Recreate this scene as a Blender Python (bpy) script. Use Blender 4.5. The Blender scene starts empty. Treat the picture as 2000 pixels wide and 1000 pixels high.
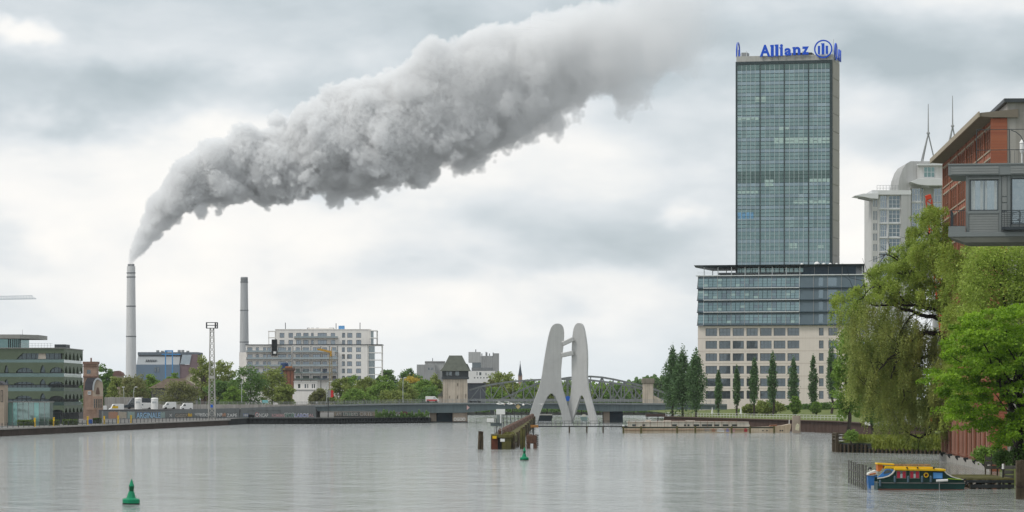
import bpy, bmesh, math, random
import numpy as np
from mathutils import Vector, Matrix

random.seed(7)
SC = bpy.context.scene
COL = SC.collection

# ------------------------------------------------------------------ camera, world, sun
F, HOR, CAMH = 6800.0, 774.0, 8.0          # focal length in photo pixels, horizon row, eye height above water
cam_d = bpy.data.cameras.new('camera')
cam_d.sensor_width = 36.0
cam_d.lens = 36.0 * F / 2000.0
cam_d.shift_y = (HOR - 500.0) / 2000.0
cam_d.clip_start = 1.0
cam_d.clip_end = 30000.0
cam = bpy.data.objects.new('camera', cam_d)
COL.objects.link(cam)
cam.location = (0, 0, CAMH)
cam.rotation_euler = (math.radians(90), 0, 0)
SC.camera = cam

vs = SC.view_settings
vs.view_transform = 'Standard'
vs.look = 'None'
vs.gamma = 1.0
vs.exposure = 0.1
vs.use_curve_mapping = False
cy = SC.cycles
cy.use_denoising = True
cy.volume_bounces = 8
cy.max_bounces = 16
cy.transparent_max_bounces = 24
cy.volume_step_rate = 3.0
cy.volume_max_steps = 512
cy.use_adaptive_sampling = False

SUN_AZ, SUN_EL = math.radians(-112), math.radians(50)     # clockwise from +Y (the way the camera looks): left, a little behind
wld = bpy.data.worlds.new('World')
SC.world = wld
wld.use_nodes = True
wld.cycles.sampling_method = 'AUTOMATIC'


def build_world():
    nt = wld.node_tree
    nt.nodes.clear()
    N, L = nt.nodes, nt.links
    out = N.new('ShaderNodeOutputWorld')
    tc = N.new('ShaderNodeTexCoord')
    sky = N.new('ShaderNodeTexSky')
    sky.sky_type = 'NISHITA'
    sky.sun_disc = False
    sky.sun_elevation = SUN_EL
    sky.sun_rotation = SUN_AZ
    bsky = N.new('ShaderNodeBackground')
    bsky.inputs['Strength'].default_value = 0.08
    L.new(sky.outputs[0], bsky.inputs['Color'])
    d = tc.outputs['Generated']

    def math_(op, a, b=None, c=None):
        n = N.new('ShaderNodeMath')
        n.operation = op
        for i, v in enumerate((a, b, c)):
            if v is None:
                continue
            if isinstance(v, (int, float)):
                n.inputs[i].default_value = v
            else:
                L.new(v, n.inputs[i])
        return n.outputs[0]

    def noise(scale, stretch, detail, rough, off=(0, 0, 0), dist=0.0, src=None):
        m = N.new('ShaderNodeMapping')
        m.inputs['Scale'].default_value = stretch
        m.inputs['Location'].default_value = off
        L.new(src or d, m.inputs['Vector'])
        n = N.new('ShaderNodeTexNoise')
        n.inputs['Scale'].default_value = scale
        n.inputs['Detail'].default_value = detail
        n.inputs['Roughness'].default_value = rough
        n.inputs['Distortion'].default_value = dist
        L.new(m.outputs[0], n.inputs['Vector'])
        return n

    # warped direction so that cloud edges are ragged
    wn = noise(22, (1, 1, 1.7), 4, 0.55, (3.1, 0, 1.2))
    sub = N.new('ShaderNodeVectorMath')
    sub.operation = 'MULTIPLY_ADD'
    L.new(wn.outputs['Color'], sub.inputs[0])
    sub.inputs[1].default_value = (0.05, 0.0, 0.034)
    sub.inputs[2].default_value = (-0.025, 0.0, -0.017)
    add = N.new('ShaderNodeVectorMath')
    add.operation = 'ADD'
    L.new(sub.outputs[0], add.inputs[0])
    L.new(d, add.inputs[1])
    dw = add.outputs[0]

    n1 = noise(9, (1, 1, 2.6), 6, 0.50, (0.7, 0.2, 0.35), 0.3)
    n2 = noise(26, (1, 1, 2.2), 5, 0.5, (1.3, 0.9, 0.2), 0.2)
    v = math_('MULTIPLY_ADD', n1.outputs['Fac'], 1.25, -0.135)
    v = math_('MULTIPLY_ADD', n2.outputs['Fac'], 0.50, math_('SUBTRACT', v, 0.245))

    # the large cloud masses of the sky: (photo px, py, half width, half height, amount)
    for px, py, hw, hh, a in SKY_MASSES:
        m = N.new('ShaderNodeMapping')
        c = ((px - 1000) / F, (HOR - py) / F)
        sx, sz = F / hw, F / hh
        m.inputs['Scale'].default_value = (sx, 2.0, sz)
        m.inputs['Location'].default_value = (-c[0] * sx, -2.0, -c[1] * sz)
        L.new(dw, m.inputs['Vector'])
        ln = N.new('ShaderNodeVectorMath')
        ln.operation = 'LENGTH'
        L.new(m.outputs[0], ln.inputs[0])
        mr = N.new('ShaderNodeMapRange')
        mr.interpolation_type = 'SMOOTHERSTEP'
        mr.inputs[1].default_value = 1.5
        mr.inputs[2].default_value = 0.1
        mr.inputs[3].default_value = 0.0
        mr.inputs[4].default_value = a
        L.new(ln.outputs['Value'], mr.inputs[0])
        v = math_('ADD', v, mr.outputs[0])

    ramp = N.new('ShaderNodeValToRGB')
    e = ramp.color_ramp.elements
    e[0].position = 0.12
    e[0].color = (0.41, 0.475, 0.51, 1)
    e[1].position = 0.92
    e[1].color = (1.0, 0.968, 0.92, 1)
    for p, c in ((0.32, (0.555, 0.612, 0.648, 1)), (0.50, (0.715, 0.75, 0.775, 1)), (0.70, (0.89, 0.885, 0.868, 1))):
        x = e.new(p)
        x.color = c
    L.new(v, ramp.inputs[0])
    # haze of the low air: a bluish pale tone towards the horizon
    sep = N.new('ShaderNodeSeparateXYZ')
    L.new(d, sep.inputs[0])
    hz = N.new('ShaderNodeMapRange')
    hz.interpolation_type = 'SMOOTHSTEP'
    hz.inputs[1].default_value = 0.034
    hz.inputs[2].default_value = -0.004
    hz.inputs[3].default_value = 0.0
    hz.inputs[4].default_value = 0.7
    L.new(sep.outputs[2], hz.inputs[0])
    mx = N.new('ShaderNodeMixRGB')
    L.new(hz.outputs[0], mx.inputs[0])
    L.new(ramp.outputs[0], mx.inputs[1])
    mx.inputs[2].default_value = (0.76, 0.82, 0.855, 1)
    bcl = N.new('ShaderNodeBackground')
    L.new(mx.outputs[0], bcl.inputs['Color'])
    bcl.inputs['Strength'].default_value = 1.06
    mix = N.new('ShaderNodeMixShader')
    mix.inputs[0].default_value = 0.94
    L.new(bsky.outputs[0], mix.inputs[1])
    L.new(bcl.outputs[0], mix.inputs[2])
    L.new(mix.outputs[0], out.inputs['Surface'])


SKY_MASSES = [
    (250, 190, 520, 75, -0.30), (40, 78, 60, 30, 0.30), (0, 20, 220, 45, -0.10),
    (180, 360, 330, 95, 0.26), (650, 450, 360, 80, 0.24), (130, 450, 120, 60, 0.14), (1200, 480, 330, 50, -0.05),
    (1050, 600, 420, 60, 0.20), (420, 440, 620, 110, 0.08), (1250, 60, 420, 110, -0.28), (1830, 95, 330, 90, -0.27), (1150, 330, 190, 70, 0.14), (1370, 430, 60, 35, 0.20),
    (1660, 420, 140, 130, 0.32), (1380, 250, 140, 90, 0.06), (800, 40, 260, 60, 0.05), (700, 560, 420, 60, 0.12), (1180, 120, 160, 80, -0.12),
]
build_world()

sun_d = bpy.data.lights.new('sun', 'SUN')
sun_d.energy = 1.5
sun_d.angle = math.radians(14)
sun_d.color = (1.0, 0.96, 0.9)
sun = bpy.data.objects.new('sun', sun_d)
COL.objects.link(sun)
sun.location = (-100, 100, 300)
_sd = Vector((math.sin(SUN_AZ) * math.cos(SUN_EL), math.cos(SUN_AZ) * math.cos(SUN_EL), math.sin(SUN_EL)))
sun.rotation_euler = _sd.to_track_quat('Z', 'Y').to_euler()

# ------------------------------------------------------------------ helpers


def X(px, Y):
    return (px - 1000.0) * Y / F


def Z(py, Y):
    return CAMH + (HOR - py) * Y / F


def P(px, py, Y):
    return Vector((X(px, Y), Y, Z(py, Y)))


def tag(o, label=None, cat=None, group=None, kind=None):
    if label:
        o['label'] = label
    if cat:
        o['category'] = cat
    if group:
        o['group'] = group
    if kind:
        o['kind'] = kind
    return o


def link(o, parent=None):
    COL.objects.link(o)
    if parent is not None:
        o.parent = parent
    return o


def thing(name, label, cat, loc=(0, 0, 0), rz=0.0, group=None):
    o = bpy.data.objects.new(name, None)
    o.empty_display_size = 0.5
    link(o)
    o.location = loc
    o.rotation_euler = (0, 0, rz)
    return tag(o, label, cat, group)


def inst(name, mesh, parent=None, loc=(0, 0, 0), rot=(0, 0, 0), scale=(1, 1, 1)):
    o = bpy.data.objects.new(name, mesh)
    link(o, parent)
    o.location = loc
    o.rotation_euler = rot
    o.scale = scale
    return o


def copy_tree(o, parent=None):
    c = o.copy()
    link(c)
    c.parent = parent
    for ch in list(o.children):
        copy_tree(ch, c)
    return c


class MB:
    """collects shapes for one mesh"""

    def __init__(self):
        self.v, self.f, self.m = [], [], []

    def add(self, vs_, fs, mi=0):
        n = len(self.v)
        self.v.extend([tuple(p) for p in vs_])
        self.f.extend([tuple(i + n for i in f) for f in fs])
        self.m.extend([mi] * len(fs))
        return self

    def box(self, x0, x1, y0, y1, z0, z1, mi=0):
        vs_ = [(x0, y0, z0), (x1, y0, z0), (x1, y1, z0), (x0, y1, z0), (x0, y0, z1), (x1, y0, z1), (x1, y1, z1), (x0, y1, z1)]
        fs = [(0, 3, 2, 1), (4, 5, 6, 7), (0, 1, 5, 4), (1, 2, 6, 5), (2, 3, 7, 6), (3, 0, 4, 7)]
        return self.add(vs_, fs, mi)

    def tube(self, p0, p1, r0, r1=None, n=6, mi=0, caps=True):
        p0, p1 = Vector(p0), Vector(p1)
        r1 = r0 if r1 is None else r1
        d = (p1 - p0)
        if d.length < 1e-6:
            return self
        d.normalize()
        a = d.orthogonal().normalized()
        b = d.cross(a)
        vs_ = []
        for k in range(n):
            t = 2 * math.pi * k / n
            o = a * math.cos(t) + b * math.sin(t)
            vs_.append(p0 + o * r0)
        for k in range(n):
            t = 2 * math.pi * k / n
            o = a * math.cos(t) + b * math.sin(t)
            vs_.append(p1 + o * r1)
        fs = [(k, (k + 1) % n, n + (k + 1) % n, n + k) for k in range(n)]
        if caps:
            fs += [tuple(range(n - 1, -1, -1)), tuple(range(n, 2 * n))]
        return self.add(vs_, fs, mi)

    def bar(self, p0, p1, w, h, mi=0, up=(0, 0, 1)):
        """rectangular bar, w across, h along up"""
        p0, p1 = Vector(p0), Vector(p1)
        d = (p1 - p0).normalized()
        u = Vector(up)
        s = d.cross(u)
        if s.length < 1e-4:
            s = d.orthogonal()
        s.normalize()
        u = s.cross(d).normalized()
        vs_ = []
        for p in (p0, p1):
            for a, b in ((-1, -1), (1, -1), (1, 1), (-1, 1)):
                vs_.append(p + s * (a * w / 2) + u * (b * h / 2))
        fs = [(0, 1, 2, 3), (7, 6, 5, 4), (0, 4, 5, 1), (1, 5, 6, 2), (2, 6, 7, 3), (3, 7, 4, 0)]
        return self.add(vs_, fs, mi)

    def lathe(self, prof, n=16, c=(0, 0, 0), mi=0):
        vs_, fs = [], []
        for r, z in prof:
            for k in range(n):
                t = 2 * math.pi * k / n
                vs_.append((c[0] + r * math.cos(t), c[1] + r * math.sin(t), c[2] + z))
        for i in range(len(prof) - 1):
            for k in range(n):
                fs.append((i * n + k, i * n + (k + 1) % n, (i + 1) * n + (k + 1) % n, (i + 1) * n + k))
        fs.append(tuple(range(n - 1, -1, -1)))
        fs.append(tuple(range((len(prof) - 1) * n, len(prof) * n)))
        return self.add(vs_, fs, mi)

    def prism(self, poly, y0, y1, mi=0):
        """polygon in the XZ plane extruded from y0 to y1"""
        n = len(poly)
        vs_ = [(x, y0, z) for x, z in poly] + [(x, y1, z) for x, z in poly]
        fs = [tuple(range(n)), tuple(range(2 * n - 1, n - 1, -1))]
        fs += [(k, n + k, n + (k + 1) % n, (k + 1) % n) for k in range(n)]
        return self.add(vs_, fs, mi)

    def prism_z(self, poly, z0, z1, mi=0):
        n = len(poly)
        vs_ = [(x, y, z0) for x, y in poly] + [(x, y, z1) for x, y in poly]
        fs = [tuple(range(n - 1, -1, -1)), tuple(range(n, 2 * n))]
        fs += [(k, (k + 1) % n, n + (k + 1) % n, n + k) for k in range(n)]
        return self.add(vs_, fs, mi)

    def prism_x(self, poly, x0, x1, mi=0):
        """polygon in the YZ plane extruded along x"""
        n = len(poly)
        vs_ = [(x0, y, z) for y, z in poly] + [(x1, y, z) for y, z in poly]
        fs = [tuple(range(n)), tuple(range(2 * n - 1, n - 1, -1))]
        fs += [(k, n + k, n + (k + 1) % n, (k + 1) % n) for k in range(n)]
        return self.add(vs_, fs, mi)

    def mesh(self, name, mats=(), smooth=False, bevel=0.0):
        me = bpy.data.meshes.new(name)
        me.from_pydata(self.v, [], self.f)
        if not isinstance(mats, (list, tuple)):
            mats = [mats]
        for m in mats:
            me.materials.append(m)
        me.polygons.foreach_set('material_index', self.m)
        bm = bmesh.new()
        bm.from_mesh(me)
        big = [f for f in bm.faces if len(f.verts) > 4]
        if big:
            bmesh.ops.triangulate(bm, faces=big)
        bmesh.ops.recalc_face_normals(bm, faces=bm.faces)
        if bevel > 0:
            bmesh.ops.bevel(bm, geom=list(bm.edges), offset=bevel, segments=1, affect='EDGES')
        bm.to_mesh(me)
        bm.free()
        if smooth:
            me.polygons.foreach_set('use_smooth', [True] * len(me.polygons))
        me.update()
        return me

    def build(self, name, mats, parent=None, smooth=False, bevel=0.0, loc=(0, 0, 0), rot=(0, 0, 0)):
        return inst(name, self.mesh(name, mats, smooth, bevel), parent, loc, rot)


def box_obj(name, b, mat, parent=None, bevel=0.0):
    return MB().box(*b).build(name, mat, parent, bevel=bevel)


_M = {}


def mat(name, color, rough=0.7, metal=0.0, var=0.12, vscale=0.6, bump=0.0, bscale=8.0, spec=0.22, streak=0.0, color2=None, coat=0.0, trans=0.0):
    """procedural surface: base colour broken up by noise, optional vertical weather streaks and relief"""
    if name in _M:
        return _M[name]
    m = bpy.data.materials.new(name)
    m.use_nodes = True
    nt = m.node_tree
    N, L = nt.nodes, nt.links
    bs = N['Principled BSDF']
    bs.inputs['Roughness'].default_value = rough
    bs.inputs['Metallic'].default_value = metal
    bs.inputs['Specular IOR Level'].default_value = spec
    bs.inputs['Coat Weight'].default_value = coat
    tc = N.new('ShaderNodeTexCoord')
    n = N.new('ShaderNodeTexNoise')
    n.inputs['Scale'].default_value = vscale
    n.inputs['Detail'].default_value = 6
    n.inputs['Roughness'].default_value = 0.62
    L.new(tc.outputs['Object'], n.inputs['Vector'])
    mr = N.new('ShaderNodeMapRange')
    mr.inputs[1].default_value = 0.3
    mr.inputs[2].default_value = 0.7
    L.new(n.outputs['Fac'], mr.inputs[0])
    mx = N.new('ShaderNodeMixRGB')
    c = color
    c2 = color2 or tuple(v * (1 + var) for v in c)
    c1 = c if color2 else tuple(v * (1 - var) for v in c)
    mx.inputs[1].default_value = (*c1, 1)
    mx.inputs[2].default_value = (*c2, 1)
    L.new(mr.outputs[0], mx.inputs[0])
    col = mx.outputs[0]
    if streak > 0:
        mp = N.new('ShaderNodeMapping')
        mp.inputs['Scale'].default_value = (1.6, 1.6, 0.06)
        L.new(tc.outputs['Object'], mp.inputs['Vector'])
        n2 = N.new('ShaderNodeTexNoise')
        n2.inputs['Scale'].default_value = 1.3
        n2.inputs['Detail'].default_value = 5
        L.new(mp.outputs[0], n2.inputs['Vector'])
        m2 = N.new('ShaderNodeMapRange')
        m2.inputs[1].default_value = 0.42
        m2.inputs[2].default_value = 0.72
        m2.inputs[4].default_value = streak
        L.new(n2.outputs['Fac'], m2.inputs[0])
        mz = N.new('ShaderNodeMixRGB')
        mz.blend_type = 'MULTIPLY'
        L.new(m2.outputs[0], mz.inputs[0])
        L.new(col, mz.inputs[1])
        mz.inputs[2].default_value = (0.34, 0.31, 0.27, 1)
        col = mz.outputs[0]
    L.new(col, bs.inputs['Base Color'])
    if bump > 0:
        nb = N.new('ShaderNodeTexNoise')
        nb.inputs['Scale'].default_value = bscale
        nb.inputs['Detail'].default_value = 4
        L.new(tc.outputs['Object'], nb.inputs['Vector'])
        b = N.new('ShaderNodeBump')
        b.inputs['Strength'].default_value = bump
        b.inputs['Distance'].default_value = 0.1
        L.new(nb.outputs['Fac'], b.inputs['Height'])
        L.new(b.outputs[0], bs.inputs['Normal'])
    _M[name] = m
    return m


def glass(name, tint, refl=0.35, rough=0.04, body=None, bump=0.02, bscale=0.25):
    """window glass seen from outside in daylight: tinted mirror over a dark room, slightly wavy"""
    if name in _M:
        return _M[name]
    m = bpy.data.materials.new(name)
    m.use_nodes = True
    nt = m.node_tree
    N, L = nt.nodes, nt.links
    bs = N['Principled BSDF']
    body = body or tuple(v * 0.25 for v in tint)
    bs.inputs['Base Color'].default_value = (*body, 1)
    bs.inputs['Roughness'].default_value = 0.3
    tc = N.new('ShaderNodeTexCoord')
    nb = N.new('ShaderNodeTexNoise')
    nb.inputs['Scale'].default_value = bscale
    L.new(tc.outputs['Object'], nb.inputs['Vector'])
    b = N.new('ShaderNodeBump')
    b.inputs['Strength'].default_value = bump
    b.inputs['Distance'].default_value = 1.0
    L.new(nb.outputs['Fac'], b.inputs['Height'])
    oi = N.new('ShaderNodeObjectInfo')
    mr = N.new('ShaderNodeMapRange')
    mr.inputs[3].default_value = refl * 0.82
    mr.inputs[4].default_value = refl * 1.18
    L.new(oi.outputs['Random'], mr.inputs[0])
    gl = N.new('ShaderNodeBsdfGlossy')
    gl.inputs['Color'].default_value = (*tint, 1)
    gl.inputs['Roughness'].default_value = rough
    L.new(b.outputs[0], gl.inputs['Normal'])
    mx = N.new('ShaderNodeMixShader')
    L.new(mr.outputs[0], mx.inputs[0])
    L.new(bs.outputs[0], mx.inputs[1])
    L.new(gl.outputs[0], mx.inputs[2])
    L.new(mx.outputs[0], N['Material Output'].inputs['Surface'])
    _M[name] = m
    return m
# ------------------------------------------------------------------ foliage helpers


def leaf_mat(name, c1, c2, trans=0.35, vscale=0.35):
    """leaves: colour varies leaf by leaf and bough by bough; some light passes through"""
    if name in _M:
        return _M[name]
    m = bpy.data.materials.new(name)
    m.use_nodes = True
    nt = m.node_tree
    N, L = nt.nodes, nt.links
    bs = N['Principled BSDF']
    bs.inputs['Roughness'].default_value = 0.55
    bs.inputs['Specular IOR Level'].default_value = 0.35
    geo = N.new('ShaderNodeNewGeometry')
    tc = N.new('ShaderNodeTexCoord')
    n = N.new('ShaderNodeTexNoise')
    n.inputs['Scale'].default_value = vscale
    n.inputs['Detail'].default_value = 3
    L.new(tc.outputs['Object'], n.inputs['Vector'])
    mr = N.new('ShaderNodeMapRange')
    mr.inputs[1].default_value = 0.35
    mr.inputs[2].default_value = 0.65
    mr.inputs[4].default_value = 0.6
    L.new(n.outputs['Fac'], mr.inputs[0])
    a = N.new('ShaderNodeMath')
    a.operation = 'MULTIPLY_ADD'
    L.new(geo.outputs['Random Per Island'], a.inputs[0])
    a.inputs[1].default_value = 0.4
    L.new(mr.outputs[0], a.inputs[2])
    mx = N.new('ShaderNodeMixRGB')
    L.new(a.outputs[0], mx.inputs[0])
    mx.inputs[1].default_value = (*c1, 1)
    mx.inputs[2].default_value = (*c2, 1)
    L.new(mx.outputs[0], bs.inputs['Base Color'])
    tr = N.new('ShaderNodeBsdfTranslucent')
    L.new(mx.outputs[0], tr.inputs['Color'])
    ms = N.new('ShaderNodeMixShader')
    ms.inputs[0].default_value = trans
    L.new(bs.outputs[0], ms.inputs[1])
    L.new(tr.outputs[0], ms.inputs[2])
    L.new(ms.outputs[0], N['Material Output'].inputs['Surface'])
    _M[name] = m
    return m


BARK = mat('bark', (0.06, 0.05, 0.04), 0.9, var=0.35, vscale=2.0, bump=0.5, bscale=6)
BARK_DARK = mat('bark_dark', (0.028, 0.024, 0.02), 0.9, var=0.35, vscale=2.0, bump=0.5, bscale=6)
LEAF_DARK = leaf_mat('leaf_dark', (0.072, 0.150, 0.042), (0.195, 0.330, 0.080), 0.42)
LEAF_MID = leaf_mat('leaf_mid', (0.110, 0.205, 0.036), (0.300, 0.450, 0.085), 0.45)
LEAF_OLIVE = leaf_mat('leaf_olive', (0.150, 0.205, 0.048), (0.370, 0.430, 0.110), 0.45)
LEAF_BROWN = leaf_mat('leaf_brown', (0.155, 0.175, 0.068), (0.330, 0.335, 0.135), 0.45)
LEAF_BRIGHT = leaf_mat('leaf_bright', (0.090, 0.200, 0.010), (0.340, 0.540, 0.035), 0.42, 0.6)
LEAF_WILLOW = leaf_mat('leaf_willow', (0.150, 0.205, 0.036), (0.520, 0.580, 0.175), 0.45, 0.45)
LEAF_WILLOW_TOP = leaf_mat('leaf_willow_top', (0.170, 0.255, 0.028), (0.500, 0.620, 0.130), 0.45, 0.45)
LEAF_POPLAR = leaf_mat('leaf_poplar', (0.062, 0.130, 0.052), (0.150, 0.255, 0.095), 0.35, 0.5)


def quads_mesh(name, c, u, v, material):
    """mesh of separate quads: centres c, half axes u and v (n x 3 arrays)"""
    n = len(c)
    vv = np.empty((n, 4, 3), np.float32)
    vv[:, 0] = c - u
    vv[:, 1] = c - v
    vv[:, 2] = c + u
    vv[:, 3] = c + v
    me = bpy.data.meshes.new(name)
    me.vertices.add(4 * n)
    me.vertices.foreach_set('co', vv.ravel())
    me.loops.add(4 * n)
    me.loops.foreach_set('vertex_index', np.arange(4 * n, dtype=np.int32))
    me.polygons.add(n)
    me.polygons.foreach_set('loop_start', np.arange(0, 4 * n, 4, dtype=np.int32))
    me.polygons.foreach_set('loop_total', np.full(n, 4, np.int32))
    me.materials.append(material)
    me.update(calc_edges=True)
    me.validate()
    return me


def unit(a):
    return a / np.maximum(np.linalg.norm(a, axis=1, keepdims=True), 1e-9)


def leaves(name, c, size, rng, material, aspect=0.6, flat=0.0, down=0.0):
    n = len(c)
    u = rng.normal(size=(n, 3))
    u[:, 2] *= (1 - flat)
    u[:, 2] -= down
    u = unit(u)
    w = rng.normal(size=(n, 3))
    w[:, 2] += flat * 2
    v = unit(np.cross(u, w))
    s = size * rng.uniform(0.6, 1.3, size=(n, 1))
    return quads_mesh(name, c, u * s * 0.5, v * s * 0.5 * aspect, material)


def crown_points(rng, n, rx, ry, rz, clumps, cr, flatten=0.7, shell=0.55):
    """leaf positions gathered in clumps spread through an uneven ellipsoid"""
    d = unit(rng.normal(size=(clumps, 3)))
    rad = rng.uniform(0, 1, size=(clumps, 1)) ** (1 / 3.0) * (1 - shell) + shell * rng.uniform(0.55, 1.0, size=(clumps, 1))
    rad *= rng.uniform(0.82, 1.08, size=(clumps, 1))
    cc = d * np.minimum(rad, 1.06) * np.array([rx, ry, rz])
    taper = 1 - 0.18 * np.clip(cc[:, 2:3] / rz, 0, 1)
    cc[:, :2] *= taper
    k = rng.integers(0, clumps, n)
    r = cr * rng.uniform(0.55, 1.15, size=clumps)
    e = unit(rng.normal(size=(n, 3)))
    e *= rng.uniform(0.35, 1.0, size=(n, 1)) * r[k][:, None]
    e[:, 2] *= flatten
    return cc[k] + e, cc


def limb(mb, p0, p1, r0, r1, rng, seg=4, wob=0.06, n=5):
    p0, p1 = np.array(p0, float), np.array(p1, float)
    L_ = np.linalg.norm(p1 - p0)
    prev, pr = p0, r0
    for i in range(1, seg + 1):
        t = i / seg
        q = p0 + (p1 - p0) * t
        if i < seg:
            q = q + rng.normal(size=3) * L_ * wob
        r = r0 + (r1 - r0) * t
        mb.tube(prev, q, pr, r, n=n, caps=False)
        prev, pr = q, r
    return prev


def tree(label, base, height, width, material, seed, n=2600, leaf=0.55, crown_from=0.22, group=None, name='tree', depth=None, clumps=46, flatten=0.7, bark=None, cat='tree', columnar=False):
    rng = np.random.default_rng(seed)
    t = thing(name, label, cat, base, 0, group)
    h0 = height * crown_from
    rz = (height - h0) / 2
    rx = width / 2
    ry = (depth or width) / 2
    cr = max(0.16 * width, 0.7) if not columnar else 0.30 * width
    pts, cc = crown_points(rng, n, rx * (0.86 if not columnar else 0.66), ry * (0.86 if not columnar else 0.66), rz * 0.92, clumps, cr, 1.5 if columnar else flatten)
    pts[:, 2] += h0 + rz
    cc[:, 2] += h0 + rz
    if columnar:                                   # narrow towards the tip
        k = np.clip((pts[:, 2] - height * 0.30) / (height * 0.72), 0, 1)
        pts[:, :2] *= (1 - 0.70 * k ** 2.2)[:, None]
    inst('crown', leaves('crown', pts, leaf, rng, material, 0.7, 0.2), t)
    mb = MB()
    r0 = max(0.16, height * 0.018)
    top = limb(mb, (0, 0, -0.4), (rng.normal() * 0.3, rng.normal() * 0.3, height * 0.62), r0, r0 * 0.45, rng, 5, 0.015, 7)
    for i in range(8):
        q = cc[rng.integers(0, len(cc))]
        a = height * rng.uniform(0.22, 0.55)
        limb(mb, (0, 0, a), q * np.array([0.85, 0.85, 1.0]), r0 * 0.42, r0 * 0.12, rng, 4, 0.05, 4)
    mb.build('trunk', bark or BARK, t)
    return t
# ------------------------------------------------------------------ building helpers


class Face:
    """local frame of a facade parallel to the picture plane: photo px/py -> local metres"""

    def __init__(self, px0, Y, g):
        self.px0, self.Y, self.g, self.U = px0, Y, g, Y / F
        self.loc = (X(px0, Y), Y, g)

    def x(self, px):
        return (px - self.px0) * self.U

    def z(self, py):
        return Z(py, self.Y) - self.g

    def poly(self, pts):
        return [(self.x(a), self.z(b)) for a, b in pts]


def wall_holes(mb, x0, x1, z0, z1, holes, y0, y1, mi=0):
    """wall from x0..x1, z0..z1 and y0..y1 thick with rectangular openings (a, b, c, d) = x, x, z, z"""
    xs_ = sorted({x0, x1, *[h[0] for h in holes], *[h[1] for h in holes]})
    zs_ = sorted({z0, z1, *[h[2] for h in holes], *[h[3] for h in holes]})
    xs_ = [v for v in xs_ if x0 <= v <= x1]
    zs_ = [v for v in zs_ if z0 <= v <= z1]
    for za, zb in zip(zs_[:-1], zs_[1:]):
        run = None
        zc = (za + zb) / 2
        for xa, xb in zip(xs_[:-1], xs_[1:]):
            xc = (xa + xb) / 2
            hole = any(h[0] < xc < h[1] and h[2] < zc < h[3] for h in holes)
            if hole:
                if run is not None:
                    mb.box(run, xa, y0, y1, za, zb, mi)
                    run = None
            elif run is None:
                run = xa
        if run is not None:
            mb.box(run, x1, y0, y1, za, zb, mi)
    return mb


_W = {}


def win_mesh(w, h, nx, nz, fm, gm, fw=0.10, sill=True):
    """window unit: pane, frame, glazing bars and sill; origin at the bottom middle, facing -Y"""
    key = (round(w, 2), round(h, 2), nx, nz, fm.name, gm.name, fw)
    if key in _W:
        return _W[key]
    mb = MB()
    mb.box(-w / 2 + fw * 0.5, w / 2 - fw * 0.5, 0.04, 0.08, fw * 0.5, h - fw * 0.5, 1)
    mb.box(-w / 2, -w / 2 + fw, -0.04, 0.12, 0, h)
    mb.box(w / 2 - fw, w / 2, -0.04, 0.12, 0, h)
    mb.box(-w / 2 + fw, w / 2 - fw, -0.04, 0.12, 0, fw)
    mb.box(-w / 2 + fw, w / 2 - fw, -0.04, 0.12, h - fw, h)
    for i in range(1, nx):
        x = -w / 2 + w * i / nx
        mb.box(x - fw * 0.35, x + fw * 0.35, -0.02, 0.07, fw, h - fw)
    for i in range(1, nz):
        z = h * i / nz
        mb.box(-w / 2 + fw, w / 2 - fw, -0.01, 0.06, z - fw * 0.3, z + fw * 0.3)
    me = mb.mesh('window', [fm, gm])
    _W[key] = me
    return me


def add_window(parent, x, z, w, h, y, nx, nz, fm, gm, fw=0.10, rz=0.0):
    return inst('window', win_mesh(w, h, nx, nz, fm, gm, fw), parent, (x, y, z), (0, 0, rz))


def text_mesh(s, size, depth, material, offset=0.0, align='CENTER', name='lettering'):
    cu = bpy.data.curves.new('text', 'FONT')
    cu.body = s
    cu.size = size
    cu.extrude = depth
    cu.offset = offset
    cu.align_x = align
    cu.resolution_u = 3
    ob = bpy.data.objects.new('text', cu)
    COL.objects.link(ob)
    dg = bpy.context.evaluated_depsgraph_get()
    me = bpy.data.meshes.new_from_object(ob.evaluated_get(dg))
    me.name = name
    bpy.data.objects.remove(ob)
    bpy.data.curves.remove(cu)
    me.materials.clear()
    me.materials.append(material)
    return me


def fit_text(me, w, h):
    """scale a text mesh into a box w x h, standing in XZ with its lower left corner at the origin"""
    n = len(me.vertices)
    co = np.empty(n * 3, np.float32)
    me.vertices.foreach_get('co', co)
    co = co.reshape(-1, 3)
    mn, mx = co.min(0), co.max(0)
    x = (co[:, 0] - mn[0]) / max(mx[0] - mn[0], 1e-6) * w
    z = (co[:, 1] - mn[1]) / max(mx[1] - mn[1], 1e-6) * h
    y = -co[:, 2]
    me.vertices.foreach_set('co', np.stack([x, y, z], 1).astype(np.float32).ravel())
    me.update()
    return me


BRICK_FAR = mat('far_brick', (0.34, 0.235, 0.18), 0.85, var=0.2, vscale=0.8, bump=0.2)
SAND_STONE = mat('sand_stone', (0.40, 0.33, 0.26), 0.85, var=0.12, vscale=0.5, streak=0.25)
ROOF_DARK = mat('dark_roof', (0.075, 0.075, 0.085), 0.8, var=0.2)
GLASS_DARK = glass('dark_window_glass', (0.50, 0.58, 0.62), 0.22, body=(0.02, 0.028, 0.032))
GLASS_TEAL = glass('teal_window_glass', (0.40, 0.62, 0.60), 0.30, body=(0.03, 0.07, 0.07))
FRAME_DARK = mat('dark_window_frame', (0.05, 0.055, 0.06), 0.5)
# ------------------------------------------------------------------ water


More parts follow.
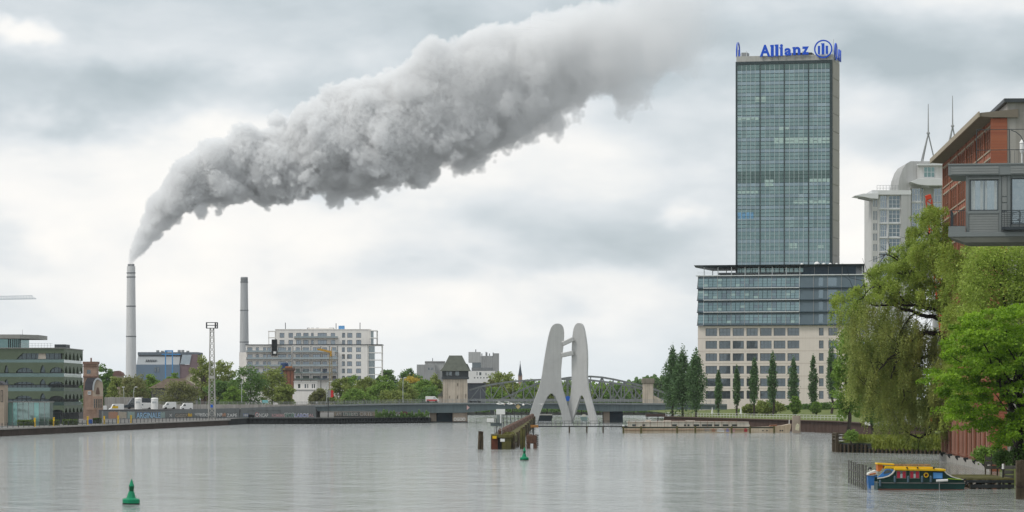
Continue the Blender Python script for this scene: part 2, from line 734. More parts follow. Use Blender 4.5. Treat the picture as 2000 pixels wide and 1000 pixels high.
def water_mat():
    m = bpy.data.materials.new('river_water')
    m.use_nodes = True
    nt = m.node_tree
    N, L = nt.nodes, nt.links
    bs = N['Principled BSDF']
    bs.inputs['Base Color'].default_value = (0.27, 0.288, 0.268, 1)
    bs.inputs['Roughness'].default_value = 0.06
    bs.inputs['IOR'].default_value = 1.5
    geo = N.new('ShaderNodeNewGeometry')

    def nz(scale, st, detail, off=0.0):
        mp = N.new('ShaderNodeMapping')
        mp.inputs['Scale'].default_value = st
        mp.inputs['Location'].default_value = (off, off, 0)
        mp.inputs['Rotation'].default_value = (0, 0, 0.25)
        L.new(geo.outputs['Position'], mp.inputs['Vector'])
        n = N.new('ShaderNodeTexNoise')
        n.inputs['Scale'].default_value = scale
        n.inputs['Detail'].default_value = detail
        n.inputs['Roughness'].default_value = 0.6
        L.new(mp.outputs[0], n.inputs['Vector'])
        return n.outputs['Fac']
    rip = nz(0.9, (1.0, 0.55, 1), 5)
    swell = nz(0.16, (1.0, 0.45, 1), 3, 31.0)
    # wind patches: calmer and rougher areas of the surface
    patch = nz(0.016, (0.6, 0.34, 1), 4, 77.0)
    mr = N.new('ShaderNodeMapRange')
    mr.inputs[1].default_value = 0.35
    mr.inputs[2].default_value = 0.66
    mr.inputs[3].default_value = 0.26
    mr.inputs[4].default_value = 0.70
    L.new(patch, mr.inputs[0])
    mul = N.new('ShaderNodeMath')
    mul.operation = 'MULTIPLY'
    L.new(rip, mul.inputs[0])
    L.new(mr.outputs[0], mul.inputs[1])
    ma = N.new('ShaderNodeMath')
    ma.operation = 'MULTIPLY_ADD'
    L.new(swell, ma.inputs[0])
    ma.inputs[1].default_value = 1.15
    L.new(mul.outputs[0], ma.inputs[2])
    b = N.new('ShaderNodeBump')
    b.inputs['Strength'].default_value = 1.0
    b.inputs['Distance'].default_value = 1.0
    L.new(ma.outputs[0], b.inputs['Height'])
    L.new(b.outputs[0], bs.inputs['Normal'])
    return m


tag(MB().add([(-1500, -300, 0), (1500, -300, 0), (1500, 1600, 0), (-1500, 1600, 0)], [(0, 1, 2, 3)]).build('water', water_mat()), 'grey rippled river water between the two quays', kind='structure')
# ------------------------------------------------------------------ ground and quays
GROUND = mat('ground_soil', (0.17, 0.175, 0.175), 0.95, var=0.3, vscale=0.05)
PAVE = mat('promenade_paving', (0.17, 0.165, 0.155), 0.9, var=0.15, vscale=0.3)
GRASS = mat('bank_grass', (0.085, 0.125, 0.035), 0.95, var=0.0, vscale=0.25, color2=(0.17, 0.19, 0.055), bump=0.6, bscale=3)
CONCRETE = mat('concrete', (0.36, 0.345, 0.32), 0.85, var=0.12, vscale=0.35, streak=0.45, bump=0.1)
CONCRETE_GREY = mat('concrete_grey', (0.19, 0.205, 0.205), 0.8, var=0.10, vscale=0.25, streak=0.35)
RUSTWALL = mat('rust_brown_steel', (0.060, 0.042, 0.034), 0.8, var=0.3, vscale=0.5, streak=0.5)
DARKPILE = mat('dark_sheet_piles', (0.035, 0.040, 0.042), 0.8, var=0.3, vscale=0.6, streak=0.3)
BROWNPILE = mat('brown_sheet_piles', (0.105, 0.068, 0.055), 0.8, var=0.2, vscale=0.5, streak=0.35)
STEEL_GREY = mat('grey_painted_steel', (0.30, 0.31, 0.31), 0.5, var=0.08)
STEEL_DARK = mat('dark_painted_steel', (0.055, 0.062, 0.068), 0.5, var=0.15)
WHITE = mat('white_paint', (0.78, 0.78, 0.76), 0.5, var=0.03)
YELLOW = mat('yellow_paint', (0.72, 0.46, 0.02), 0.5, var=0.08)
BLUE = mat('blue_paint', (0.025, 0.13, 0.52), 0.45, var=0.08)
RED = mat('red_paint', (0.55, 0.03, 0.03), 0.5, var=0.1)
WOOD_OLD = mat('weathered_wood', (0.095, 0.075, 0.05), 0.9, var=0.4, vscale=1.2, streak=0.6, bump=0.5, bscale=5)
WOOD_GREY = mat('grey_wood', (0.115, 0.11, 0.10), 0.85, var=0.25, vscale=1.5, streak=0.4)
WOOD_MOSS = mat('mossy_wood', (0.075, 0.07, 0.035), 0.95, color2=(0.16, 0.15, 0.045), vscale=0.9, streak=0.4, bump=0.6, bscale=4)
DARK = mat('black_paint', (0.018, 0.02, 0.022), 0.5, var=0.1)

ZL, ZR, ZN = 1.5, 2.5, 1.5          # quay levels: left, right far, right near
LEFT_EDGE = [(-136.6, 300), (-102.5, 697), (-79, 971), (-77, 1007), (-52, 1010), (-25.4, 1046), (-25, 1125), (-60, 1250), (-70, 1500)]
RIGHT_FAR = [(66, 1130), (41, 935), (71, 755), (74, 600), (62, 520)]
RIGHT_NEAR = [(62, 520), (46.7, 503), (47, 498), (60, 481), (56.2, 445), (51.3, 362), (48.5, 340), (45, 318), (44.5, 150)]


def slab(name, poly, z, material, skirt=2.5):
    return tag(MB().prism_z(poly, z - skirt, z).build(name, material), kind='structure')


slab('promenade', LEFT_EDGE + [(-900, 1500), (-900, 300)], ZL, PAVE)
slab('river_bank', [(700, 150), (700, 560), (62.5, 560)] + RIGHT_NEAR, ZN, GRASS)
slab('quay_ground', [(62.2, 521), (74.1, 600), (71.1, 755), (41.1, 935), (66, 1130), (120, 1500), (900, 1500), (900, 521)], ZR, GRASS)
slab('ground', [(-3500, 1500.2), (3500, 1500.2), (3500, 5000), (-3500, 5000)], 1.2, GROUND)

# embankment rising from the quay to the office block
em = MB()
xs = [50, 70, 95, 130, 180]
for i in range(len(xs) - 1):
    a, b = xs[i], xs[i + 1]
    za, zb = 2.6 + (a - 50) * 0.042, 2.6 + (b - 50) * 0.042
    em.add([(a, 1085, 2.3), (b, 1060, 2.3), (b, 1145, zb), (a, 1150, za), (b, 1300, zb), (a, 1300, za)], [(0, 1, 2, 3), (3, 2, 4, 5)])
tag(em.build('embankment', GRASS), kind='structure')


def along(edge):
    """points of a polyline with direction, as (p, q) segments"""
    return [(Vector((*a, 0)), Vector((*b, 0))) for a, b in zip(edge[:-1], edge[1:])]


# left quay: brown steel panels with pale joints, coping, railing with yellow posts
q = thing('quay_wall', 'long low dark brown steel quay wall along the left bank', 'quay wall', (0, 0, 0))
A, B = Vector((-102.5 - 0.0858 * 160, 537, 0)), Vector((-79, 971, 0))
dv = (B - A)
n_pan = 27
ang = math.atan2(dv.y, dv.x)
pl = dv.length / n_pan
pm = MB().box(0.06, pl - 0.06, -0.34, 0.1, -0.6, ZL - 0.22).mesh('panel', RUSTWALL, bevel=0.03)
jm = MB().box(-0.07, 0.07, -0.40, -0.1, -0.6, ZL - 0.25).mesh('joint', CONCRETE)
for i in range(n_pan):
    p = A + dv * (i / n_pan)
    o = inst('panel', pm, q, p, (0, 0, ang + math.pi * 0))
    o.scale.y = -1
    o = inst('joint', jm, q, p, (0, 0, ang))
    o.scale.y = -1
cp = MB()
cp.bar(A + Vector((0.1, 0, ZL - 0.05)), B + Vector((0.1, 0, ZL - 0.05)), 0.9, 0.30)
cp.build('coping', CONCRETE, q)
rl = thing('railing', 'thin grey railing on top of the brown left quay wall', 'railing', (0, 0, ZL))
mb = MB()
for z in (0.45, 0.8, 1.1):
    mb.bar(A + Vector((-0.5, 0, z)), B + Vector((-0.5, 0, z)), 0.05, 0.05)
mb.build('rail', STEEL_DARK, rl)
pm2 = MB().box(-0.06, 0.06, -0.06, 0.06, 0.0, 1.12).mesh('post', STEEL_DARK)
for i in range(90):
    inst('post', pm2, rl, A + dv * (i / 90.0) + Vector((-0.5, 0, 0)))
ym = MB().box(-0.16, 0.16, -0.16, 0.16, 0.0, 1.75).box(-0.2, 0.2, -0.2, 0.2, 1.75, 1.95).mesh('mooring_post', YELLOW, bevel=0.03)
for i, px in enumerate((75, 112, 178, 210, 237, 262)):
    # solve for the point of the quay line seen at that column
    k = (px - 1000) / F
    Yq = (-102.5 - 0.0858 * 697) / (k - 0.0858)
    o = inst('mooring_post', ym, None, (k * Yq - 0.75, Yq, ZL))
    tag(o, ['leftmost yellow post on the left quay, before the glass pavilion', 'yellow post on the left quay right of the glass pavilion', 'yellow post on the left quay below the brick church-like house', 'yellow post on the left quay at the left end of the graffiti', 'yellow post on the left quay before the orange graffiti', 'rightmost yellow post on the left quay, below the white silos'][i], 'post', 'yellow posts on the left quay')
box_obj('bin', (X(176, 826) - 0.5, X(176, 826) + 0.5, 825.5, 826.5, ZL, ZL + 1.0), BLUE, None, 0.06)
tag(bpy.data.objects['bin'], 'small bright blue bin on the left quay', 'bin')


def pile_wall(name, edge, top, material, pitch, depth, parent=None, bottom=-0.8):
    """corrugated sheet piling along a polyline"""
    mb = MB()
    for a, b in along(edge):
        d = b - a
        L_ = d.length
        d.normalize()
        nrm = Vector((d.y, -d.x, 0))
        n = max(1, int(L_ / pitch))
        prof = []
        for i in range(n):
            s0 = i * L_ / n
            w = L_ / n
            for f, o in ((0.0, 0), (0.40, 0), (0.5, 1), (0.9, 1)):
                prof.append(a + d * (s0 + f * w) + nrm * (o * depth))
        prof.append(b)
        for p0, p1 in zip(prof[:-1], prof[1:]):
            mb.add([(p0.x, p0.y, bottom), (p1.x, p1.y, bottom), (p1.x, p1.y, top), (p0.x, p0.y, top)], [(0, 1, 2, 3)])
    return mb.build(name, material, parent)


w = thing('quay_wall', 'dark corrugated sheet pile wall below the graffiti, left of the bridge pier', 'quay wall')
pile_wall('sheet_piling', [(-79.0, 970.6), (-76.8, 1006.5), (-52, 1009.5), (-25.2, 1045.5), (-24.8, 1085)], ZL + 0.02, DARKPILE, 1.3, 0.35, w)
mb = MB()
for a, b in along([(-79, 970.4), (-76.8, 1006.2), (-52, 1009.2), (-25.2, 1045.2)]):
    mb.bar(a + Vector((0, -0.2, ZL + 0.1)), b + Vector((0, -0.2, ZL + 0.1)), 0.8, 0.22)
    mb.bar(a + Vector((0, -0.55, 0.55)), b + Vector((0, -0.55, 0.55)), 0.3, 0.35)
mb.build('coping', DARKPILE, w)

w = thing('quay_wall', 'rust brown corrugated sheet pile wall below the poplars on the right bank', 'quay wall')
pile_wall('sheet_piling', [(64.5, 1130), (40.8, 934.6), (70.8, 754.6), (73.6, 600)], ZR + 0.02, BROWNPILE, 1.2, -0.32, w)
mb = MB()
for a, b in along([(40.7, 934.4), (70.7, 754.4), (73.5, 600)]):
    mb.bar(a + Vector((-0.1, 0, ZR + 0.06)), b + Vector((-0.1, 0, ZR + 0.06)), 0.7, 0.2)
mb.build('coping', BROWNPILE, w)

# timber quay under the willow: separate posts and two waling beams
w = thing('timber_quay', 'dark timber quay wall with upright posts under the willow', 'quay wall')
edge = [(46.6, 502.6), (46.9, 497.6), (60, 480.6), (56.4, 446)]
pmq = MB().box(-0.15, 0.15, -0.15, 0.15, -0.7, ZN - 0.25).mesh('post', WOOD_OLD, bevel=0.03)
pms = MB().box(-0.15, 0.15, -0.15, 0.15, -0.7, 0.62).mesh('post', WOOD_OLD, bevel=0.03)
plank = MB()
for a, b in along(edge):
    d = b - a
    n = max(2, int(d.length / 0.85))
    for i in range(n):
        p = a + d * ((i + 0.5) / n)
        inst('post', pmq if p.x < 50.5 else pms, w, p + Vector((-0.22, -0.22, random.uniform(-0.08, 0.08))), (0, 0, math.atan2(d.y, d.x)))
    for z in (0.25, 0.7, 1.15):
        plank.bar(a + Vector((0, 0, z)), b + Vector((0, 0, z)), 0.16, 0.36)
plank.build('boards', DARKPILE, w)
e = MB()
e.box(46.2, 46.65, 497.0, 497.5, -0.7, 2.75)
e.box(46.2, 46.65, 502.4, 502.9, -0.7, 2.7)
e.build('corner_post', WOOD_OLD, w, bevel=0.04)
e = MB()
for z in (1.75, 2.25, 2.6):
    e.box(46.3, 46.55, 497.4, 502.5, z, z + 0.22)
    e.box(46.3, 49.5, 497.3, 497.5, z, z + 0.2)
e.build('guard_beam', WOOD_OLD, w, bevel=0.02)

# grass on the near right bank
rng = np.random.default_rng(5)
n = 26000
gx, gy = rng.uniform(47.5, 62, n), rng.uniform(446, 503, n)
keep = (gy > 497.6 - (gx - 47) * 1.30 + 0.6) & (gy < 503 + (gx - 46.7) * 1.0) & (gx > 50.5 - (gy - 446) * 0.05)
c = np.stack([gx, gy, ZN + rng.uniform(0.1, 0.75, n)], 1)[keep]
# long grass hanging over the timber edge
k = rng.uniform(0.30, 1, 1600)
c = np.concatenate([c, np.stack([46.9 + 13.1 * k + 0.05, 497.3 - 16.9 * k - rng.uniform(0, 0.5, 1600), ZN + rng.uniform(-0.85, 0.5, 1600)], 1)])
u = np.stack([rng.normal(0, 0.12, len(c)), rng.normal(0, 0.12, len(c)), rng.uniform(0.2, 0.5, len(c))], 1)
v = np.stack([rng.uniform(0.05, 0.12, len(c)), rng.normal(0, 0.05, len(c)), np.zeros(len(c))], 1)
tag(inst('grass', quads_mesh('grass', c, u, v, leaf_mat('grass_blade', (0.10, 0.15, 0.02), (0.30, 0.33, 0.04), 0.3, 0.15))), 'tall yellow green grass on the bank under the willow', 'grass', kind='stuff')
# ------------------------------------------------------------------ left bank
GREEN = mat('olive_green_cladding', (0.115, 0.148, 0.100), 0.55, var=0.07, vscale=0.4)
GREEN_SOFFIT = mat('roof_slab_grey', (0.30, 0.30, 0.28), 0.7, var=0.06)


def arch(xa, xb, base, top, n=9):
    """points of an arch cut up into a band, left to right (py decreases upwards)"""
    pts = []
    for i in range(n + 1):
        t = math.pi * i / n
        pts.append(((xa + xb) / 2 - (xb - xa) / 2 * math.cos(t), base - (base - top) * math.sin(t)))
    return pts


def lancet(xa, xb, base, top):
    m = (xa + xb) / 2
    h = base - top
    return [(xa, base), (xa + (m - xa) * 0.25, base - h * 0.5), (xa + (m - xa) * 0.6, base - h * 0.85), (m, top), (xb - (xb - m) * 0.6, base - h * 0.85), (xb - (xb - m) * 0.25, base - h * 0.5), (xb, base)]


f = Face(125, 820, ZL)
gb = thing('office_building', 'olive green office with arched cut-outs in its facade bands', 'building', f.loc)
D = 36.0
core = MB()
core.box(f.x(-70), -0.9, 0.9, D - 0.9, 0, f.z(681))
core.build('glazed_core', glass('green_office_glass', (0.42, 0.52, 0.55), 0.15, body=(0.012, 0.022, 0.025)), gb)
mu = MB().box(-0.05, 0.05, -0.06, 0.1, 0, f.z(683)).mesh('mullion', FRAME_DARK)
for px in range(-66, 124, 9):
    inst('mullion', mu, gb, (f.x(px), 0.84, 0))
for k in range(1, 16):
    inst('mullion', mu, gb, (-0.84, k * D / 16, 0), (0, 0, math.pi / 2))
bands = [
    ([(-70, 680), (125, 680)], [(125, 690), (44, 690), (36, 697), (32, 702), (-70, 702)]),
    ([(-70, 708), (125, 708)], list(reversed([(-70, 728), (-62, 728)] + arch(-58, -28, 728, 718) + lancet(-14, -5, 728, 713) + lancet(8, 17, 728, 713) + arch(31, 65, 728, 718) + lancet(78, 89, 728, 713) + arch(97, 124.9, 728, 717)))),
    ([(-70, 736), (125, 736)], list(reversed([(-70, 751), (-62, 751)] + arch(-60, -26, 751, 745) + lancet(-14, -5, 751, 740) + lancet(8, 17, 751, 740.5) + arch(27, 67, 751, 745.5) + lancet(77, 90, 751, 740.5) + arch(95, 124.9, 751, 745)))),
    ([(-70, 764), (125, 764)], list(reversed([(-70, 779), (-62, 779)] + lancet(8, 17, 779, 768) + arch(30, 63, 779, 772.5) + lancet(78, 89, 779, 768) + arch(97, 124.9, 779, 773)))),
    ([(-70, 792), (125, 792)], list(reversed([(-70, 806), (-62, 806)] + lancet(8, 17, 806, 796) + arch(30, 63, 806, 801) + arch(99, 124.9, 806, 800)))),
]
for top, bot in bands:
    MB().prism(f.poly(top + bot), 0.0, 0.45).build('facade_band', GREEN, gb)
    z1, z0 = f.z(top[0][1]), f.z(max(p[1] for p in bot))
    # the narrow side with a row of pointed openings
    pts = [(0.46, z1), (D, z1), (D, z0)]
    nb = 5
    for k in range(nb):
        a = D - (k + 0.15) * (D - 0.46) / nb
        b = D - (k + 0.85) * (D - 0.46) / nb
        m, hh = (a + b) / 2, (z1 - z0) * 0.72
        pts += [(a, z0), (a + (m - a) * 0.3, z0 + hh * 0.5), (m, z0 + hh), (b + (m - b) * 0.3, z0 + hh * 0.5), (b, z0)]
    pts += [(0.46, z0)]
    MB().prism_x(pts, -0.45, 0.0).build('facade_band', GREEN, gb)
    MB().box(f.x(-70), -0.46, 0.46, D, z0 - 0.15, z0 + 0.12).build('floor_slab', FRAME_DARK, gb)
GLASS_RAIL = glass('balcony_glass', (0.40, 0.55, 0.52), 0.22, body=(0.05, 0.085, 0.08))
PALE_RAIL = glass('pale_balcony_glass', (0.75, 0.8, 0.78), 0.35, body=(0.42, 0.46, 0.45))
for t_, b_, pale in ((702, 708.5, True), (729, 736.5, True), (757, 764.5, False), (785, 792.5, False)):
    MB().box(f.x(-70), -0.05, 0.30, 0.36, f.z(b_), f.z(t_)).build('balcony_glass', GLASS_RAIL, gb)
    MB().box(-0.36, -0.30, 0.47, D, f.z(b_), f.z(t_)).build('balcony_glass', PALE_RAIL if pale else GLASS_RAIL, gb)
# curtains and blinds behind the top floor glass
CURT = mat('cream_curtain', (0.62, 0.55, 0.47), 0.9, var=0.08)
for a, b in ((9, 15), (73, 90)):
    MB().prism(f.poly([(a, 708), (b, 708), (b - 2, 690), (a + 2, 690)]), 0.55, 0.75).build('curtain', CURT, gb)
MB().box(f.x(-70), 0.2, -0.25, D, f.z(680.5), f.z(679)).build('roof_edge', GREEN_SOFFIT, gb)
MB().box(f.x(102), f.x(124), 4, 12, f.z(679), f.z(672)).build('roof_plant', STEEL_DARK, gb, bevel=0.05)
pv = MB()
pv.box(f.x(-70), f.x(34), 5, 20, f.z(679), f.z(661))
pv.build('penthouse', GLASS_TEAL, gb)
for px in (11, 14.5, 19, 23, 27, 31, 34):
    MB().box(f.x(px) - 0.1, f.x(px) + 0.1, 4.8, 5.0, f.z(679), f.z(661)).build('penthouse_column', FRAME_DARK, gb)
MB().prism_z([(f.x(-70), 1.0), (f.x(38), 1.0), (f.x(66), 9), (f.x(66), 24), (f.x(-70), 24)], f.z(661), f.z(653)).build('penthouse_roof', GREEN_SOFFIT, gb)
mb = MB()
for z in (0.5, 1.0):
    mb.bar((f.x(38), 0.6, f.z(679) + z), (f.x(102), 0.6, f.z(679) + z), 0.04, 0.04)
for px in range(38, 103, 6):
    mb.box(f.x(px) - 0.025, f.x(px) + 0.025, 0.58, 0.62, f.z(679), f.z(679) + 1.05)
mb.build('roof_railing', STEEL_GREY, gb)
MB().tube((f.x(34.5), 8, f.z(653)), (f.x(34.5), 8, f.z(642)), 0.06, 0.03).build('aerial', STEEL_GREY, gb)

# glass pavilion in front
f = Face(0, 775, ZL)
gp = thing('glass_pavilion', 'low glass pavilion in front of the green office', 'pavilion', f.loc)
PAV = glass('pavilion_glass', (0.55, 0.72, 0.68), 0.34, body=(0.06, 0.10, 0.09))
PAV2 = glass('pavilion_glass_green', (0.45, 0.75, 0.70), 0.30, body=(0.16, 0.33, 0.31))
MB().box(f.x(-60), f.x(94), 2.5, 8, 0, f.z(788)).build('core', mat('pavilion_inner', (0.05, 0.09, 0.085), 0.6), gp)
px = -60
k = 0
while px < 92:
    w_ = 10.5
    pm_ = PAV2 if k in (6, 7, 8, 12) else PAV
    MB().box(f.x(px) + 0.05, f.x(px + w_) - 0.05, 0.0, 0.06, 0, f.z(786)).build('pane', pm_, gp)
    MB().box(f.x(px) - 0.05, f.x(px) + 0.05, -0.06, 0.14, 0, f.z(786)).build('post', STEEL_GREY, gp)
    px += w_
    k += 1
MB().box(f.x(94), f.x(94) + 0.06, 0.06, 8, 0, f.z(786)).build('pane', PAV, gp)
MB().box(f.x(-60), f.x(94) + 0.3, -0.3, 8.3, f.z(786), f.z(784.4)).build('roof', GREEN_SOFFIT, gp)

# clipped hedges along the promenade
HEDGE = leaf_mat('clipped_hedge', (0.08, 0.13, 0.03), (0.16, 0.22, 0.06))
for i, (a, b, lab) in enumerate(((34, 68, 'low clipped hedge before the glass pavilion'), (96, 116, 'low clipped hedge left of two, before the green office corner'), (122, 152, 'low clipped hedge at the green office corner'), (182, 198, 'short bright green hedge before the brick church-like house'))):
    Yh = (765.0, 775.0, 790.0, 835.0)[i]
    rng = np.random.default_rng(70 + i)
    c = np.stack([rng.uniform(X(a, Yh), X(b, Yh), 900), rng.uniform(Yh - 0.6, Yh + 0.6, 900), ZL + rng.uniform(0, 1.25, 900)], 1)
    h = thing('hedge', lab, 'hedge', (0, 0, 0), 0, 'hedges on the left promenade')
    inst('foliage', leaves('foliage', c, 0.35, rng, HEDGE, 0.8), h)

# sliver of a brick gatehouse at the left edge
f = Face(-20, 768, ZL)
bh = thing('brick_gatehouse', 'sliver of a pale brick house at the left picture edge', 'building', f.loc)
MB().box(0, f.x(8), 0, 6, 0, f.z(752)).build('wall', SAND_STONE, bh)
MB().prism([(-0.3, f.z(752)), (f.x(9), f.z(752)), (f.x(9), f.z(751)), (f.x(-2), f.z(744)), (-0.3, f.z(744))], -0.3, 6.3).build('roof', ROOF_DARK, bh)
add_window(bh, f.x(3.5), f.z(785), 0.5, 2.6, -0.03, 1, 2, FRAME_DARK, GLASS_DARK)

# brick house like a little church: stair tower and barrel gable
f = Face(163, 965, ZL)
ch = thing('brick_house', 'red brown brick house with square tower and rounded gable', 'building', f.loc)
mb = MB()
wall_holes(mb, f.x(160), f.x(186), 0, f.z(710), [(f.x(167), f.x(174.5), f.z(730), f.z(722))], 3.0, 8.0)
mb.build('tower', BRICK_FAR, ch)
mb = MB()
mb.box(f.x(159.5), f.x(187), 2.8, 8.2, f.z(716), f.z(714.5))
mb.box(f.x(159.5), f.x(187.2), 2.7, 8.3, f.z(737), f.z(734))
mb.box(f.x(159.2), f.x(187.5), 2.6, 8.4, f.z(711), f.z(706))
mb.box(f.x(172.3), f.x(175), 4.8, 5.4, f.z(706), f.z(698.5))
mb.build('cornice', mat('brick_trim', (0.21, 0.13, 0.10), 0.85, var=0.15), ch)
MB().prism(f.poly([(166.5, 731), (175, 731), (175, 725)] + list(reversed(arch(166.5, 175, 725, 721)))[1:]), 3.05, 3.2).build('arched_window', GLASS_DARK, ch)
gab = [(181, 800), (201, 800), (201, 755), (199.5, 746), (196, 741), (191, 738.5), (186.5, 740), (183, 746), (181, 755)]
MB().prism(f.poly(gab), 0.0, 0.5).build('gable', SAND_STONE, ch)
MB().prism(f.poly([(165, 800), (181, 800), (181, 762), (165, 762)]), 0.3, 0.7).build('side_wall', BRICK_FAR, ch)
MB().prism(f.poly([(181.3, 800), (200.7, 800), (200.7, 774), (181.3, 774)]), -0.1, 0.0).build('brick_base', BRICK_FAR, ch)
roof = f.poly([(164, 763), (181.5, 763), (183, 746), (187, 739.5), (190, 738), (170, 738), (166, 746)])
MB().prism(roof, 0.51, 9.0).build('roof', ROOF_DARK, ch)
rim = [(181, 763), (181, 754), (183.2, 745), (187, 739.5), (191, 737.6), (196, 740), (199, 744), (198, 746), (194.5, 742.5), (191, 741), (188, 743), (185.3, 748), (184, 756), (183.5, 763)]
MB().prism(f.poly(rim), -0.3, 0.3).build('gable_rim', mat('zinc_trim', (0.42, 0.45, 0.46), 0.6), ch)
MB().prism(f.poly(lancet(187, 195, 770, 756)), -0.06, 0.02).build('arched_window', mat('brown_blind_window', (0.13, 0.085, 0.065), 0.7), ch)
for px in (184.5, 189, 193.5, 197.5):
    add_window(ch, f.x(px), f.z(797), 0.42, 2.6, -0.2, 1, 2, SAND_STONE, GLASS_DARK, 0.07)
add_window(ch, f.x(174.5), f.z(771), 0.85, 1.0, 0.2, 2, 2, WHITE, GLASS_DARK)

# low long walls, shed and far little houses left of the bridge
f = Face(200, 1075, ZL)
wl = thing('concrete_wall', 'weathered low concrete wall between brick house and silos', 'wall', f.loc)
for i in range(8):
    MB().box(f.x(204 + i * 9.4), f.x(204 + i * 9.4 + 9.2), 0, 0.4, 0, f.z(776) + 0.1 * (i % 2)).build('panel', CONCRETE, wl, bevel=0.03)
f = Face(290, 1150, ZL)
sh = thing('pavilion_house', 'dark house with brown hipped roof behind the bushes', 'building', f.loc)
MB().box(f.x(296), f.x(380), 0, 12, 0, f.z(756)).build('wall', mat('grey_green_plaster', (0.16, 0.16, 0.14), 0.9, var=0.2), sh)
MB().add([(f.x(291), -1, f.z(758)), (f.x(384), -1, f.z(758)), (f.x(384), 13, f.z(758)), (f.x(291), 13, f.z(758)), (f.x(322), 6, f.z(739)), (f.x(356), 6, f.z(739))], [(0, 1, 5, 4), (1, 2, 5), (2, 3, 4, 5), (3, 0, 4), (0, 3, 2, 1)]).build('roof', mat('brown_roof', (0.13, 0.10, 0.075), 0.9, var=0.2), sh)
for px in (302, 312, 340, 360):
    add_window(sh, f.x(px), f.z(775), 0.8, 1.6, -0.03, 2, 2, FRAME_DARK, GLASS_DARK)
f = Face(360, 1300, ZL)
sh = thing('cream_house', 'cream gabled house roof left of the lattice mast', 'building', f.loc)
MB().prism(f.poly([(360, 760), (396, 760), (396, 727), (376, 727), (360, 741)]), 0, 10).build('wall', mat('cream_plaster', (0.60, 0.53, 0.42), 0.9, var=0.06), sh)
MB().prism(f.poly([(359, 742), (375.5, 727.2), (397, 727.2), (397, 726), (375, 726), (358, 741)]), -0.5, 10.5).build('roof', SAND_STONE, sh)
add_window(sh, f.x(384), f.z(742), 1.2, 1.6, -0.03, 2, 2, FRAME_DARK, GLASS_DARK)
f = Face(382, 1260, ZL)
sh = thing('brick_warehouse', 'dark brick warehouse corner behind the lattice mast', 'building', f.loc)
MB().box(f.x(392), f.x(412), 0, 10, 0, f.z(727)).build('wall', mat('dark_brick', (0.10, 0.07, 0.055), 0.9, var=0.2), sh)
for px, py in ((397, 745), (405, 745), (397, 762), (405, 762)):
    add_window(sh, f.x(px), f.z(py), 0.9, 1.7, -0.03, 2, 2, FRAME_DARK, GLASS_DARK)
f = Face(208, 1600, 1.2)
sh = thing('red_roof_house', 'small far house with dark roof left of the tall chimney', 'building', f.loc)
MB().box(f.x(218), f.x(238), 0, 8, 0, f.z(733)).build('wall', SAND_STONE, sh)
MB().prism(f.poly([(215, 734), (241, 734), (238, 728), (231, 724), (222, 725), (218, 729)]), -0.5, 8.5).build('roof', mat('far_brown_roof', (0.17, 0.10, 0.085), 0.9), sh)

# ---- ramp with graffiti walls
rp = [(-300, 1000), (-118, 1004.4), (-81.8, 1045.4), (-59.4, 1056.4), (-59.4, 1078), (-300, 1078)]
tag(MB().prism_z(rp, 1.0, 4.15).build('ramp_road', mat('ramp_asphalt', (0.11, 0.11, 0.11), 0.9)), kind='structure')
WALLG = mat('ramp_wall_grey', (0.185, 0.20, 0.20), 0.8, var=0.08, vscale=0.3, streak=0.25)


def wall_frame(a, b):
    """Empty frame with local x along the wall from a to b, facing the river"""
    d = Vector((b[0] - a[0], b[1] - a[1], 0))
    return (a[0], a[1], ZL), math.atan2(d.y, d.x), d.length


def px_on(a, b, px):
    """distance along the wall line a-b at which it crosses photo column px"""
    k = (px - 1000) / F
    dx, dy = b[0] - a[0], b[1] - a[1]
    L_ = math.hypot(dx, dy)
    s = (k * a[1] - a[0]) / (dx - k * dy)
    return s * L_, a[1] + dy * s


GR = {
    'black': mat('graffiti_black', (0.02, 0.02, 0.022), 0.7), 'white': mat('graffiti_white', (0.66, 0.66, 0.64), 0.7), 'sky': mat('graffiti_light_blue', (0.36, 0.55, 0.68), 0.7),
    'red': mat('graffiti_red', (0.42, 0.05, 0.06), 0.7), 'orange': mat('graffiti_orange', (0.46, 0.22, 0.12), 0.7, color2=(0.36, 0.25, 0.20), vscale=1.2), 'pink': mat('graffiti_pink', (0.52, 0.33, 0.33), 0.7),
    'green': mat('graffiti_green', (0.06, 0.16, 0.11), 0.7), 'violet': mat('graffiti_violet', (0.30, 0.31, 0.52), 0.7), 'blue': mat('graffiti_blue', (0.05, 0.11, 0.30), 0.7), 'teal': mat('graffiti_teal', (0.28, 0.36, 0.34), 0.7), 'gold': mat('graffiti_gold', (0.55, 0.36, 0.06), 0.7),
    'cream': mat('graffiti_cream', (0.42, 0.37, 0.30), 0.7, var=0.2, vscale=1.5)}


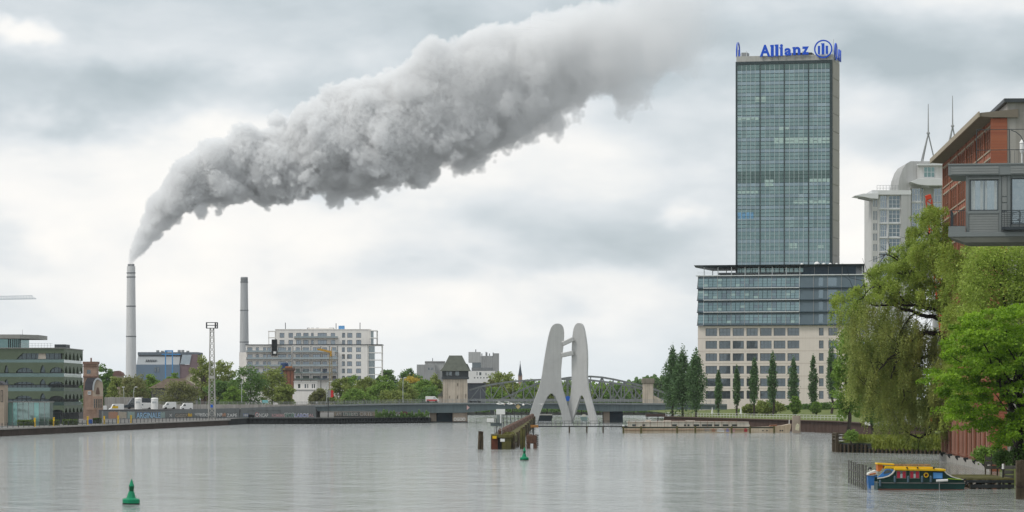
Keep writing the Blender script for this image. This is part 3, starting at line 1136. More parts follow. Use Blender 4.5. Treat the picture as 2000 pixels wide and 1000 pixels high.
def graffiti_wall(label, a, b, tops, marks, patches=(), recess=(), lift=0.0):
    loc, rz, L_ = wall_frame(a, b)
    t = thing('graffiti_wall', label, 'wall', loc, rz)
    pts = [(0, 0), (L_, 0)]
    for px, py in reversed(tops):
        s, Y = px_on(a, b, px)
        pts.append((min(max(s, 0), L_), Z(py, Y) - ZL))
    MB().prism(pts, 0.0, 0.5).build('wall', WALLG, t)
    y = -0.012
    for p0, p1, q0, q1, c in patches:
        s0, Y0 = px_on(a, b, p0)
        s1, Y1 = px_on(a, b, p1)
        z0, z1 = max(Z(q1, Y0) - ZL, 0.02), Z(q0, Y0) - ZL
        rg = np.random.default_rng(int(p0))
        n = 9
        up = [(s0 + (s1 - s0) * i / n, z1 + rg.normal() * 0.12) for i in range(n + 1)]
        lo = [(s1 - (s1 - s0) * i / n, z0 + abs(rg.normal()) * 0.08) for i in range(n + 1)]
        y -= 0.004
        MB().prism(up + lo, y, 0.0).build('painted_patch', GR[c], t)
    for s_, p0, p1, q0, q1, c, sh_ in marks:
        lf = lift if p0 > 368 else 0.0
        q0, q1 = q0 - lf, q1 - lf
        s0, Y0 = px_on(a, b, p0)
        s1, _ = px_on(a, b, p1)
        z0, z1 = max(Z(q1, Y0) - ZL, 0.03), Z(q0, Y0) - ZL
        if sh_:
            me = fit_text(text_mesh(s_, 2, 0.004, GR[sh_], 0.07), s1 - s0 + 0.25, z1 - z0 + 0.2)
            inst('lettering', me, t, (s0 - 0.12, y - 0.02, z0 - 0.05))
        me = fit_text(text_mesh(s_, 2, 0.006, GR[c], 0.03), s1 - s0, z1 - z0)
        inst('lettering', me, t, (s0, y - 0.04, z0))
    for p0, p1, q0, q1 in recess:
        s0, Y0 = px_on(a, b, p0)
        s1, _ = px_on(a, b, p1)
        mb = MB()
        z0, z1 = Z(q1, Y0) - ZL, Z(q0, Y0) - ZL
        mb.box(s0 - 0.15, s0, -0.14, -0.005, z0, z1)
        mb.box(s1, s1 + 0.15, -0.14, -0.005, z0, z1)
        mb.box(s0 - 0.15, s1 + 0.15, -0.16, -0.005, z1, z1 + 0.18)
        mb.build('niche_frame', WALLG, t)
    return t


graffiti_wall('long grey ramp wall with orange and light blue graffiti under the white silos', (-118.0, 1004.0), (-81.8, 1045.0), [(195, 803), (330, 802), (380, 799), (470, 797)],
              [('ARGINALE', 266, 313, 806, 817, 'sky', 'blue'), ('X', 330, 336, 808, 814, 'white', 'black'), ('GIGGS', 342, 366, 808, 815.5, 'cream', 'black'), ('WEYPN-CZ', 380, 400, 809, 814, 'white', None), ('EZO', 390, 407, 810, 816, 'white', None), ('NF', 424, 434, 809, 816, 'white', None), ('ZAPE', 442, 463, 810, 817, 'white', 'black')],
              [(212, 230, 804.5, 818, 'orange'), (231, 247, 804.5, 818, 'cream'), (249, 263, 804.5, 818, 'teal'), (313, 322, 805, 817, 'teal'), (367, 375, 808, 814, 'gold'), (434, 441, 807.5, 814, 'orange')], lift=2.2)
graffiti_wall('grey bridge abutment wall with niches and white, red and violet graffiti', (-81.8, 1045.0), (-59.4, 1056.0), [(471, 797), (540, 794), (616, 791.5)],
              [('HH', 476, 484, 811, 816, 'white', 'blue'), ('O', 499, 505, 809, 817, 'white', 'red'), ('NCAP', 506, 524, 810, 817.5, 'white', 'black'), ('ROMEMA', 531, 556, 811, 817.5, 'pink', None), ('SPOR', 556, 575, 810, 817.5, 'green', 'white'), ('LABOS', 576, 602, 811, 817.5, 'violet', 'white'), ('AL', 603, 613, 811, 817, 'pink', None)],
              [(485, 497, 810, 817, 'black')], [(485, 498, 801, 807), (504, 524, 801, 807), (530, 547, 801, 807)], lift=2.8)

# the parapet above the ramp
w = thing('parapet_wall', 'long pale concrete parapet with railing above the ramp', 'wall', (0, 0, 0))
for i in range(20):
    a = X(205 + i * 33, 1079)
    MB().box(a + 0.04, a + 33 * 1079 / F - 0.04, 1079, 1079.4, 3.0, 5.5).build('panel', CONCRETE, w, bevel=0.03)
mb = MB()
for z in (5.75, 6.05, 6.3):
    mb.bar((X(300, 1079), 1079.2, z), (X(865, 1079), 1079.2, z), 0.06, 0.07)
mb.build('rail', STEEL_GREY, w)
pmr = MB().box(-0.04, 0.04, -0.04, 0.04, 5.45, 6.32).mesh('post', STEEL_GREY)
for px in range(302, 864, 9):
    inst('post', pmr, w, (X(px, 1079), 1079.2, 0))

# two white silos standing behind the ramp wall
for px, lab in ((270, 'left one of the two white round silos on the ramp'), (302, 'right one of the two white round silos on the ramp')):
    Ys = 1040.0
    U = Ys / F
    s = thing('silo', lab, 'silo', (X(px, Ys), Ys, 4.15 - 0.3), 0, 'white silos on the ramp')
    zb, zt = 0.0, Z(777, Ys) - 3.85
    r = 7.0 * U
    MB().lathe([(r, 0), (r, zt - 0.5)], 20).build('body', WHITE, s, smooth=False)
    MB().lathe([(r * 1.03, zt - 0.5), (r * 1.03, zt - 0.3), (r * 0.8, zt), (0.05, zt + 0.05)], 20).build('lid', WHITE, s)
    MB().box(-r * 0.55, r * 0.55, -r - 0.01, -r * 0.8, zt * 0.58, zt * 0.72).build('sign_panel', mat('pale_grey_print', (0.5, 0.53, 0.54), 0.6), s)

# ---- vehicles
TYRE = mat('tyre', (0.02, 0.02, 0.02), 0.8)
CARGLASS = glass('car_glass', (0.5, 0.55, 0.58), 0.3, body=(0.015, 0.018, 0.02))


def van(label, loc, rz, L_=5.4, H_=2.4, W_=2.0, paint=WHITE, side=None, flip=False, group=None, kind='van', car=False):
    t = thing('van' if not car else 'car', label, kind, loc, rz, group)
    if car:
        prof = [(-L_ / 2, 0.35), (L_ / 2, 0.35), (L_ / 2, 0.75), (L_ * 0.28, 0.92), (L_ * 0.12, H_), (-L_ * 0.28, H_), (-L_ * 0.44, 0.95), (-L_ / 2, 0.85)]
    else:
        prof = [(-L_ / 2, 0.35), (L_ / 2, 0.35), (L_ / 2, 0.95), (L_ * 0.46, 1.15), (L_ * 0.36, 1.30), (L_ * 0.23, H_ - 0.08), (L_ * 0.17, H_), (-L_ * 0.48, H_), (-L_ / 2, H_ - 0.15)]
    s = -1 if flip else 1
    prof = [(x * s, z) for x, z in prof]
    MB().prism(prof, -W_ / 2, W_ / 2).build('body', paint, t, bevel=0.05)
    if car:
        g = [(L_ * 0.25, 0.95), (L_ * 0.11, H_ - 0.1), (-L_ * 0.27, H_ - 0.1), (-L_ * 0.40, 0.98)]
    else:
        g = [(L_ * 0.335, 1.32), (L_ * 0.225, H_ - 0.35), (L_ * 0.10, H_ - 0.35), (L_ * 0.10, 1.32)]
    g = [(x * s, z) for x, z in g]
    MB().prism(g, -W_ / 2 - 0.015, W_ / 2 + 0.015).build('side_window', CARGLASS, t)
    if side:
        a, b, z0, z1, m_ = side
        MB().box(a * L_, b * L_, -W_ / 2 - 0.02, -W_ / 2 + 0.1, z0, z1).build('side_print', m_, t)
    wm = MB().tube((0, -0.12, 0), (0, 0.12, 0), 0.36, n=12).mesh('wheel', TYRE)
    for x in (-0.31, 0.31):
        for y in (-1, 1):
            inst('wheel', wm, t, (x * L_, y * (W_ / 2 - 0.1), 0.36))
    return t


RZ = 4.15
van('white box van at the left end of the ramp by the brick house', (X(192, 1006), 1008, RZ - 1.2), 0.25, 4.2, 2.3, flip=True, group='vans parked on the ramp')
van('white van with yellow panel on its side, left of the silos', (X(227, 1022), 1022, RZ - 0.9), 0.25, 4.3, 2.5, side=(-0.3, 0.1, 1.2, 1.9, YELLOW), flip=True, group='vans parked on the ramp')
van('dark grey coach behind the two white silos', (X(272, 1062), 1062, RZ), 0.25, 10.0, 3.3, 2.4, paint=mat('dark_coach', (0.05, 0.06, 0.07), 0.35), flip=True, kind='coach')
van('white van right behind the left silo', (X(283, 1048), 1046, RZ - 0.2), 0.25, 4.6, 2.1, flip=True, group='vans parked on the ramp')
van('white van right of the right silo', (X(331, 1052), 1052, RZ - 0.1), 0.25, 3.9, 2.2, flip=True, group='vans parked on the ramp')
van('low white van roof behind the ramp wall, right of the silos', (X(364, 1058), 1058, RZ - 0.4), 0.25, 3.7, 2.2, flip=True, group='vans parked on the ramp')


# ---- lattice floodlight mast
def lattice_mast():
    Ym = 962.0
    U = Ym / F
    t = thing('floodlight_mast', 'tall pale steel lattice mast with boxed platform on the quay', 'mast', (X(414, Ym), Ym, ZL))
    h = Z(641, Ym) - ZL
    wb, wt = 13.0 * U / 2, 7.0 * U / 2
    MAST = mat('pale_galvanised_steel', (0.46, 0.45, 0.42), 0.6, var=0.15, streak=0.3)
    lm = []
    for sx in (-1, 1):
        for sy in (-1, 1):
            MB().bar((sx * wb, sy * wb, -0.3), (sx * wt, sy * wt, h), 0.16, 0.16).build('leg', MAST, t)
    n = 15
    for i in range(n):
        z0, z1 = h * i / n, h * (i + 1) / n
        w0, w1 = wb + (wt - wb) * i / n, wb + (wt - wb) * (i + 1) / n
        mb = MB()
        for k in range(4):
            c, s = (1, 0, -1, 0)[k], (0, 1, 0, -1)[k]
            rot = lambda x, y: (x * c - y * s, x * s + y * c)
            a, b = rot(-w0, -w0), rot(w1, -w1)
            mb.bar((*a, z0), (*b, z1), 0.08, 0.08)
            a, b = rot(w0, -w0), rot(-w1, -w1)
            mb.bar((*a, z0), (*b, z1), 0.08, 0.08)
            a, b = rot(-w1, -w1), rot(w1, -w1)
            mb.bar((*a, z1), (*b, z1), 0.07, 0.07)
        mb.build('bracing', MAST, t)
    mb = MB()
    pw = 10.5 * U
    z0, z1 = h, h + 11 * U
    for z in (z0, (z0 + z1) / 2, z1):
        for a, b in (((-pw, -pw * 0.7), (pw, -pw * 0.7)), ((-pw, pw * 0.7), (pw, pw * 0.7)), ((-pw, -pw * 0.7), (-pw, pw * 0.7)), ((pw, -pw * 0.7), (pw, pw * 0.7))):
            mb.bar((*a, z), (*b, z), 0.14, 0.16)
    for x in (-pw, pw):
        for y in (-pw * 0.7, pw * 0.7):
            mb.bar((x, y, z0), (x, y, z1), 0.14, 0.14)
    mb.box(-pw, pw, -pw * 0.7, pw * 0.7, z0 - 0.08, z0)
    mb.build('platform', STEEL_DARK, t)
    MB().box(pw * 0.55, pw * 0.8, -pw * 0.6, -pw * 0.3, z0 + 0.1, z1 - 0.1).build('floodlight', DARK, t)
    MB().box(-0.35, 0.35, -wb * 0.9 - 0.12, -wb * 0.9, 3.4, 4.2).build('sign_plate', BLUE, t)
    MB().box(-0.7, 0.7, -wb * 0.95, -wb * 0.6, h * 0.45, h * 0.48).build('rest_platform', MAST, t)


lattice_mast()


# ---- street lamps and sign on the bridge approach
def street_lamp(px, top, base, Y, lab, bend=6):
    U = Y / F
    t = thing('street_lamp', lab, 'street lamp', (X(px, Y), Y, Z(base, Y)), 0, 'lamps along the bridge road')
    h = (base - top) * U
    mb = MB()
    pts = [(0, 0, 0), (0, 0, h * 0.72), (bend * 0.15 * U, 0, h * 0.86), (bend * 0.45 * U, 0, h * 0.96), (bend * U, 0, h)]
    for a, b in zip(pts[:-1], pts[1:]):
        mb.tube(a, b, 0.11, 0.09, n=6)
    mb.build('pole', mat('pale_green_grey_pole', (0.42, 0.46, 0.43), 0.5), t)
    MB().box(bend * U - 0.1, bend * U + 0.75, -0.18, 0.18, h - 0.1, h + 0.12).build('lamp_head', WHITE, t, bevel=0.04)


street_lamp(472, 738, 786, 1081.5, 'curved street lamp before the big dark green tree')
street_lamp(638, 745, 786, 1081.5, 'curved street lamp left of the red and grey traffic sign')
street_lamp(787, 738, 786, 1081.5, 'thin street lamp left of the stone bridge tower', 2)
street_lamp(242, 756, 800, 1090, 'left of two thin lamps before the tall chimney foot', -3)
street_lamp(261, 756, 800, 1090, 'right of two thin lamps before the tall chimney foot', 3)

Yq = 1058.6
s = thing('traffic_sign', 'square red and grey traffic sign on a dark pole at the bridge', 'sign', (X(641, Yq), Yq, 4.2))
MB().tube((0, 0, -2.6), (0, 0, Z(761, Yq) - 4.2), 0.13, n=8).build('pole', STEEL_DARK, s)
MB().box(-0.2, 5.5 * Yq / F, -0.12, 0.05, Z(776, Yq) - 4.2, Z(762, Yq) - 4.2).build('plate', STEEL_GREY, s)
MB().prism([(5 * Yq / F, Z(776, Yq) - 4.2), (9 * Yq / F, Z(776, Yq) - 4.2), (11 * Yq / F, Z(772, Yq) - 4.2), (9 * Yq / F, Z(769, Yq) - 4.2), (11 * Yq / F, Z(766, Yq) - 4.2), (9 * Yq / F, Z(762, Yq) - 4.2), (5.2 * Yq / F, Z(762, Yq) - 4.2)], -0.2, -0.13).build('red_field', RED, s)
Yq = 1082.0
s = thing('information_board', 'small turquoise and white board on the road above the graffiti', 'sign', (X(518, Yq), Yq, 5.9))
MB().box(-0.9, 0.9, -0.1, 0.0, 0, 0.9).build('board', mat('turquoise_paint', (0.22, 0.55, 0.55), 0.5, var=0.2, vscale=2), s)
MB().box(-0.08, 0.08, 0.0, 0.1, -1.5, 0).build('post', STEEL_GREY, s)

graffiti_wall('pale wall under the bridge covered in white and grey lettering', (X(652, 1082), 1082.0), (X(738, 1082), 1082.0), [(652, 802), (738, 802)],
              [('AM', 656, 667, 805, 812.5, 'white', 'black'), ('LISTERS', 670, 700, 804, 812.5, 'white', 'black'), ('ORTE', 702, 728, 804.5, 812.5, 'white', 'black')], [(653, 668, 803.5, 813, 'cream'), (669, 701, 803, 813, 'teal'), (702, 737, 803, 813, 'cream')])
hut = thing('brown_hut', 'small brown roofed hut on the bank under the bridge', 'hut', (X(789, 1056), 1056, ZL))
MB().box(-1.2, 1.2, 0, 2, 0, 1.2).build('wall', WOOD_OLD, hut)
MB().prism([(-1.7, 1.15), (1.7, 1.15), (0.6, 1.9), (-0.6, 1.9)], -0.3, 2.3).build('roof', mat('hut_roof', (0.11, 0.055, 0.045), 0.9), hut)
# ------------------------------------------------------------------ road bridge
YB = 1060.0
UB = YB / F
GIRDER = mat('bridge_girder_paint', (0.115, 0.150, 0.158), 0.55, var=0.08, vscale=0.2, streak=0.25)
DECK = mat('bridge_deck_edge', (0.22, 0.245, 0.245), 0.75, var=0.1, streak=0.2)
f = Face(600, YB, 0.0)
br = thing('road_bridge', 'long low blue grey road bridge across the river', 'bridge', f.loc)
top = [(600, 795), (700, 792), (780, 790.6), (900, 789.6), (1060, 789.2), (1310, 790.6), (1420, 792)]
bot = [(1420, 800), (1310, 800), (1240, 803), (1180, 804), (1120, 800), (1050, 797.5), (980, 799), (905, 806), (845, 806.5), (790, 804.5), (700, 803), (600, 803)]
MB().prism(f.poly(top + bot), 0.0, 15.0).build('girder', GIRDER, br)
top2 = [(x, y - 3.0) for x, y in top]
MB().prism(f.poly(top2 + [(x, y - 0.02) for x, y in reversed(top)]), -0.35, 15.35).build('deck', DECK, br)
mb = MB()
for yy in (-0.2, 15.2):
    for dz in (0.55, 0.85, 1.12):
        for (a, b), (c, d) in zip(top2[:-1], top2[1:]):
            mb.bar((f.x(a), yy, f.z(b) + dz), (f.x(c), yy, f.z(d) + dz), 0.05, 0.05)
mb.build('handrail', STEEL_GREY, br)
rp_ = MB().box(-0.04, 0.04, -0.04, 0.04, 0, 1.12).mesh('railing_post', STEEL_GREY)
for px in range(604, 1400, 8):
    zt = np.interp(px, [p[0] for p in top2], [p[1] for p in top2])
    inst('railing_post', rp_, br, (f.x(px), -0.2, f.z(zt)))
PIER = mat('pier_stone', (0.32, 0.265, 0.215), 0.9, var=0.15, vscale=0.4, streak=0.4)
PIERDARK = mat('pier_dark_blue_hull', (0.022, 0.040, 0.055), 0.7, var=0.2)
for a, b, c, m_, nm in ((839, 852, 3.0, PIER, 'pier'), (884, 912, 2.0, PIER, 'pier'), (852.3, 883.7, 4.0, PIERDARK, 'pier_infill'), (1179, 1191, 3.0, PIER, 'pier'), (1191.3, 1217, 4.0, PIERDARK, 'pier_infill')):
    MB().box(f.x(a), f.x(b), c - 1.6, 13.5, -1.0, f.z(806 if a < 1000 else 803.8)).build(nm, m_, br)
me = fit_text(text_mesh('OGOO', 2, 0.01, GR['white'], 0.06), 23 * UB, 6.5 * UB)
inst('graffiti', me, br, (f.x(886), 0.38, f.z(822)))
# fender timbers at the pier and the navigation signs on the girder
MB().box(f.x(836), f.x(914), 0.0, 0.35, -0.5, 0.35).build('fender', DARKPILE, br)
for px in (912.5, 1106):
    MB().prism([(-0.1, -0.75), (0.75, 0), (-0.1, 0.75)], -0.1, -0.02).build('navigation_arrow', mat('pale_pink_sign', (0.62, 0.42, 0.40), 0.6), br, loc=(f.x(px), 0, f.z(796)))
MB().prism([(-0.75, 0), (0, -0.85), (0.75, 0), (0, 0.85)], -0.12, -0.02).build('navigation_diamond', mat('ochre_sign', (0.50, 0.36, 0.12), 0.6, color2=(0.62, 0.5, 0.3), vscale=2.0), br, loc=(f.x(1012), 0, f.z(794)))

van('white van with red lower side driving on the bridge', (X(844, 1063), 1063, Z(786.6, 1060)), 0, 4.0, 1.95, 1.8, side=(-0.42, 0.40, 0.45, 1.0, RED))
van('dark low car on the bridge right of the stone tower', (X(928, 1063), 1063, Z(786.6, 1060) - 0.3), 0, 3.9, 1.35, 1.7, paint=mat('dark_car_paint', (0.03, 0.035, 0.04), 0.3), kind='car', car=True)


# ---- two people walking on the bridge
def person(label, loc, shirt, trousers, rz, stride=0.25):
    t = thing('person', label, 'person', loc, rz)
    js = [(0, 0, 0.95), (0, 0, 1.2), (0, 0, 1.42), (0, 0.01, 1.52), (0, 0.02, 1.66), (0, 0.01, 1.74),
          (0.10, 0, 0.90), (0.11, stride * 0.5, 0.50), (0.11, stride * 0.6, 0.08), (0.11, stride * 0.6 - 0.18, 0.04),
          (-0.10, 0, 0.90), (-0.11, -stride * 0.5, 0.50), (-0.11, -stride * 0.4, 0.08), (-0.11, -stride * 0.4 - 0.18, 0.04),
          (0.20, 0, 1.40), (0.25, -0.08, 1.12), (0.24, -0.2, 0.88), (-0.20, 0, 1.40), (-0.25, 0.08, 1.12), (-0.24, 0.0, 0.86)]
    ed = [(0, 1), (1, 2), (2, 3), (3, 4), (4, 5), (0, 6), (6, 7), (7, 8), (8, 9), (0, 10), (10, 11), (11, 12), (12, 13), (2, 14), (14, 15), (15, 16), (2, 17), (17, 18), (18, 19)]
    rr = [0.16, 0.15, 0.16, 0.06, 0.10, 0.07, 0.10, 0.065, 0.05, 0.04, 0.10, 0.065, 0.05, 0.04, 0.075, 0.05, 0.035, 0.075, 0.05, 0.035]
    me = bpy.data.meshes.new('body')
    me.from_pydata(js, ed, [])
    o = inst('body', me, t)
    sk = o.modifiers.new('skin', 'SKIN')
    for i, r in enumerate(rr):
        me.skin_vertices[0].data[i].radius = (r, r * (0.7 if i < 3 else 1))
    me.skin_vertices[0].data[0].use_root = True
    o.modifiers.new('sub', 'SUBSURF').levels = 1
    o.modifiers['sub'].render_levels = 1
    m_ = bpy.data.materials.new('clothes')
    m_.use_nodes = True
    N, L = m_.node_tree.nodes, m_.node_tree.links
    tc = N.new('ShaderNodeTexCoord')
    sp = N.new('ShaderNodeSeparateXYZ')
    L.new(tc.outputs['Object'], sp.inputs[0])
    rp2 = N.new('ShaderNodeValToRGB')
    rp2.color_ramp.interpolation = 'CONSTANT'
    el = rp2.color_ramp.elements
    el[0].color = (*trousers, 1)
    el[1].position = 0.5
    el[1].color = (*shirt, 1)
    e3 = el.new(0.75)
    e3.color = (0.45, 0.28, 0.2, 1)
    e4 = el.new(0.855)
    e4.color = (0.04, 0.03, 0.02, 1)
    mlt = N.new('ShaderNodeMath')
    mlt.operation = 'DIVIDE'
    mlt.inputs[1].default_value = 2.0
    L.new(sp.outputs[2], mlt.inputs[0])
    L.new(mlt.outputs[0], rp2.inputs[0])
    L.new(rp2.outputs[0], N['Principled BSDF'].inputs['Base Color'])
    me.materials.append(m_)


person('person in dark clothes walking on the bridge, left one of two', (X(672, 1061), 1061.2, Z(789.9, 1060)), (0.02, 0.02, 0.025), (0.02, 0.02, 0.03), 1.4)
person('person in dark jacket walking on the bridge, right one of two', (X(712, 1061), 1061.2, Z(789.2, 1060)), (0.03, 0.03, 0.03), (0.02, 0.025, 0.05), 1.5, -0.3)

# ---- stone bridge tower with hipped roof
f = Face(865, 1100, 2.0)
tw = thing('bridge_tower', 'sandstone bridge tower with dark timber storey and steep hipped roof', 'tower', f.loc)
STONE = mat('tower_sandstone', (0.54, 0.47, 0.385), 0.9, var=0.12, vscale=0.35, streak=0.45, bump=0.15)
SLATE = mat('tower_slate', (0.105, 0.115, 0.095), 0.8, var=0.18, vscale=0.8, bump=0.3, bscale=2)
TIMBER = mat('tower_timber', (0.085, 0.095, 0.10), 0.8, var=0.15, streak=0.2)
wb = f.x(913)
mb = MB()
slits = [(f.x(893), f.x(894.8), f.z(754), f.z(748.5)), (f.x(877), f.x(878.6), f.z(778), f.z(773)), (f.x(893), f.x(894.6), f.z(779), f.z(772.5)), (f.x(909), f.x(910.6), f.z(778), f.z(769.5))]
wall_holes(mb, 0, wb, 0, f.z(740.5), slits, 0, 0.8)
mb.box(0.4, wb - 0.05, 0.8, 8.0, 0, f.z(740.5))
mb.build('shaft', STONE, tw)
for s0 in (0.0, 0.92):
    pass
for px in (872, 903):
    MB().box(f.x(px) - 0.12, f.x(px) + 0.12, -0.12, 0.0, 0, f.z(742)).build('pilaster_strip', STONE, tw)
MB().box(f.x(862.5), f.x(915.5), -0.4, 8.4, f.z(740.5), f.z(736)).build('cornice', TIMBER, tw, bevel=0.06)
wins = [(f.x(871.5), f.x(876), f.z(733.5), f.z(725.5)), (f.x(877), f.x(883), f.z(733.5), f.z(725.5)), (f.x(889), f.x(897), f.z(733.5), f.z(725.5)), (f.x(912.2), f.x(913.8), f.z(734), f.z(725))]
mb = MB()
wall_holes(mb, f.x(863.5), f.x(914.5), f.z(736), f.z(724.5), wins[:3], 0, 0.25)
mb.box(f.x(863.5), f.x(914.5), 0.6, 8.0, f.z(736), f.z(724.5))
mb.build('timber_storey', TIMBER, tw)
for a, b, c, d in wins[:3]:
    add_window(tw, (a + b) / 2, c, b - a, d - c, 0.12, 3, 1, mat('grey_window_frame', (0.3, 0.31, 0.3), 0.7), GLASS_DARK, 0.08)
e0, e1 = f.x(859), f.x(920)
z0, zm, z1 = f.z(724.5), f.z(718), f.z(694)
rf = MB()
rv = []
for (xa, xb, ya, yb, z) in ((e0, e1, -1.1, 9.1, z0), (f.x(865), f.x(914), -0.1, 8.1, zm), (f.x(877), f.x(902), 3.2, 4.8, z1)):
    rv += [(xa, ya, z), (xb, ya, z), (xb, yb, z), (xa, yb, z)]
rfs = []
for k in range(2):
    for i in range(4):
        rfs.append((k * 4 + i, k * 4 + (i + 1) % 4, k * 4 + 4 + (i + 1) % 4, k * 4 + 4 + i))
rfs += [(8, 9, 10, 11), (3, 2, 1, 0)]
rf.add(rv, rfs)
rf.build('roof', SLATE, tw)
MB().prism(f.poly([(906, 719), (918, 722), (913, 711), (908, 709)]), 2.5, 5.5).build('dormer', SLATE, tw)
# little annex at its foot
MB().box(f.x(855), f.x(864.5), 1, 6, 0, f.z(773)).build('annex', STONE, tw)
MB().prism(f.poly([(853, 774), (865, 774), (865, 763)]), 0.6, 6.4).build('annex_roof', SLATE, tw)

# ---- railway truss bridge behind
TRUSS = mat('truss_grey_paint', (0.20, 0.215, 0.215), 0.6, var=0.12, streak=0.25)


def truss_bridge(label, Y, pxa, pxb, arc, deck, n, depth=5.0):
    f_ = Face(pxa, Y, 0.0)
    t = thing('railway_bridge', label, 'bridge', f_.loc)
    xs2 = [pxa + (pxb - pxa) * i / n for i in range(n + 1)]
    tops = [np.interp(x, *zip(*arc)) for x in xs2]
    for side, y in enumerate((0.0, depth)):
        c1, c2 = MB(), MB()
        for i in range(n):
            c1.bar((f_.x(xs2[i]), y, f_.z(tops[i])), (f_.x(xs2[i + 1]), y, f_.z(tops[i + 1])), 0.5, 0.55)
        c2.bar((f_.x(pxa), y, f_.z(deck)), (f_.x(pxb), y, f_.z(deck)), 0.5, 0.9)
        c1.build('top_chord', TRUSS, t)
        c2.build('bottom_chord', TRUSS, t)
        for i in range(1, n):
            MB().bar((f_.x(xs2[i]), y, f_.z(deck)), (f_.x(xs2[i]), y, f_.z(tops[i])), 0.22, 0.22, up=(0, 1, 0)).build('vertical', TRUSS, t)
        for i in range(n):
            a, b = (i, i + 1) if i % 2 == 0 else (i + 1, i)
            MB().bar((f_.x(xs2[a]), y, f_.z(deck)), (f_.x(xs2[b]), y, f_.z(tops[b])), 0.26, 0.36, up=(0, 1, 0)).build('diagonal', TRUSS, t)
    mb = MB()
    for i in range(1, n):
        mb.bar((f_.x(xs2[i]), 0, f_.z(tops[i])), (f_.x(xs2[i]), depth, f_.z(tops[i])), 0.2, 0.25)
    mb.build('cross_beams', TRUSS, t)
    MB().box(f_.x(pxa), f_.x(pxb), 0.3, depth - 0.3, f_.z(deck + 2.5), f_.z(deck)).build('deck', TRUSS, t)
    return t


truss_bridge('grey steel truss railway bridge with arched top chord, the nearer one', 1102, 917, 1256, [(917, 762), (935, 756), (965, 750), (1000, 745), (1045, 742), (1100, 740.5), (1150, 742), (1200, 748), (1235, 754), (1256, 760)], 782, 16)
truss_bridge('grey steel truss railway bridge half hidden, the farther one', 1116, 978, 1330, [(978, 780), (1010, 766), (1040, 752), (1075, 743), (1120, 736), (1165, 735), (1200, 741), (1250, 752), (1290, 764), (1330, 778)], 782, 16)

f = Face(1255, 1096, 0.0)
pl_ = thing('stone_pylon', 'weathered beige stone pylon at the right end of the railway bridge', 'pylon', f.loc)
MB().box(0.15, f.x(1276), 0, 4, f.z(792), f.z(749)).build('shaft', STONE, pl_, bevel=0.08)
MB().box(-0.15, f.x(1278), -0.3, 4.3, f.z(749), f.z(739)).build('head', mat('dark_stone', (0.25, 0.225, 0.18), 0.9, var=0.2, streak=0.5), pl_, bevel=0.1)
MB().prism(f.poly([(1276.5, 790), (1298, 790), (1298, 784), (1279, 773), (1276.5, 773)]), 0.5, 4).build('wing_wall', STONE, pl_)
rng = np.random.default_rng(3)
c = np.stack([rng.uniform(0, f.x(1277), 260), rng.uniform(0, 4, 260), f.z(739) + rng.uniform(0, 0.35, 260)], 1)
inst('ivy', leaves('ivy', c, 0.35, rng, LEAF_DARK), pl_)
f = Face(860, 1170, 0.0)
bl_ = thing('signal_house', 'dark blue grey railway building at the left end of the truss', 'building', f.loc)
MB().box(f.x(905), f.x(948), 0, 10, f.z(788), f.z(750)).build('wall', mat('dark_blue_grey_wall', (0.085, 0.095, 0.11), 0.8, var=0.12), bl_)
MB().box(f.x(904), f.x(949), -0.4, 10.4, f.z(750), f.z(748)).build('roof', ROOF_DARK, bl_)
for px in (920, 930, 940):
    add_window(bl_, f.x(px), f.z(760), 1.2, 1.0, -0.03, 2, 1, FRAME_DARK, GLASS_DARK)
# ------------------------------------------------------------------ far buildings
PLASTER = mat('white_plaster', (0.84, 0.81, 0.77), 0.85, var=0.05, vscale=0.3, streak=0.12)
PLASTER_GREY = mat('far_grey_concrete', (0.34, 0.345, 0.34), 0.85, var=0.08, vscale=0.15, streak=0.3)
PLASTER_PALE = mat('far_pale_concrete', (0.46, 0.465, 0.455), 0.85, var=0.06, vscale=0.15, streak=0.3)
WG = glass('apartment_glass', (0.55, 0.63, 0.70), 0.34, body=(0.07, 0.09, 0.115))
BAL = glass('balcony_front_glass', (0.60, 0.68, 0.70), 0.30, body=(0.10, 0.13, 0.14))
SLABM = mat('balcony_slab', (0.30, 0.29, 0.27), 0.8)

f = Face(480, 1500, 1.2)
ap = thing('apartment_building', 'white stepped apartment block with balconies under construction', 'building', f.loc)
u_rows = [(650, 659.5), (664, 673)]
l_rows = [(678.5, 687.5), (692, 701), (706, 715), (720, 729), (734, 742)]
u_cols = [(545.6, 554.7), (563, 571.7), (578, 587.5), (592, 602), (607, 612), (620, 637.6), (645.6, 654), (667.7, 673.6), (678, 687.5), (695.5, 705)]
l_cols = [(577.6, 586), (591, 604), (611, 625.6), (629.6, 639), (647, 657), (667.7, 673.6), (678, 687.5), (695.5, 705)]
w_cols = [(483, 493), (499.5, 505.6), (513.6, 520), (522, 529), (543, 559), (562, 569)]
cr = lambda a, b, c, d: (f.x(a), f.x(b), f.z(d), f.z(c))
holes = [cr(a, b, c, d) for a, b in u_cols for c, d in u_rows]
mb = MB()
wall_holes(mb, f.x(537), f.x(722), f.z(674), f.z(643.5), holes, 2.0, 2.6)
mb.box(f.x(537), f.x(722), 3.0, 16, f.z(674), f.z(643.6))
mb.build('upper_wall', PLASTER, ap)
holes = [cr(a, b, c, d) for a, b in l_cols for c, d in l_rows]
mb = MB()
wall_holes(mb, f.x(570), f.x(718), 0, f.z(673.8), holes, 0, 0.6)
mb.box(f.x(570), f.x(718), 1.0, 18, 0, f.z(673.9))
mb.build('main_wall', PLASTER, ap)
holes = [cr(a, b, c, d) for a, b in w_cols for c, d in l_rows]
mb = MB()
wall_holes(mb, f.x(480), f.x(570), 0, f.z(673.8), holes, 0.3, 0.9)
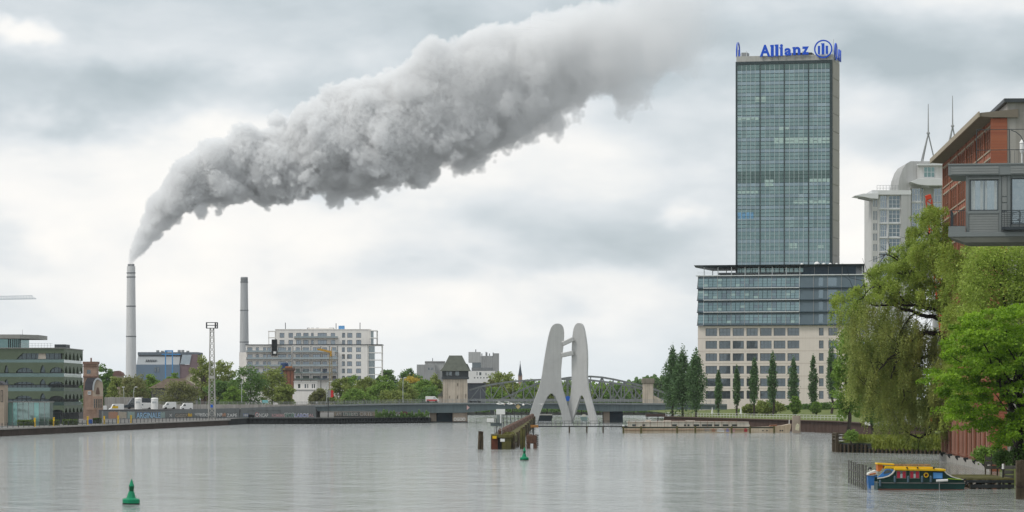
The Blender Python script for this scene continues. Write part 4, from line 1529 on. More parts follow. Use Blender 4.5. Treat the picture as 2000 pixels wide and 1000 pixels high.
mb.box(f.x(480), f.x(569.9), 1.3, 18, 0, f.z(673.9))
mb.build('wing_wall', PLASTER, ap)
MB().box(f.x(466), f.x(480), 3, 14, 0, f.z(688)).build('side_wing', PLASTER, ap)
for a, b in u_cols:
    for c, d in u_rows:
        add_window(ap, f.x((a + b) / 2), f.z(d), (b - a) * f.U, (d - c) * f.U, 2.35, 3 if b - a > 12 else 2, 1, FRAME_DARK, WG, 0.14)
for cols, y in ((l_cols, 0.35), (w_cols, 0.65)):
    for a, b in cols:
        for c, d in l_rows:
            add_window(ap, f.x((a + b) / 2), f.z(d), (b - a) * f.U, (d - c) * f.U, y, 3 if b - a > 12 else 2, 1, FRAME_DARK, WG, 0.14)
for a, b, rows, y in ((572, 660, l_rows, -1.5), (481, 569, l_rows, -1.2), (574, 660, u_rows, 0.5)):
    for c, d in rows:
        if (a == 574 and c > 660):
            continue
        MB().box(f.x(a), f.x(b), y, (0.0 if a == 572 else 0.3) if a != 574 else 2.0, f.z(d + 1.0), f.z(d + 0.1)).build('balcony_slab', SLABM, ap)
        MB().box(f.x(a + 0.4), f.x(b - 0.4), y + 0.02, y + 0.08, f.z(d + 0.1), f.z(d - 3.0)).build('balcony_glass', BAL, ap)
for px in (572.5, 589, 607.5, 627, 643.5, 659.5):
    MB().box(f.x(px) - 0.18, f.x(px) + 0.18, -1.45, -1.15, 0, f.z(676)).build('balcony_post', mat('balcony_post', (0.16, 0.165, 0.165), 0.7), ap)
# open corner loggias on the right
for xa, xb, zt, zb in ((722, 736, 645, 673), (718, 746, 674, 745)):
    mb = MB()
    for px in (xa + 0.5, xb - 1.2):
        mb.box(f.x(px), f.x(px + 1.6), 0.4, 1.0, f.z(zb), f.z(zt))
        mb.box(f.x(px), f.x(px + 1.6), 9.0, 9.6, f.z(zb), f.z(zt))
    yy = zt
    while yy < zb - 2:
        mb.box(f.x(xa), f.x(xb + 0.4), 0.2, 10, f.z(yy + 1.4), f.z(yy))
        yy += 14.2
    mb.build('corner_loggia', PLASTER, ap)
    MB().box(f.x(xa), f.x(xa + (xb - xa) * 0.45), 2.0, 9.5, f.z(zb), f.z(zt + 1)).build('loggia_core', BAL, ap)
mb = MB()
for px in (523.5, 536):
    mb.box(f.x(px), f.x(px + 1.5), 2, 2.6, f.z(674), f.z(646))
for py in (646, 658.5, 672):
    mb.box(f.x(523), f.x(537.5), 1.9, 9, f.z(py + 1.5), f.z(py))
mb.build('corner_loggia', PLASTER, ap)
mb = MB()
mb.box(f.x(479), f.x(572), -0.2, 18.2, f.z(673.7), f.z(672.6))
mb.box(f.x(572), f.x(746.5), -0.3, 18.2, f.z(673.7), f.z(672.4))
mb.build('terrace_edge', FRAME_DARK, ap)
mb = MB()
mb.box(f.x(536.5), f.x(722.5), 1.8, 16.2, f.z(643.5), f.z(642.6))
mb.box(f.x(600), f.x(650), 5, 12, f.z(642.6), f.z(640.5))
mb.build('roof_edge', PLASTER, ap)
for px, t_ in ((555.7, 629.5), (655, 631), (702, 629.5)):
    MB().tube((f.x(px), 6, f.z(643)), (f.x(px), 6, f.z(t_)), 0.16, n=6).build('roof_pole', STEEL_DARK, ap)
MB().box(f.x(660), f.x(671.5), 5, 8, f.z(642.6), f.z(635.7)).build('roof_container', mat('sky_blue_paint', (0.12, 0.30, 0.55), 0.5), ap)
for px in (598, 606, 616, 641, 646):
    MB().box(f.x(px), f.x(px + 5), 6, 8, f.z(642.5), f.z(639.5)).build('roof_unit', STEEL_GREY, ap, bevel=0.1)
bn = thing('banner', 'tall black banner with small white print on the apartment block', 'banner', (f.loc[0] + f.x(531), f.Y - 1.9, Z(695, 1500)))
MB().box(0, 11 * f.U, 0, 0.15, 0, 32 * f.U).build('cloth', DARK, bn)
MB().box(3.5 * f.U, 9 * f.U, -0.05, 0.02, 4 * f.U, 8.5 * f.U).build('print', WHITE, bn)

# tower crane with yellow boom
Yc = 1440.0
U = Yc / F
tcr = thing('tower_crane', 'small yellow tower crane in front of the white apartments', 'crane', (X(646, Yc), Yc, 1.2))
zt = Z(690, Yc) - 1.2
mb = MB()
for sx in (-0.5, 0.5):
    for sy in (-0.5, 0.5):
        mb.bar((sx, sy, 0), (sx, sy, zt), 0.14, 0.14)
for i in range(24):
    mb.bar((-0.5, -0.5, zt * i / 24), (0.5, -0.5, zt * (i + 1) / 24), 0.08, 0.08)
    mb.bar((-0.5, 0.5, zt * i / 24), (0.5, 0.5, zt * (i + 1) / 24), 0.08, 0.08)
OCHRE = mat('ochre_paint', (0.50, 0.28, 0.04), 0.5, var=0.12)
mb.build('mast', mat('dull_crane_mast', (0.34, 0.27, 0.14), 0.6, var=0.15), tcr)
MB().prism([(-27 * U, 9 * U), (-26 * U, 6.5 * U), (2 * U, 0), (2 * U, 4 * U), (-20 * U, 9.5 * U)], -0.7, 0.7).build('boom', OCHRE, tcr, loc=(0, 0, zt))
MB().box(-1.2 * U, 2.2 * U, -0.8, 0.8, -6 * U, -0.3 * U).build('cab', OCHRE, tcr, loc=(0, 0, zt), bevel=0.08)
MB().box(2.5 * U, 8 * U, -0.7, 0.7, -6 * U, 4.5 * U).build('counterweight', mat('pale_counterweight', (0.45, 0.44, 0.42), 0.8), tcr, loc=(0, 0, zt), bevel=0.08)
MB().bar((0, 0, 0), (2 * U, 0, 12 * U), 0.2, 0.2).build('apex', OCHRE, tcr, loc=(0, 0, zt))

f = Face(553, 1330, 1.2)
bs = thing('brick_water_tower', 'square red brick stump with dark crown before the apartments', 'tower', f.loc)
MB().box(0, f.x(573.5), 0, 4.2, 0, f.z(722)).build('shaft', mat('orange_brick', (0.27, 0.115, 0.075), 0.85, var=0.2, vscale=0.8), bs)
MB().box(-0.5, f.x(575.5), -0.5, 4.7, f.z(724), f.z(719)).build('crown', mat('dark_rust', (0.10, 0.06, 0.045), 0.85, var=0.3), bs, bevel=0.1)
MB().box(f.x(557), f.x(570), 0.5, 3.8, f.z(719), f.z(715.5)).build('cap', mat('rust_orange', (0.33, 0.13, 0.05), 0.85, var=0.3), bs, bevel=0.1)
for px in (553.6, 559.5, 566.5, 572.6):
    MB().box(f.x(px), f.x(px + 0.9), -0.15, 0.0, 0, f.z(724)).build('corner_strip', mat('dark_brick', (0.10, 0.07, 0.055), 0.9), bs)
f = Face(545, 1352, 1.2)
tk = thing('water_tank', 'dark blue tank behind the brick stump', 'tank', f.loc)
MB().lathe([(8 * f.U, f.z(740)), (8 * f.U, f.z(711)), (7 * f.U, f.z(708.5))], 18, (f.x(555), 2, 0)).build('drum', mat('tank_blue', (0.03, 0.06, 0.14), 0.5), tk)
MB().lathe([(6 * f.U, 0), (6 * f.U, f.z(739))], 12, (f.x(555), 2, 0)).build('stand', STEEL_DARK, tk)
f = Face(574, 1210, ZL)
wh = thing('white_house', 'low white flat roofed house below the apartment block', 'building', f.loc)
hl = [cr(a, b, 750.5, 757) for a, b in ()]
f2 = f
hl = [(f.x(a), f.x(b), f.z(758), f.z(750)) for a, b in ((582, 586.5), (595, 598), (600, 602), (609, 611.5), (613, 615.5))]
mb = MB()
wall_holes(mb, 0, f.x(617.5), f.z(761), f.z(746), hl, 0, 0.4)
mb.box(0, f.x(617.5), 0.6, 8, 0, f.z(746.1))
mb.box(-0.3, f.x(612), -2.2, 0.5, 0, f.z(761.5))
mb.build('wall', PLASTER, wh)
for a, b, c, d in hl:
    add_window(wh, (a + b) / 2, c, b - a, d - c, 0.2, 1, 1, FRAME_DARK, GLASS_DARK, 0.08)
MB().box(-0.35, f.x(612.5), -2.3, 0.2, f.z(763), f.z(761.3)).build('terrace_edge', PLASTER_GREY, wh)
MB().box(-0.2, f.x(618.5), -0.3, 8.2, f.z(746), f.z(744.9)).build('roof_edge', WHITE, wh)

# power plant hall with blue gantry
f = Face(266, 2250, 1.2)
pp = thing('power_station_hall', 'blue grey power plant hall with sloping skylit roof', 'building', f.loc)
MB().box(f.x(266), f.x(351), 0, 40, 0, f.z(712)).build('wall', mat('plant_blue_grey', (0.15, 0.205, 0.265), 0.7, var=0.06, vscale=0.05), pp)
MB().prism_x([(0, f.z(712)), (8, f.z(693)), (40, f.z(693)), (40, f.z(712))], f.x(267), f.x(350)).build('sloped_roof', mat('plant_grey_roof', (0.33, 0.35, 0.36), 0.6, var=0.06, vscale=0.05), pp)
MB().prism(f.poly([(351, 745), (385, 745), (385, 692), (374, 692), (370, 712), (351, 712)]), 0.5, 38).build('brick_wing', mat('plant_brick', (0.20, 0.14, 0.145), 0.8, var=0.1), pp)
MB().prism(f.poly([(352, 711.5), (370, 711.5), (374, 693), (356, 693)]), 0.0, 0.4).build('glazed_roof', mat('plant_glazing', (0.40, 0.46, 0.50), 0.35), pp)
MB().box(f.x(267), f.x(385), 6, 42, f.z(693), f.z(687.5)).build('roof_crest', mat('plant_dark_roof', (0.14, 0.165, 0.19), 0.7), pp)
for i in range(6):
    a = 282 + i * 3.6
    MB().prism(f.poly([(a, 711), (a + 1.0, 711), (a + 4.4, 702), (a + 3.4, 702)]), 1.8, 3.4).build('skylight', mat('plant_skylight', (0.10, 0.11, 0.12), 0.5), pp)
for px in (302, 307.5):
    MB().box(f.x(px), f.x(px + 3), -0.3, 0.2, f.z(727), f.z(717)).build('window', GLASS_DARK, pp)
for px, h_ in ((302, 4), (311, 3), (318, 2.5), (344, 4.5), (351, 4.5), (361, 3)):
    MB().box(f.x(px), f.x(px + 4.5), 10, 16, f.z(687.5), f.z(687.5 - h_)).build('roof_vent', STEEL_GREY, pp, bevel=0.1)
f = Face(320, 2230, 1.2)
gc = thing('gantry_crane', 'bright blue gantry frame on the power plant hall', 'crane', f.loc)
SKYB = mat('gantry_blue', (0.07, 0.27, 0.55), 0.5)
mb = MB()
for px in (322.5, 336):
    mb.box(f.x(px), f.x(px + 1.6), -1, 1, 0, f.z(684))
mb.build('leg', SKYB, gc)
MB().box(f.x(322), f.x(338), -1.2, 1.2, f.z(687), f.z(684)).build('bridge_beam', SKYB, gc)
MB().box(f.x(316), f.x(352), -0.9, 0.9, f.z(693), f.z(691)).build('runway_beam', SKYB, gc)

# chimneys
CHIM = mat('chimney_concrete', (0.62, 0.625, 0.62), 0.85, var=0.05, vscale=0.05, streak=0.2)
CHIMG = mat('chimney_concrete_grey', (0.46, 0.47, 0.475), 0.85, var=0.05, vscale=0.05, streak=0.2)
CHDARK = mat('chimney_band', (0.22, 0.23, 0.235), 0.8)
for px, top_, rt, rb, rings, m_, lab in ((256, 520, 8.0, 10.5, (533, 541, 598, 657), CHIM, 'tall pale concrete chimney trailing smoke'), (477, 541, 7.0, 9.6, (551, 606, 668), CHIMG, 'grey concrete chimney without smoke behind the apartments')):
    Yc = 2500.0
    U = Yc / F
    ct = thing('chimney', lab, 'chimney', (X(px, Yc), Yc, 1.2), 0, 'power plant chimneys')
    h = Z(top_, Yc) - 1.2
    MB().lathe([(rb * U, 0), (rb * U * 0.97, h * 0.3), ((rb * 0.4 + rt * 0.6) * U, h * 0.7), (rt * U, h)], 28).build('shaft', m_, ct, smooth=False)
    for q_ in rings:
        zz = Z(q_, Yc) - 1.2
        r = (rb + (rt - rb) * zz / h) * U
        MB().lathe([(r * 1.05, zz - 0.5), (r * 1.10, zz), (r * 1.10, zz + 0.35), (r * 1.02, zz + 0.4)], 28).build('ring_platform', CHDARK, ct)
    zz = Z(top_ + (9 if px < 300 else 10), Yc) - 1.2
    MB().lathe([(rt * U * 1.035, zz), (rt * U * 1.02, h - 0.8)], 28).build('collar', m_ if px < 300 else CHDARK, ct)
    if px < 300:
        for dx in (-0.42, 0.42):
            MB().lathe([(rt * U * 0.40, h), (rt * U * 0.40, h + 1.6)], 14, (dx * rt * U, 0, 0)).build('flue', CHDARK, ct)

# grey concrete blocks, white house, church spire
f = Face(815, 1900, 1.2)
g1 = thing('concrete_block', 'stepped grey concrete building left of the bridge tower', 'building', f.loc)
MB().box(f.x(814), f.x(850), 0, 20, 0, f.z(712)).build('front_block', PLASTER_GREY, g1)
MB().box(f.x(829), f.x(868), 8, 26, 0, f.z(705)).build('rear_block', PLASTER_PALE, g1)
MB().box(f.x(829), f.x(868), 7.6, 8.0, f.z(708), f.z(706)).build('roof_band', mat('band_dark', (0.2, 0.2, 0.2), 0.8), g1)
for px in (836, 842):
    MB().box(f.x(px), f.x(px + 3), -0.1, 0.1, f.z(722), f.z(718)).build('window', GLASS_DARK, g1)
MB().tube((f.x(844), 12, f.z(705)), (f.x(844), 12, f.z(699)), 0.2, n=6).build('aerial', STEEL_DARK, g1)
f = Face(915, 1900, 1.2)
g2 = thing('grey_silo_building', 'tall grey concrete silo block with projecting corner box', 'building', f.loc)
MB().box(0, f.x(938.5), 0, 18, f.z(708), f.z(687.5)).build('corner_box', PLASTER_PALE, g2)
MB().box(f.x(922), f.x(939), 3, 18, f.z(745), f.z(708)).build('glazed_core', GLASS_DARK, g2)
for i in range(6):
    a = 939 + i * 4.0
    MB().box(f.x(a) + 0.08, f.x(a + 4.0) - 0.08, 0, 18, 0, f.z(695)).build('wall_panel', PLASTER_GREY, g2)
MB().box(f.x(963.2), f.x(974.5), -0.6, 18, 0, f.z(690)).build('stair_tower', PLASTER_GREY, g2)
for px, t_ in ((929, 682), (941, 690), (949, 687), (951, 688), (956, 690), (963, 688)):
    MB().tube((f.x(px), 8, f.z(696)), (f.x(px), 8, f.z(t_)), 0.25, n=5).build('aerial', STEEL_DARK, g2)
MB().box(f.x(921), f.x(962), -1, 0.2, f.z(724.5), f.z(718)).build('lower_band', mat('band_grey', (0.20, 0.21, 0.215), 0.8), g2)
f = Face(914, 1620, 1.2)
g3 = thing('white_block', 'white building with small windows right of the bridge tower', 'building', f.loc)
hl = [(f.x(a), f.x(a + 2.2), f.z(739), f.z(736.5)) for a in (926, 932, 938, 944, 950, 956, 962)] + [(f.x(931), f.x(932.5), f.z(733), f.z(726)), (f.x(936), f.x(940), f.z(733), f.z(727)), (f.x(948.5), f.x(950), f.z(733), f.z(728)), (f.x(958.5), f.x(959.5), f.z(733), f.z(729))]
mb = MB()
wall_holes(mb, 0, f.x(967), 0, f.z(724.5), hl, 0, 0.5)
mb.box(0, f.x(967), 0.9, 14, 0, f.z(724.6))
mb.build('wall', mat('bright_white_plaster', (0.76, 0.75, 0.72), 0.8, var=0.04), g3)
for a, b, c, d in hl:
    add_window(g3, (a + b) / 2, c, b - a, d - c, 0.3, 1, 1, FRAME_DARK, GLASS_DARK, 0.06)
f = Face(1010, 1900, 1.2)
sp_ = thing('church_spire', 'slim dark pointed church spire above the trees', 'church', f.loc)
MB().box(f.x(1012), f.x(1020), -1, 1, 0, f.z(733)).build('tower', BRICK_FAR, sp_)
mb = MB()
r = 4.4 * f.U
mb.lathe([(r, f.z(735)), (r * 0.55, f.z(724)), (0.12, f.z(709.5))], 8, (f.x(1016), 0, 0))
mb.build('spire', mat('spire_slate', (0.06, 0.075, 0.09), 0.7), sp_)
MB().tube((f.x(1016), 0, f.z(710)), (f.x(1016), 0, f.z(705)), 0.12, n=5).build('finial', STEEL_DARK, sp_)
f = Face(1082, 1700, 1.2)
bb = thing('brown_block', 'small far brown block between the sculpture pylons', 'building', f.loc)
MB().box(0, f.x(1093), 0, 6, 0, f.z(728)).build('wall', mat('far_brown', (0.17, 0.14, 0.14), 0.85), bb)
MB().box(-0.3, f.x(1094), -0.3, 6.3, f.z(728), f.z(727)).build('roof', STEEL_DARK, bb)
f = Face(748, 1380, 1.2)
yp = thing('flowering_tree', 'yellow flowering tree crown left of the bridge tower', 'tree', (X(802, 1320), 1320, 1.2))
rng = np.random.default_rng(91)
U = 1320 / F
c = np.stack([rng.normal(0, 7 * U, 700), rng.normal(0, 1.5, 700), Z(742, 1320) - 1.2 + rng.normal(0, 3.2 * U, 700)], 1)
inst('crown', leaves('crown', c, 0.6, rng, leaf_mat('yellow_blossom', (0.38, 0.26, 0.02), (0.60, 0.48, 0.06))), yp)
MB().tube((0, 0, -0.3), (0, 0, Z(742, 1320) - 1.2), 0.25, 0.1).build('trunk', BARK, yp)

# jib of a tower crane reaching in from the left
Yj = 1250.0
U = Yj / F
jc = thing('tower_crane', 'pale tower crane jib reaching in at the left edge', 'crane', (X(-220, Yj), Yj, 1.2))
PALE = mat('pale_crane_steel', (0.50, 0.56, 0.60), 0.5, var=0.1)
xb = 290 * U
z0, z1 = Z(589, Yj) - 1.2, Z(583.5, Yj) - 1.2
jib = MB()
hgt = 6.2 * U
jib.bar((-60 * U, 0, z0), (xb, 0, z1), 0.16, 0.2)
jib.bar((-60 * U, 1.0, z0), (xb, 1.0, z1), 0.16, 0.2)
jib.bar((0, 0.5, z0 + hgt), (xb - 7 * U, 0.5, z1 + hgt), 0.14, 0.16)
n = 52
for i in range(n):
    t0, t1 = i / n, (i + 0.5) / n
    for y in (0, 1.0):
        jib.bar((xb * t0, y, z0 + (z1 - z0) * t0), ((xb - 7 * U) * t1, 0.5, z0 + (z1 - z0) * t1 + hgt), 0.08, 0.08)
        jib.bar(((xb - 7 * U) * t1, 0.5, z0 + (z1 - z0) * t1 + hgt), (xb * (i + 1) / n, y, z0 + (z1 - z0) * (i + 1) / n), 0.08, 0.08)
jib.build('jib', PALE, jc)
mb = MB()
for sx in (-0.8, 0.8):
    for sy in (-0.3, 1.3):
        mb.bar((sx, sy, 0), (sx, sy, z0 + 5), 0.2, 0.2)
for i in range(24):
    mb.bar((-0.8, -0.3, z0 * i / 24), (0.8, -0.3, z0 * (i + 1) / 24), 0.1, 0.1)
mb.build('mast', PALE, jc)
MB().box(-60 * U, -46 * U, -0.6, 1.6, z0 - 2.2, z0 + 0.8).build('counterweight', CONCRETE, jc)
# ------------------------------------------------------------------ office block and glass tower (turned 13.5 degrees)


class RFace:
    def __init__(self, px0, Y0, g, deg):
        self.a = math.radians(deg)
        self.c, self.s = math.cos(self.a), math.sin(self.a)
        self.X0, self.Y0, self.g = X(px0, Y0), Y0, g
        self.loc = (self.X0, self.Y0, g)

    def u(self, px, v=0.0):
        k = (px - 1000) / F
        return (k * (self.Y0 + v * self.c) - self.X0 - v * self.s) / (self.c + k * self.s)

    def z(self, py, px, v=0.0):
        Y = self.Y0 - self.u(px, v) * self.s + v * self.c
        return Z(py, Y) - self.g


r = RFace(1363, 1195, 2.0, 13.5)
BEIGE = mat('beige_stone_cladding', (0.70, 0.63, 0.575), 0.8, var=0.035, vscale=0.35, streak=0.10)
OFFG = glass('office_glass', (0.50, 0.60, 0.66), 0.20, body=(0.022, 0.032, 0.04))
NAVY = mat('slate_blue_cladding', (0.105, 0.145, 0.175), 0.45, var=0.06, vscale=0.3)
NAVY_DARK = mat('dark_blue_cladding', (0.022, 0.045, 0.068), 0.4, var=0.08)
SHELF = mat('pale_light_shelf', (0.60, 0.63, 0.64), 0.5)
ob = thing('office_block', 'beige stone office block with glass upper storeys and flat canopy', 'building', r.loc, -r.a)
UL, UR = r.u(1363), r.u(1702)
zs = r.z(636, 1460)
D = 34.0
cols = [(1378, 1400.5), (1404.5, 1426.5), (1431, 1453), (1458, 1480), (1484.5, 1507), (1511, 1534), (1538, 1561), (1599.5, 1608.5), (1618, 1636), (1650, 1672), (1678, 1694)]
rows = [(641, 656), (665.5, 681), (690, 705), (714.5, 730), (739, 754.5), (763.5, 779)]
wins = []
for a, b in cols:
    for t_, b_ in rows:
        wins.append((r.u(a), r.u(b), r.z(b_, 1460), r.z(t_, 1460)))
mb = MB()
wall_holes(mb, UL, UR, 0, zs, wins, 0, 0.7)
mb.box(UL, UL + 0.6, 0.7, D, 0, zs)
mb.box(UL + 0.6, UR, 1.6, D, 0, zs - 0.1)
mb.build('stone_wall', BEIGE, ob)
FR = mat('office_window_frame', (0.09, 0.10, 0.11), 0.5)
for i, (a, b, c, d) in enumerate(wins):
    add_window(ob, (a + b) / 2, c, b - a, d - c, 0.42, 3 if b - a > 2.5 else 1, 2, FR, OFFG, 0.13)
# shallow horizontal joints between the cladding courses
jt = MB()
for a, b in zip(rows[:-1], rows[1:]):
    z = r.z((a[1] + b[0]) / 2, 1460)
    jt.box(UL, UR, -0.03, -0.002, z - 0.05, z + 0.05)
jt.build('course_joint', mat('joint_dark_stone', (0.42, 0.35, 0.29), 0.9), ob)  # joint strips in a darker tone than the cladding

# glass storeys: each leans out at its foot
bays = [1364, 1375, 1402, 1428.5, 1455, 1481.6, 1508, 1535.5, 1562, 1589.5, 1617, 1644, 1671, 1700]
lv = [634.5, 609.6, 586, 562.7, 539]
GL_A = glass('band_glass', (0.46, 0.64, 0.66), 0.34, body=(0.06, 0.10, 0.105))
GL_B = glass('band_glass_blue', (0.44, 0.56, 0.62), 0.30, body=(0.055, 0.08, 0.095))
PALEG = glass('band_glass_blinds', (0.6, 0.75, 0.72), 0.25, body=(0.22, 0.32, 0.30))


def tilt_quad(mb, u0, u1, z0, z1, v0, v1, th, mi=0):
    mb.add([(u0, v0, z0), (u1, v0, z0), (u1, v1, z1), (u0, v1, z1), (u0, v0 + th, z0), (u1, v0 + th, z0), (u1, v1 + th, z1), (u0, v1 + th, z1)],
           [(0, 1, 2, 3), (5, 4, 7, 6), (4, 0, 3, 7), (1, 5, 6, 2), (3, 2, 6, 7), (4, 5, 1, 0)], mi)


rnd = random.Random(4)
z_at = lambda py: r.z(py, 1460)
for k in range(4):
    z0, z1 = z_at(lv[k]), z_at(lv[k + 1])
    hh = z1 - z0
    v0, v1 = -1.0, -0.35
    vm = lambda t: v0 + (v1 - v0) * t
    for i in range(len(bays) - 1):
        a, b = r.u(bays[i]), r.u(bays[i + 1])
        solid = bays[i] >= 1562
        mb = MB()
        if not solid:
            # dark spandrel, three panes in three rows
            tilt_quad(mb, a + 0.06, b - 0.06, z0 + hh * 0.80, z1 - 0.1, vm(0.80), vm(0.98), 0.2, 2)
            tilt_quad(mb, a + 0.06, b - 0.06, z0 + 0.05, z0 + hh * 0.12, vm(0.0), vm(0.12), 0.2, 2)
            n = 3 if i else 1
            for p in range(n):
                ua, ub = a + (b - a) * p / n + 0.07, a + (b - a) * (p + 1) / n - 0.07
                for q0, q1 in ((0.13, 0.34), (0.355, 0.56), (0.575, 0.79)):
                    mi = rnd.choice([0, 0, 1, 0, 1, 0, 0, 3]) if rnd.random() < 0.5 else 0
                    tilt_quad(mb, ua, ub, z0 + hh * q0, z0 + hh * q1, vm(q0), vm(q1), 0.12, mi)
            o = mb.build('glazing_bay', [GL_A, GL_B, NAVY, PALEG], ob)
        else:
            tilt_quad(mb, a + 0.06, b - 0.06, z0 + 0.05, z1 - 0.05, v0, v1, 0.3, 0)
            o = mb.build('cladding_panel', NAVY, ob)
            if i in (9, 10):
                w0, w1 = (0.35, 0.68) if i == 9 else (0.0, 0.66)
                mb = MB()
                tilt_quad(mb, a + (b - a) * w0 + 0.1, a + (b - a) * w1, z0 + hh * 0.12, z0 + hh * 0.80, vm(0.12) - 0.04, vm(0.80) - 0.04, 0.1)
                mb.build('window', GL_B, ob)
        MB().bar((a, v0 - 0.08, z0), (a, v1 - 0.08, z1), 0.14, 0.14, up=(0, 1, 0)).build('mullion', SHELF if i in (1, 8) else STEEL_GREY, ob)
    MB().box(UL + 0.5, UR, 0.0, D, z0, z1 - 0.02).build('storey_core', NAVY_DARK, ob)
    mb = MB()
    mb.add([(UL - 0.1, -1.0, z0), (UL + 0.5, 0, z0), (UL + 0.5, D, z0), (UL - 0.4, D, z0), (UL + 0.15, -0.35, z1), (UL + 0.5, 0, z1), (UL + 0.5, D, z1), (UL + 0.1, D, z1)],
           [(0, 3, 7, 4), (0, 4, 5, 1), (4, 7, 6, 5), (0, 1, 2, 3)])
    mb.build('side_glazing', GL_B, ob)
    if k:
        MB().box(r.u(1375), r.u(1562), -1.45, -1.02, z0 - 0.10, z0 + 0.16).build('light_shelf', SHELF, ob)
    MB().box(UL - 0.2, UR, -1.0, -0.2, z0 - 0.22, z0 + 0.03).build('storey_edge', NAVY_DARK, ob)
zt = z_at(539)
MB().box(UL - 0.6, UR, -0.9, D, zt, zt + 0.35).build('terrace_edge', SHELF, ob)
# pavilion storey and canopy
zc0, zc1 = z_at(521.5), z_at(517.5)
MB().prism_x([(-1.2, zc1 - 0.15), (-1.6, zc1), (D + 1, zc1 + 0.05), (D + 1, zc0), (1.5, zc0)], r.u(1357), r.u(1703)).build('canopy', mat('canopy_dark_blue', (0.035, 0.055, 0.07), 0.45), ob)
MB().box(r.u(1568), r.u(1671), 1.0, 26, zt + 0.35, zc0).build('penthouse', NAVY_DARK, ob)
for px in (1590, 1617, 1644):
    MB().box(r.u(px) - 0.07, r.u(px) + 0.07, 0.9, 1.0, zt + 0.35, zc0).build('penthouse_joint', STEEL_GREY, ob)
MB().box(r.u(1398), r.u(1566), 3.5, 24, z_at(535), z_at(531.5)).build('lower_roof', NAVY_DARK, ob)
pc = MB().box(-0.12, 0.12, -0.12, 0.12, zt + 0.35, zc0).mesh('canopy_post', SHELF)
for px in (1375, 1402, 1428.5, 1455, 1481.6, 1508, 1535.5, 1562, 1684, 1699):
    inst('canopy_post', pc, ob, (r.u(px), 0.4, 0))
    inst('canopy_post', pc, ob, (r.u(px) + 1.4, 9.0, 0))
mb = MB()
for z in (0.5, 1.05):
    mb.bar((UL, -0.6, zt + 0.35 + z), (r.u(1566), -0.6, zt + 0.35 + z), 0.05, 0.05)
mb.build('terrace_rail', STEEL_GREY, ob)
for px, rr in ((1561, 0.55), (1590.5, 0.95), (1604, 0.6), (1616.5, 0.55), (1629, 0.5), (1640, 0.45)):
    MB().lathe([(rr, 0), (rr * 1.05, rr * 0.35), (rr * 0.85, rr * 0.8), (rr * 0.4, rr * 1.1), (0.02, rr * 1.18)], 14, (r.u(px), 6, zc1 + 0.05)).build('roof_dome', WHITE, ob, smooth=True)

# ---- the glass tower
VT = 8.0
TL, TR = r.u(1437, VT), r.u(1625.5, VT)
c_, s_ = r.c, r.s
tl = (r.X0 + TL * c_ + VT * s_, r.Y0 - TL * s_ + VT * c_, 2.0)
to = thing('office_tower', 'slender green glass office tower with lettered roof sign', 'tower', tl, -r.a)
TW = TR - TL
TD = 16.5
TF = mat('tower_dark_frame', (0.038, 0.056, 0.062), 0.45, var=0.08)
zt_ = r.z(121, 1437, VT)
zf0 = r.z(534, 1437, VT)
ZTOP = zt_
MB().box(0.3, TW - 0.3, 0.6, TD - 0.2, 0, ZTOP - 0.3).build('core', mat('tower_core', (0.05, 0.06, 0.06), 0.7), to)
for x in (0.0, TW):
    MB().box(x - (0.0 if x == 0 else 0.85), x + (0.55 if x == 0 else 0.0), -0.35, TD * 0.02 + 0.5, 0, ZTOP).build('corner_frame', TF, to)
MB().box(0.55, TW - 0.85, -0.33, 0.5, ZTOP - 1.05, ZTOP - 0.001).build('top_frame', TF, to)
px_div = [1484.6, 1531.8, 1579.2]
xd = [0.55] + [r.u(p, VT) - TL for p in px_div] + [TW - 0.85]
for x in xd[1:-1]:
    MB().box(x - 0.17, x + 0.17, -0.3, 0.5, zf0 - 6, ZTOP - 1.05).build('divider', TF, to)
z_hi = ZTOP - 1.05
z_mech = r.z(138, 1437, VT)
NFL = 18
fh = (z_mech - zf0) / NFL
T_GREEN = glass('tower_glass_green', (0.42, 0.60, 0.60), 0.36, 0.05, body=(0.048, 0.086, 0.088))
T_BLUE = glass('tower_glass_blue', (0.48, 0.62, 0.68), 0.38, 0.06, body=(0.075, 0.112, 0.130))
T_DARK = glass('tower_glass_dark', (0.26, 0.40, 0.38), 0.28, 0.08, body=(0.030, 0.055, 0.050))
T_BAR = mat('tower_pale_mullion', (0.46, 0.53, 0.54), 0.45)
T_TR = mat('tower_transom', (0.035, 0.058, 0.064), 0.5)


def unit_mesh(w, h, dark=False, one=False):
    mb = MB()
    rows_ = ((0.0, 1 / 3), (1 / 3, 2 / 3), (2 / 3, 1.0)) if not one else ((0.0, 1.0),)
    for k, (a, b) in enumerate(rows_):
        mb.box(0.09, w - 0.03, 0.0, 0.12, a * h + 0.12, b * h - 0.07, 2 if dark else (1 if k == 2 else 0))
        mb.box(0.09, w - 0.03, -0.05, 0.10, a * h - 0.07, a * h + 0.12, 4)
    mb.box(-0.05, 0.075, -0.10, 0.12, 0, h, 3)
    return mb.mesh('glass_unit', [T_GREEN, T_BLUE, T_DARK, T_BAR, T_TR])


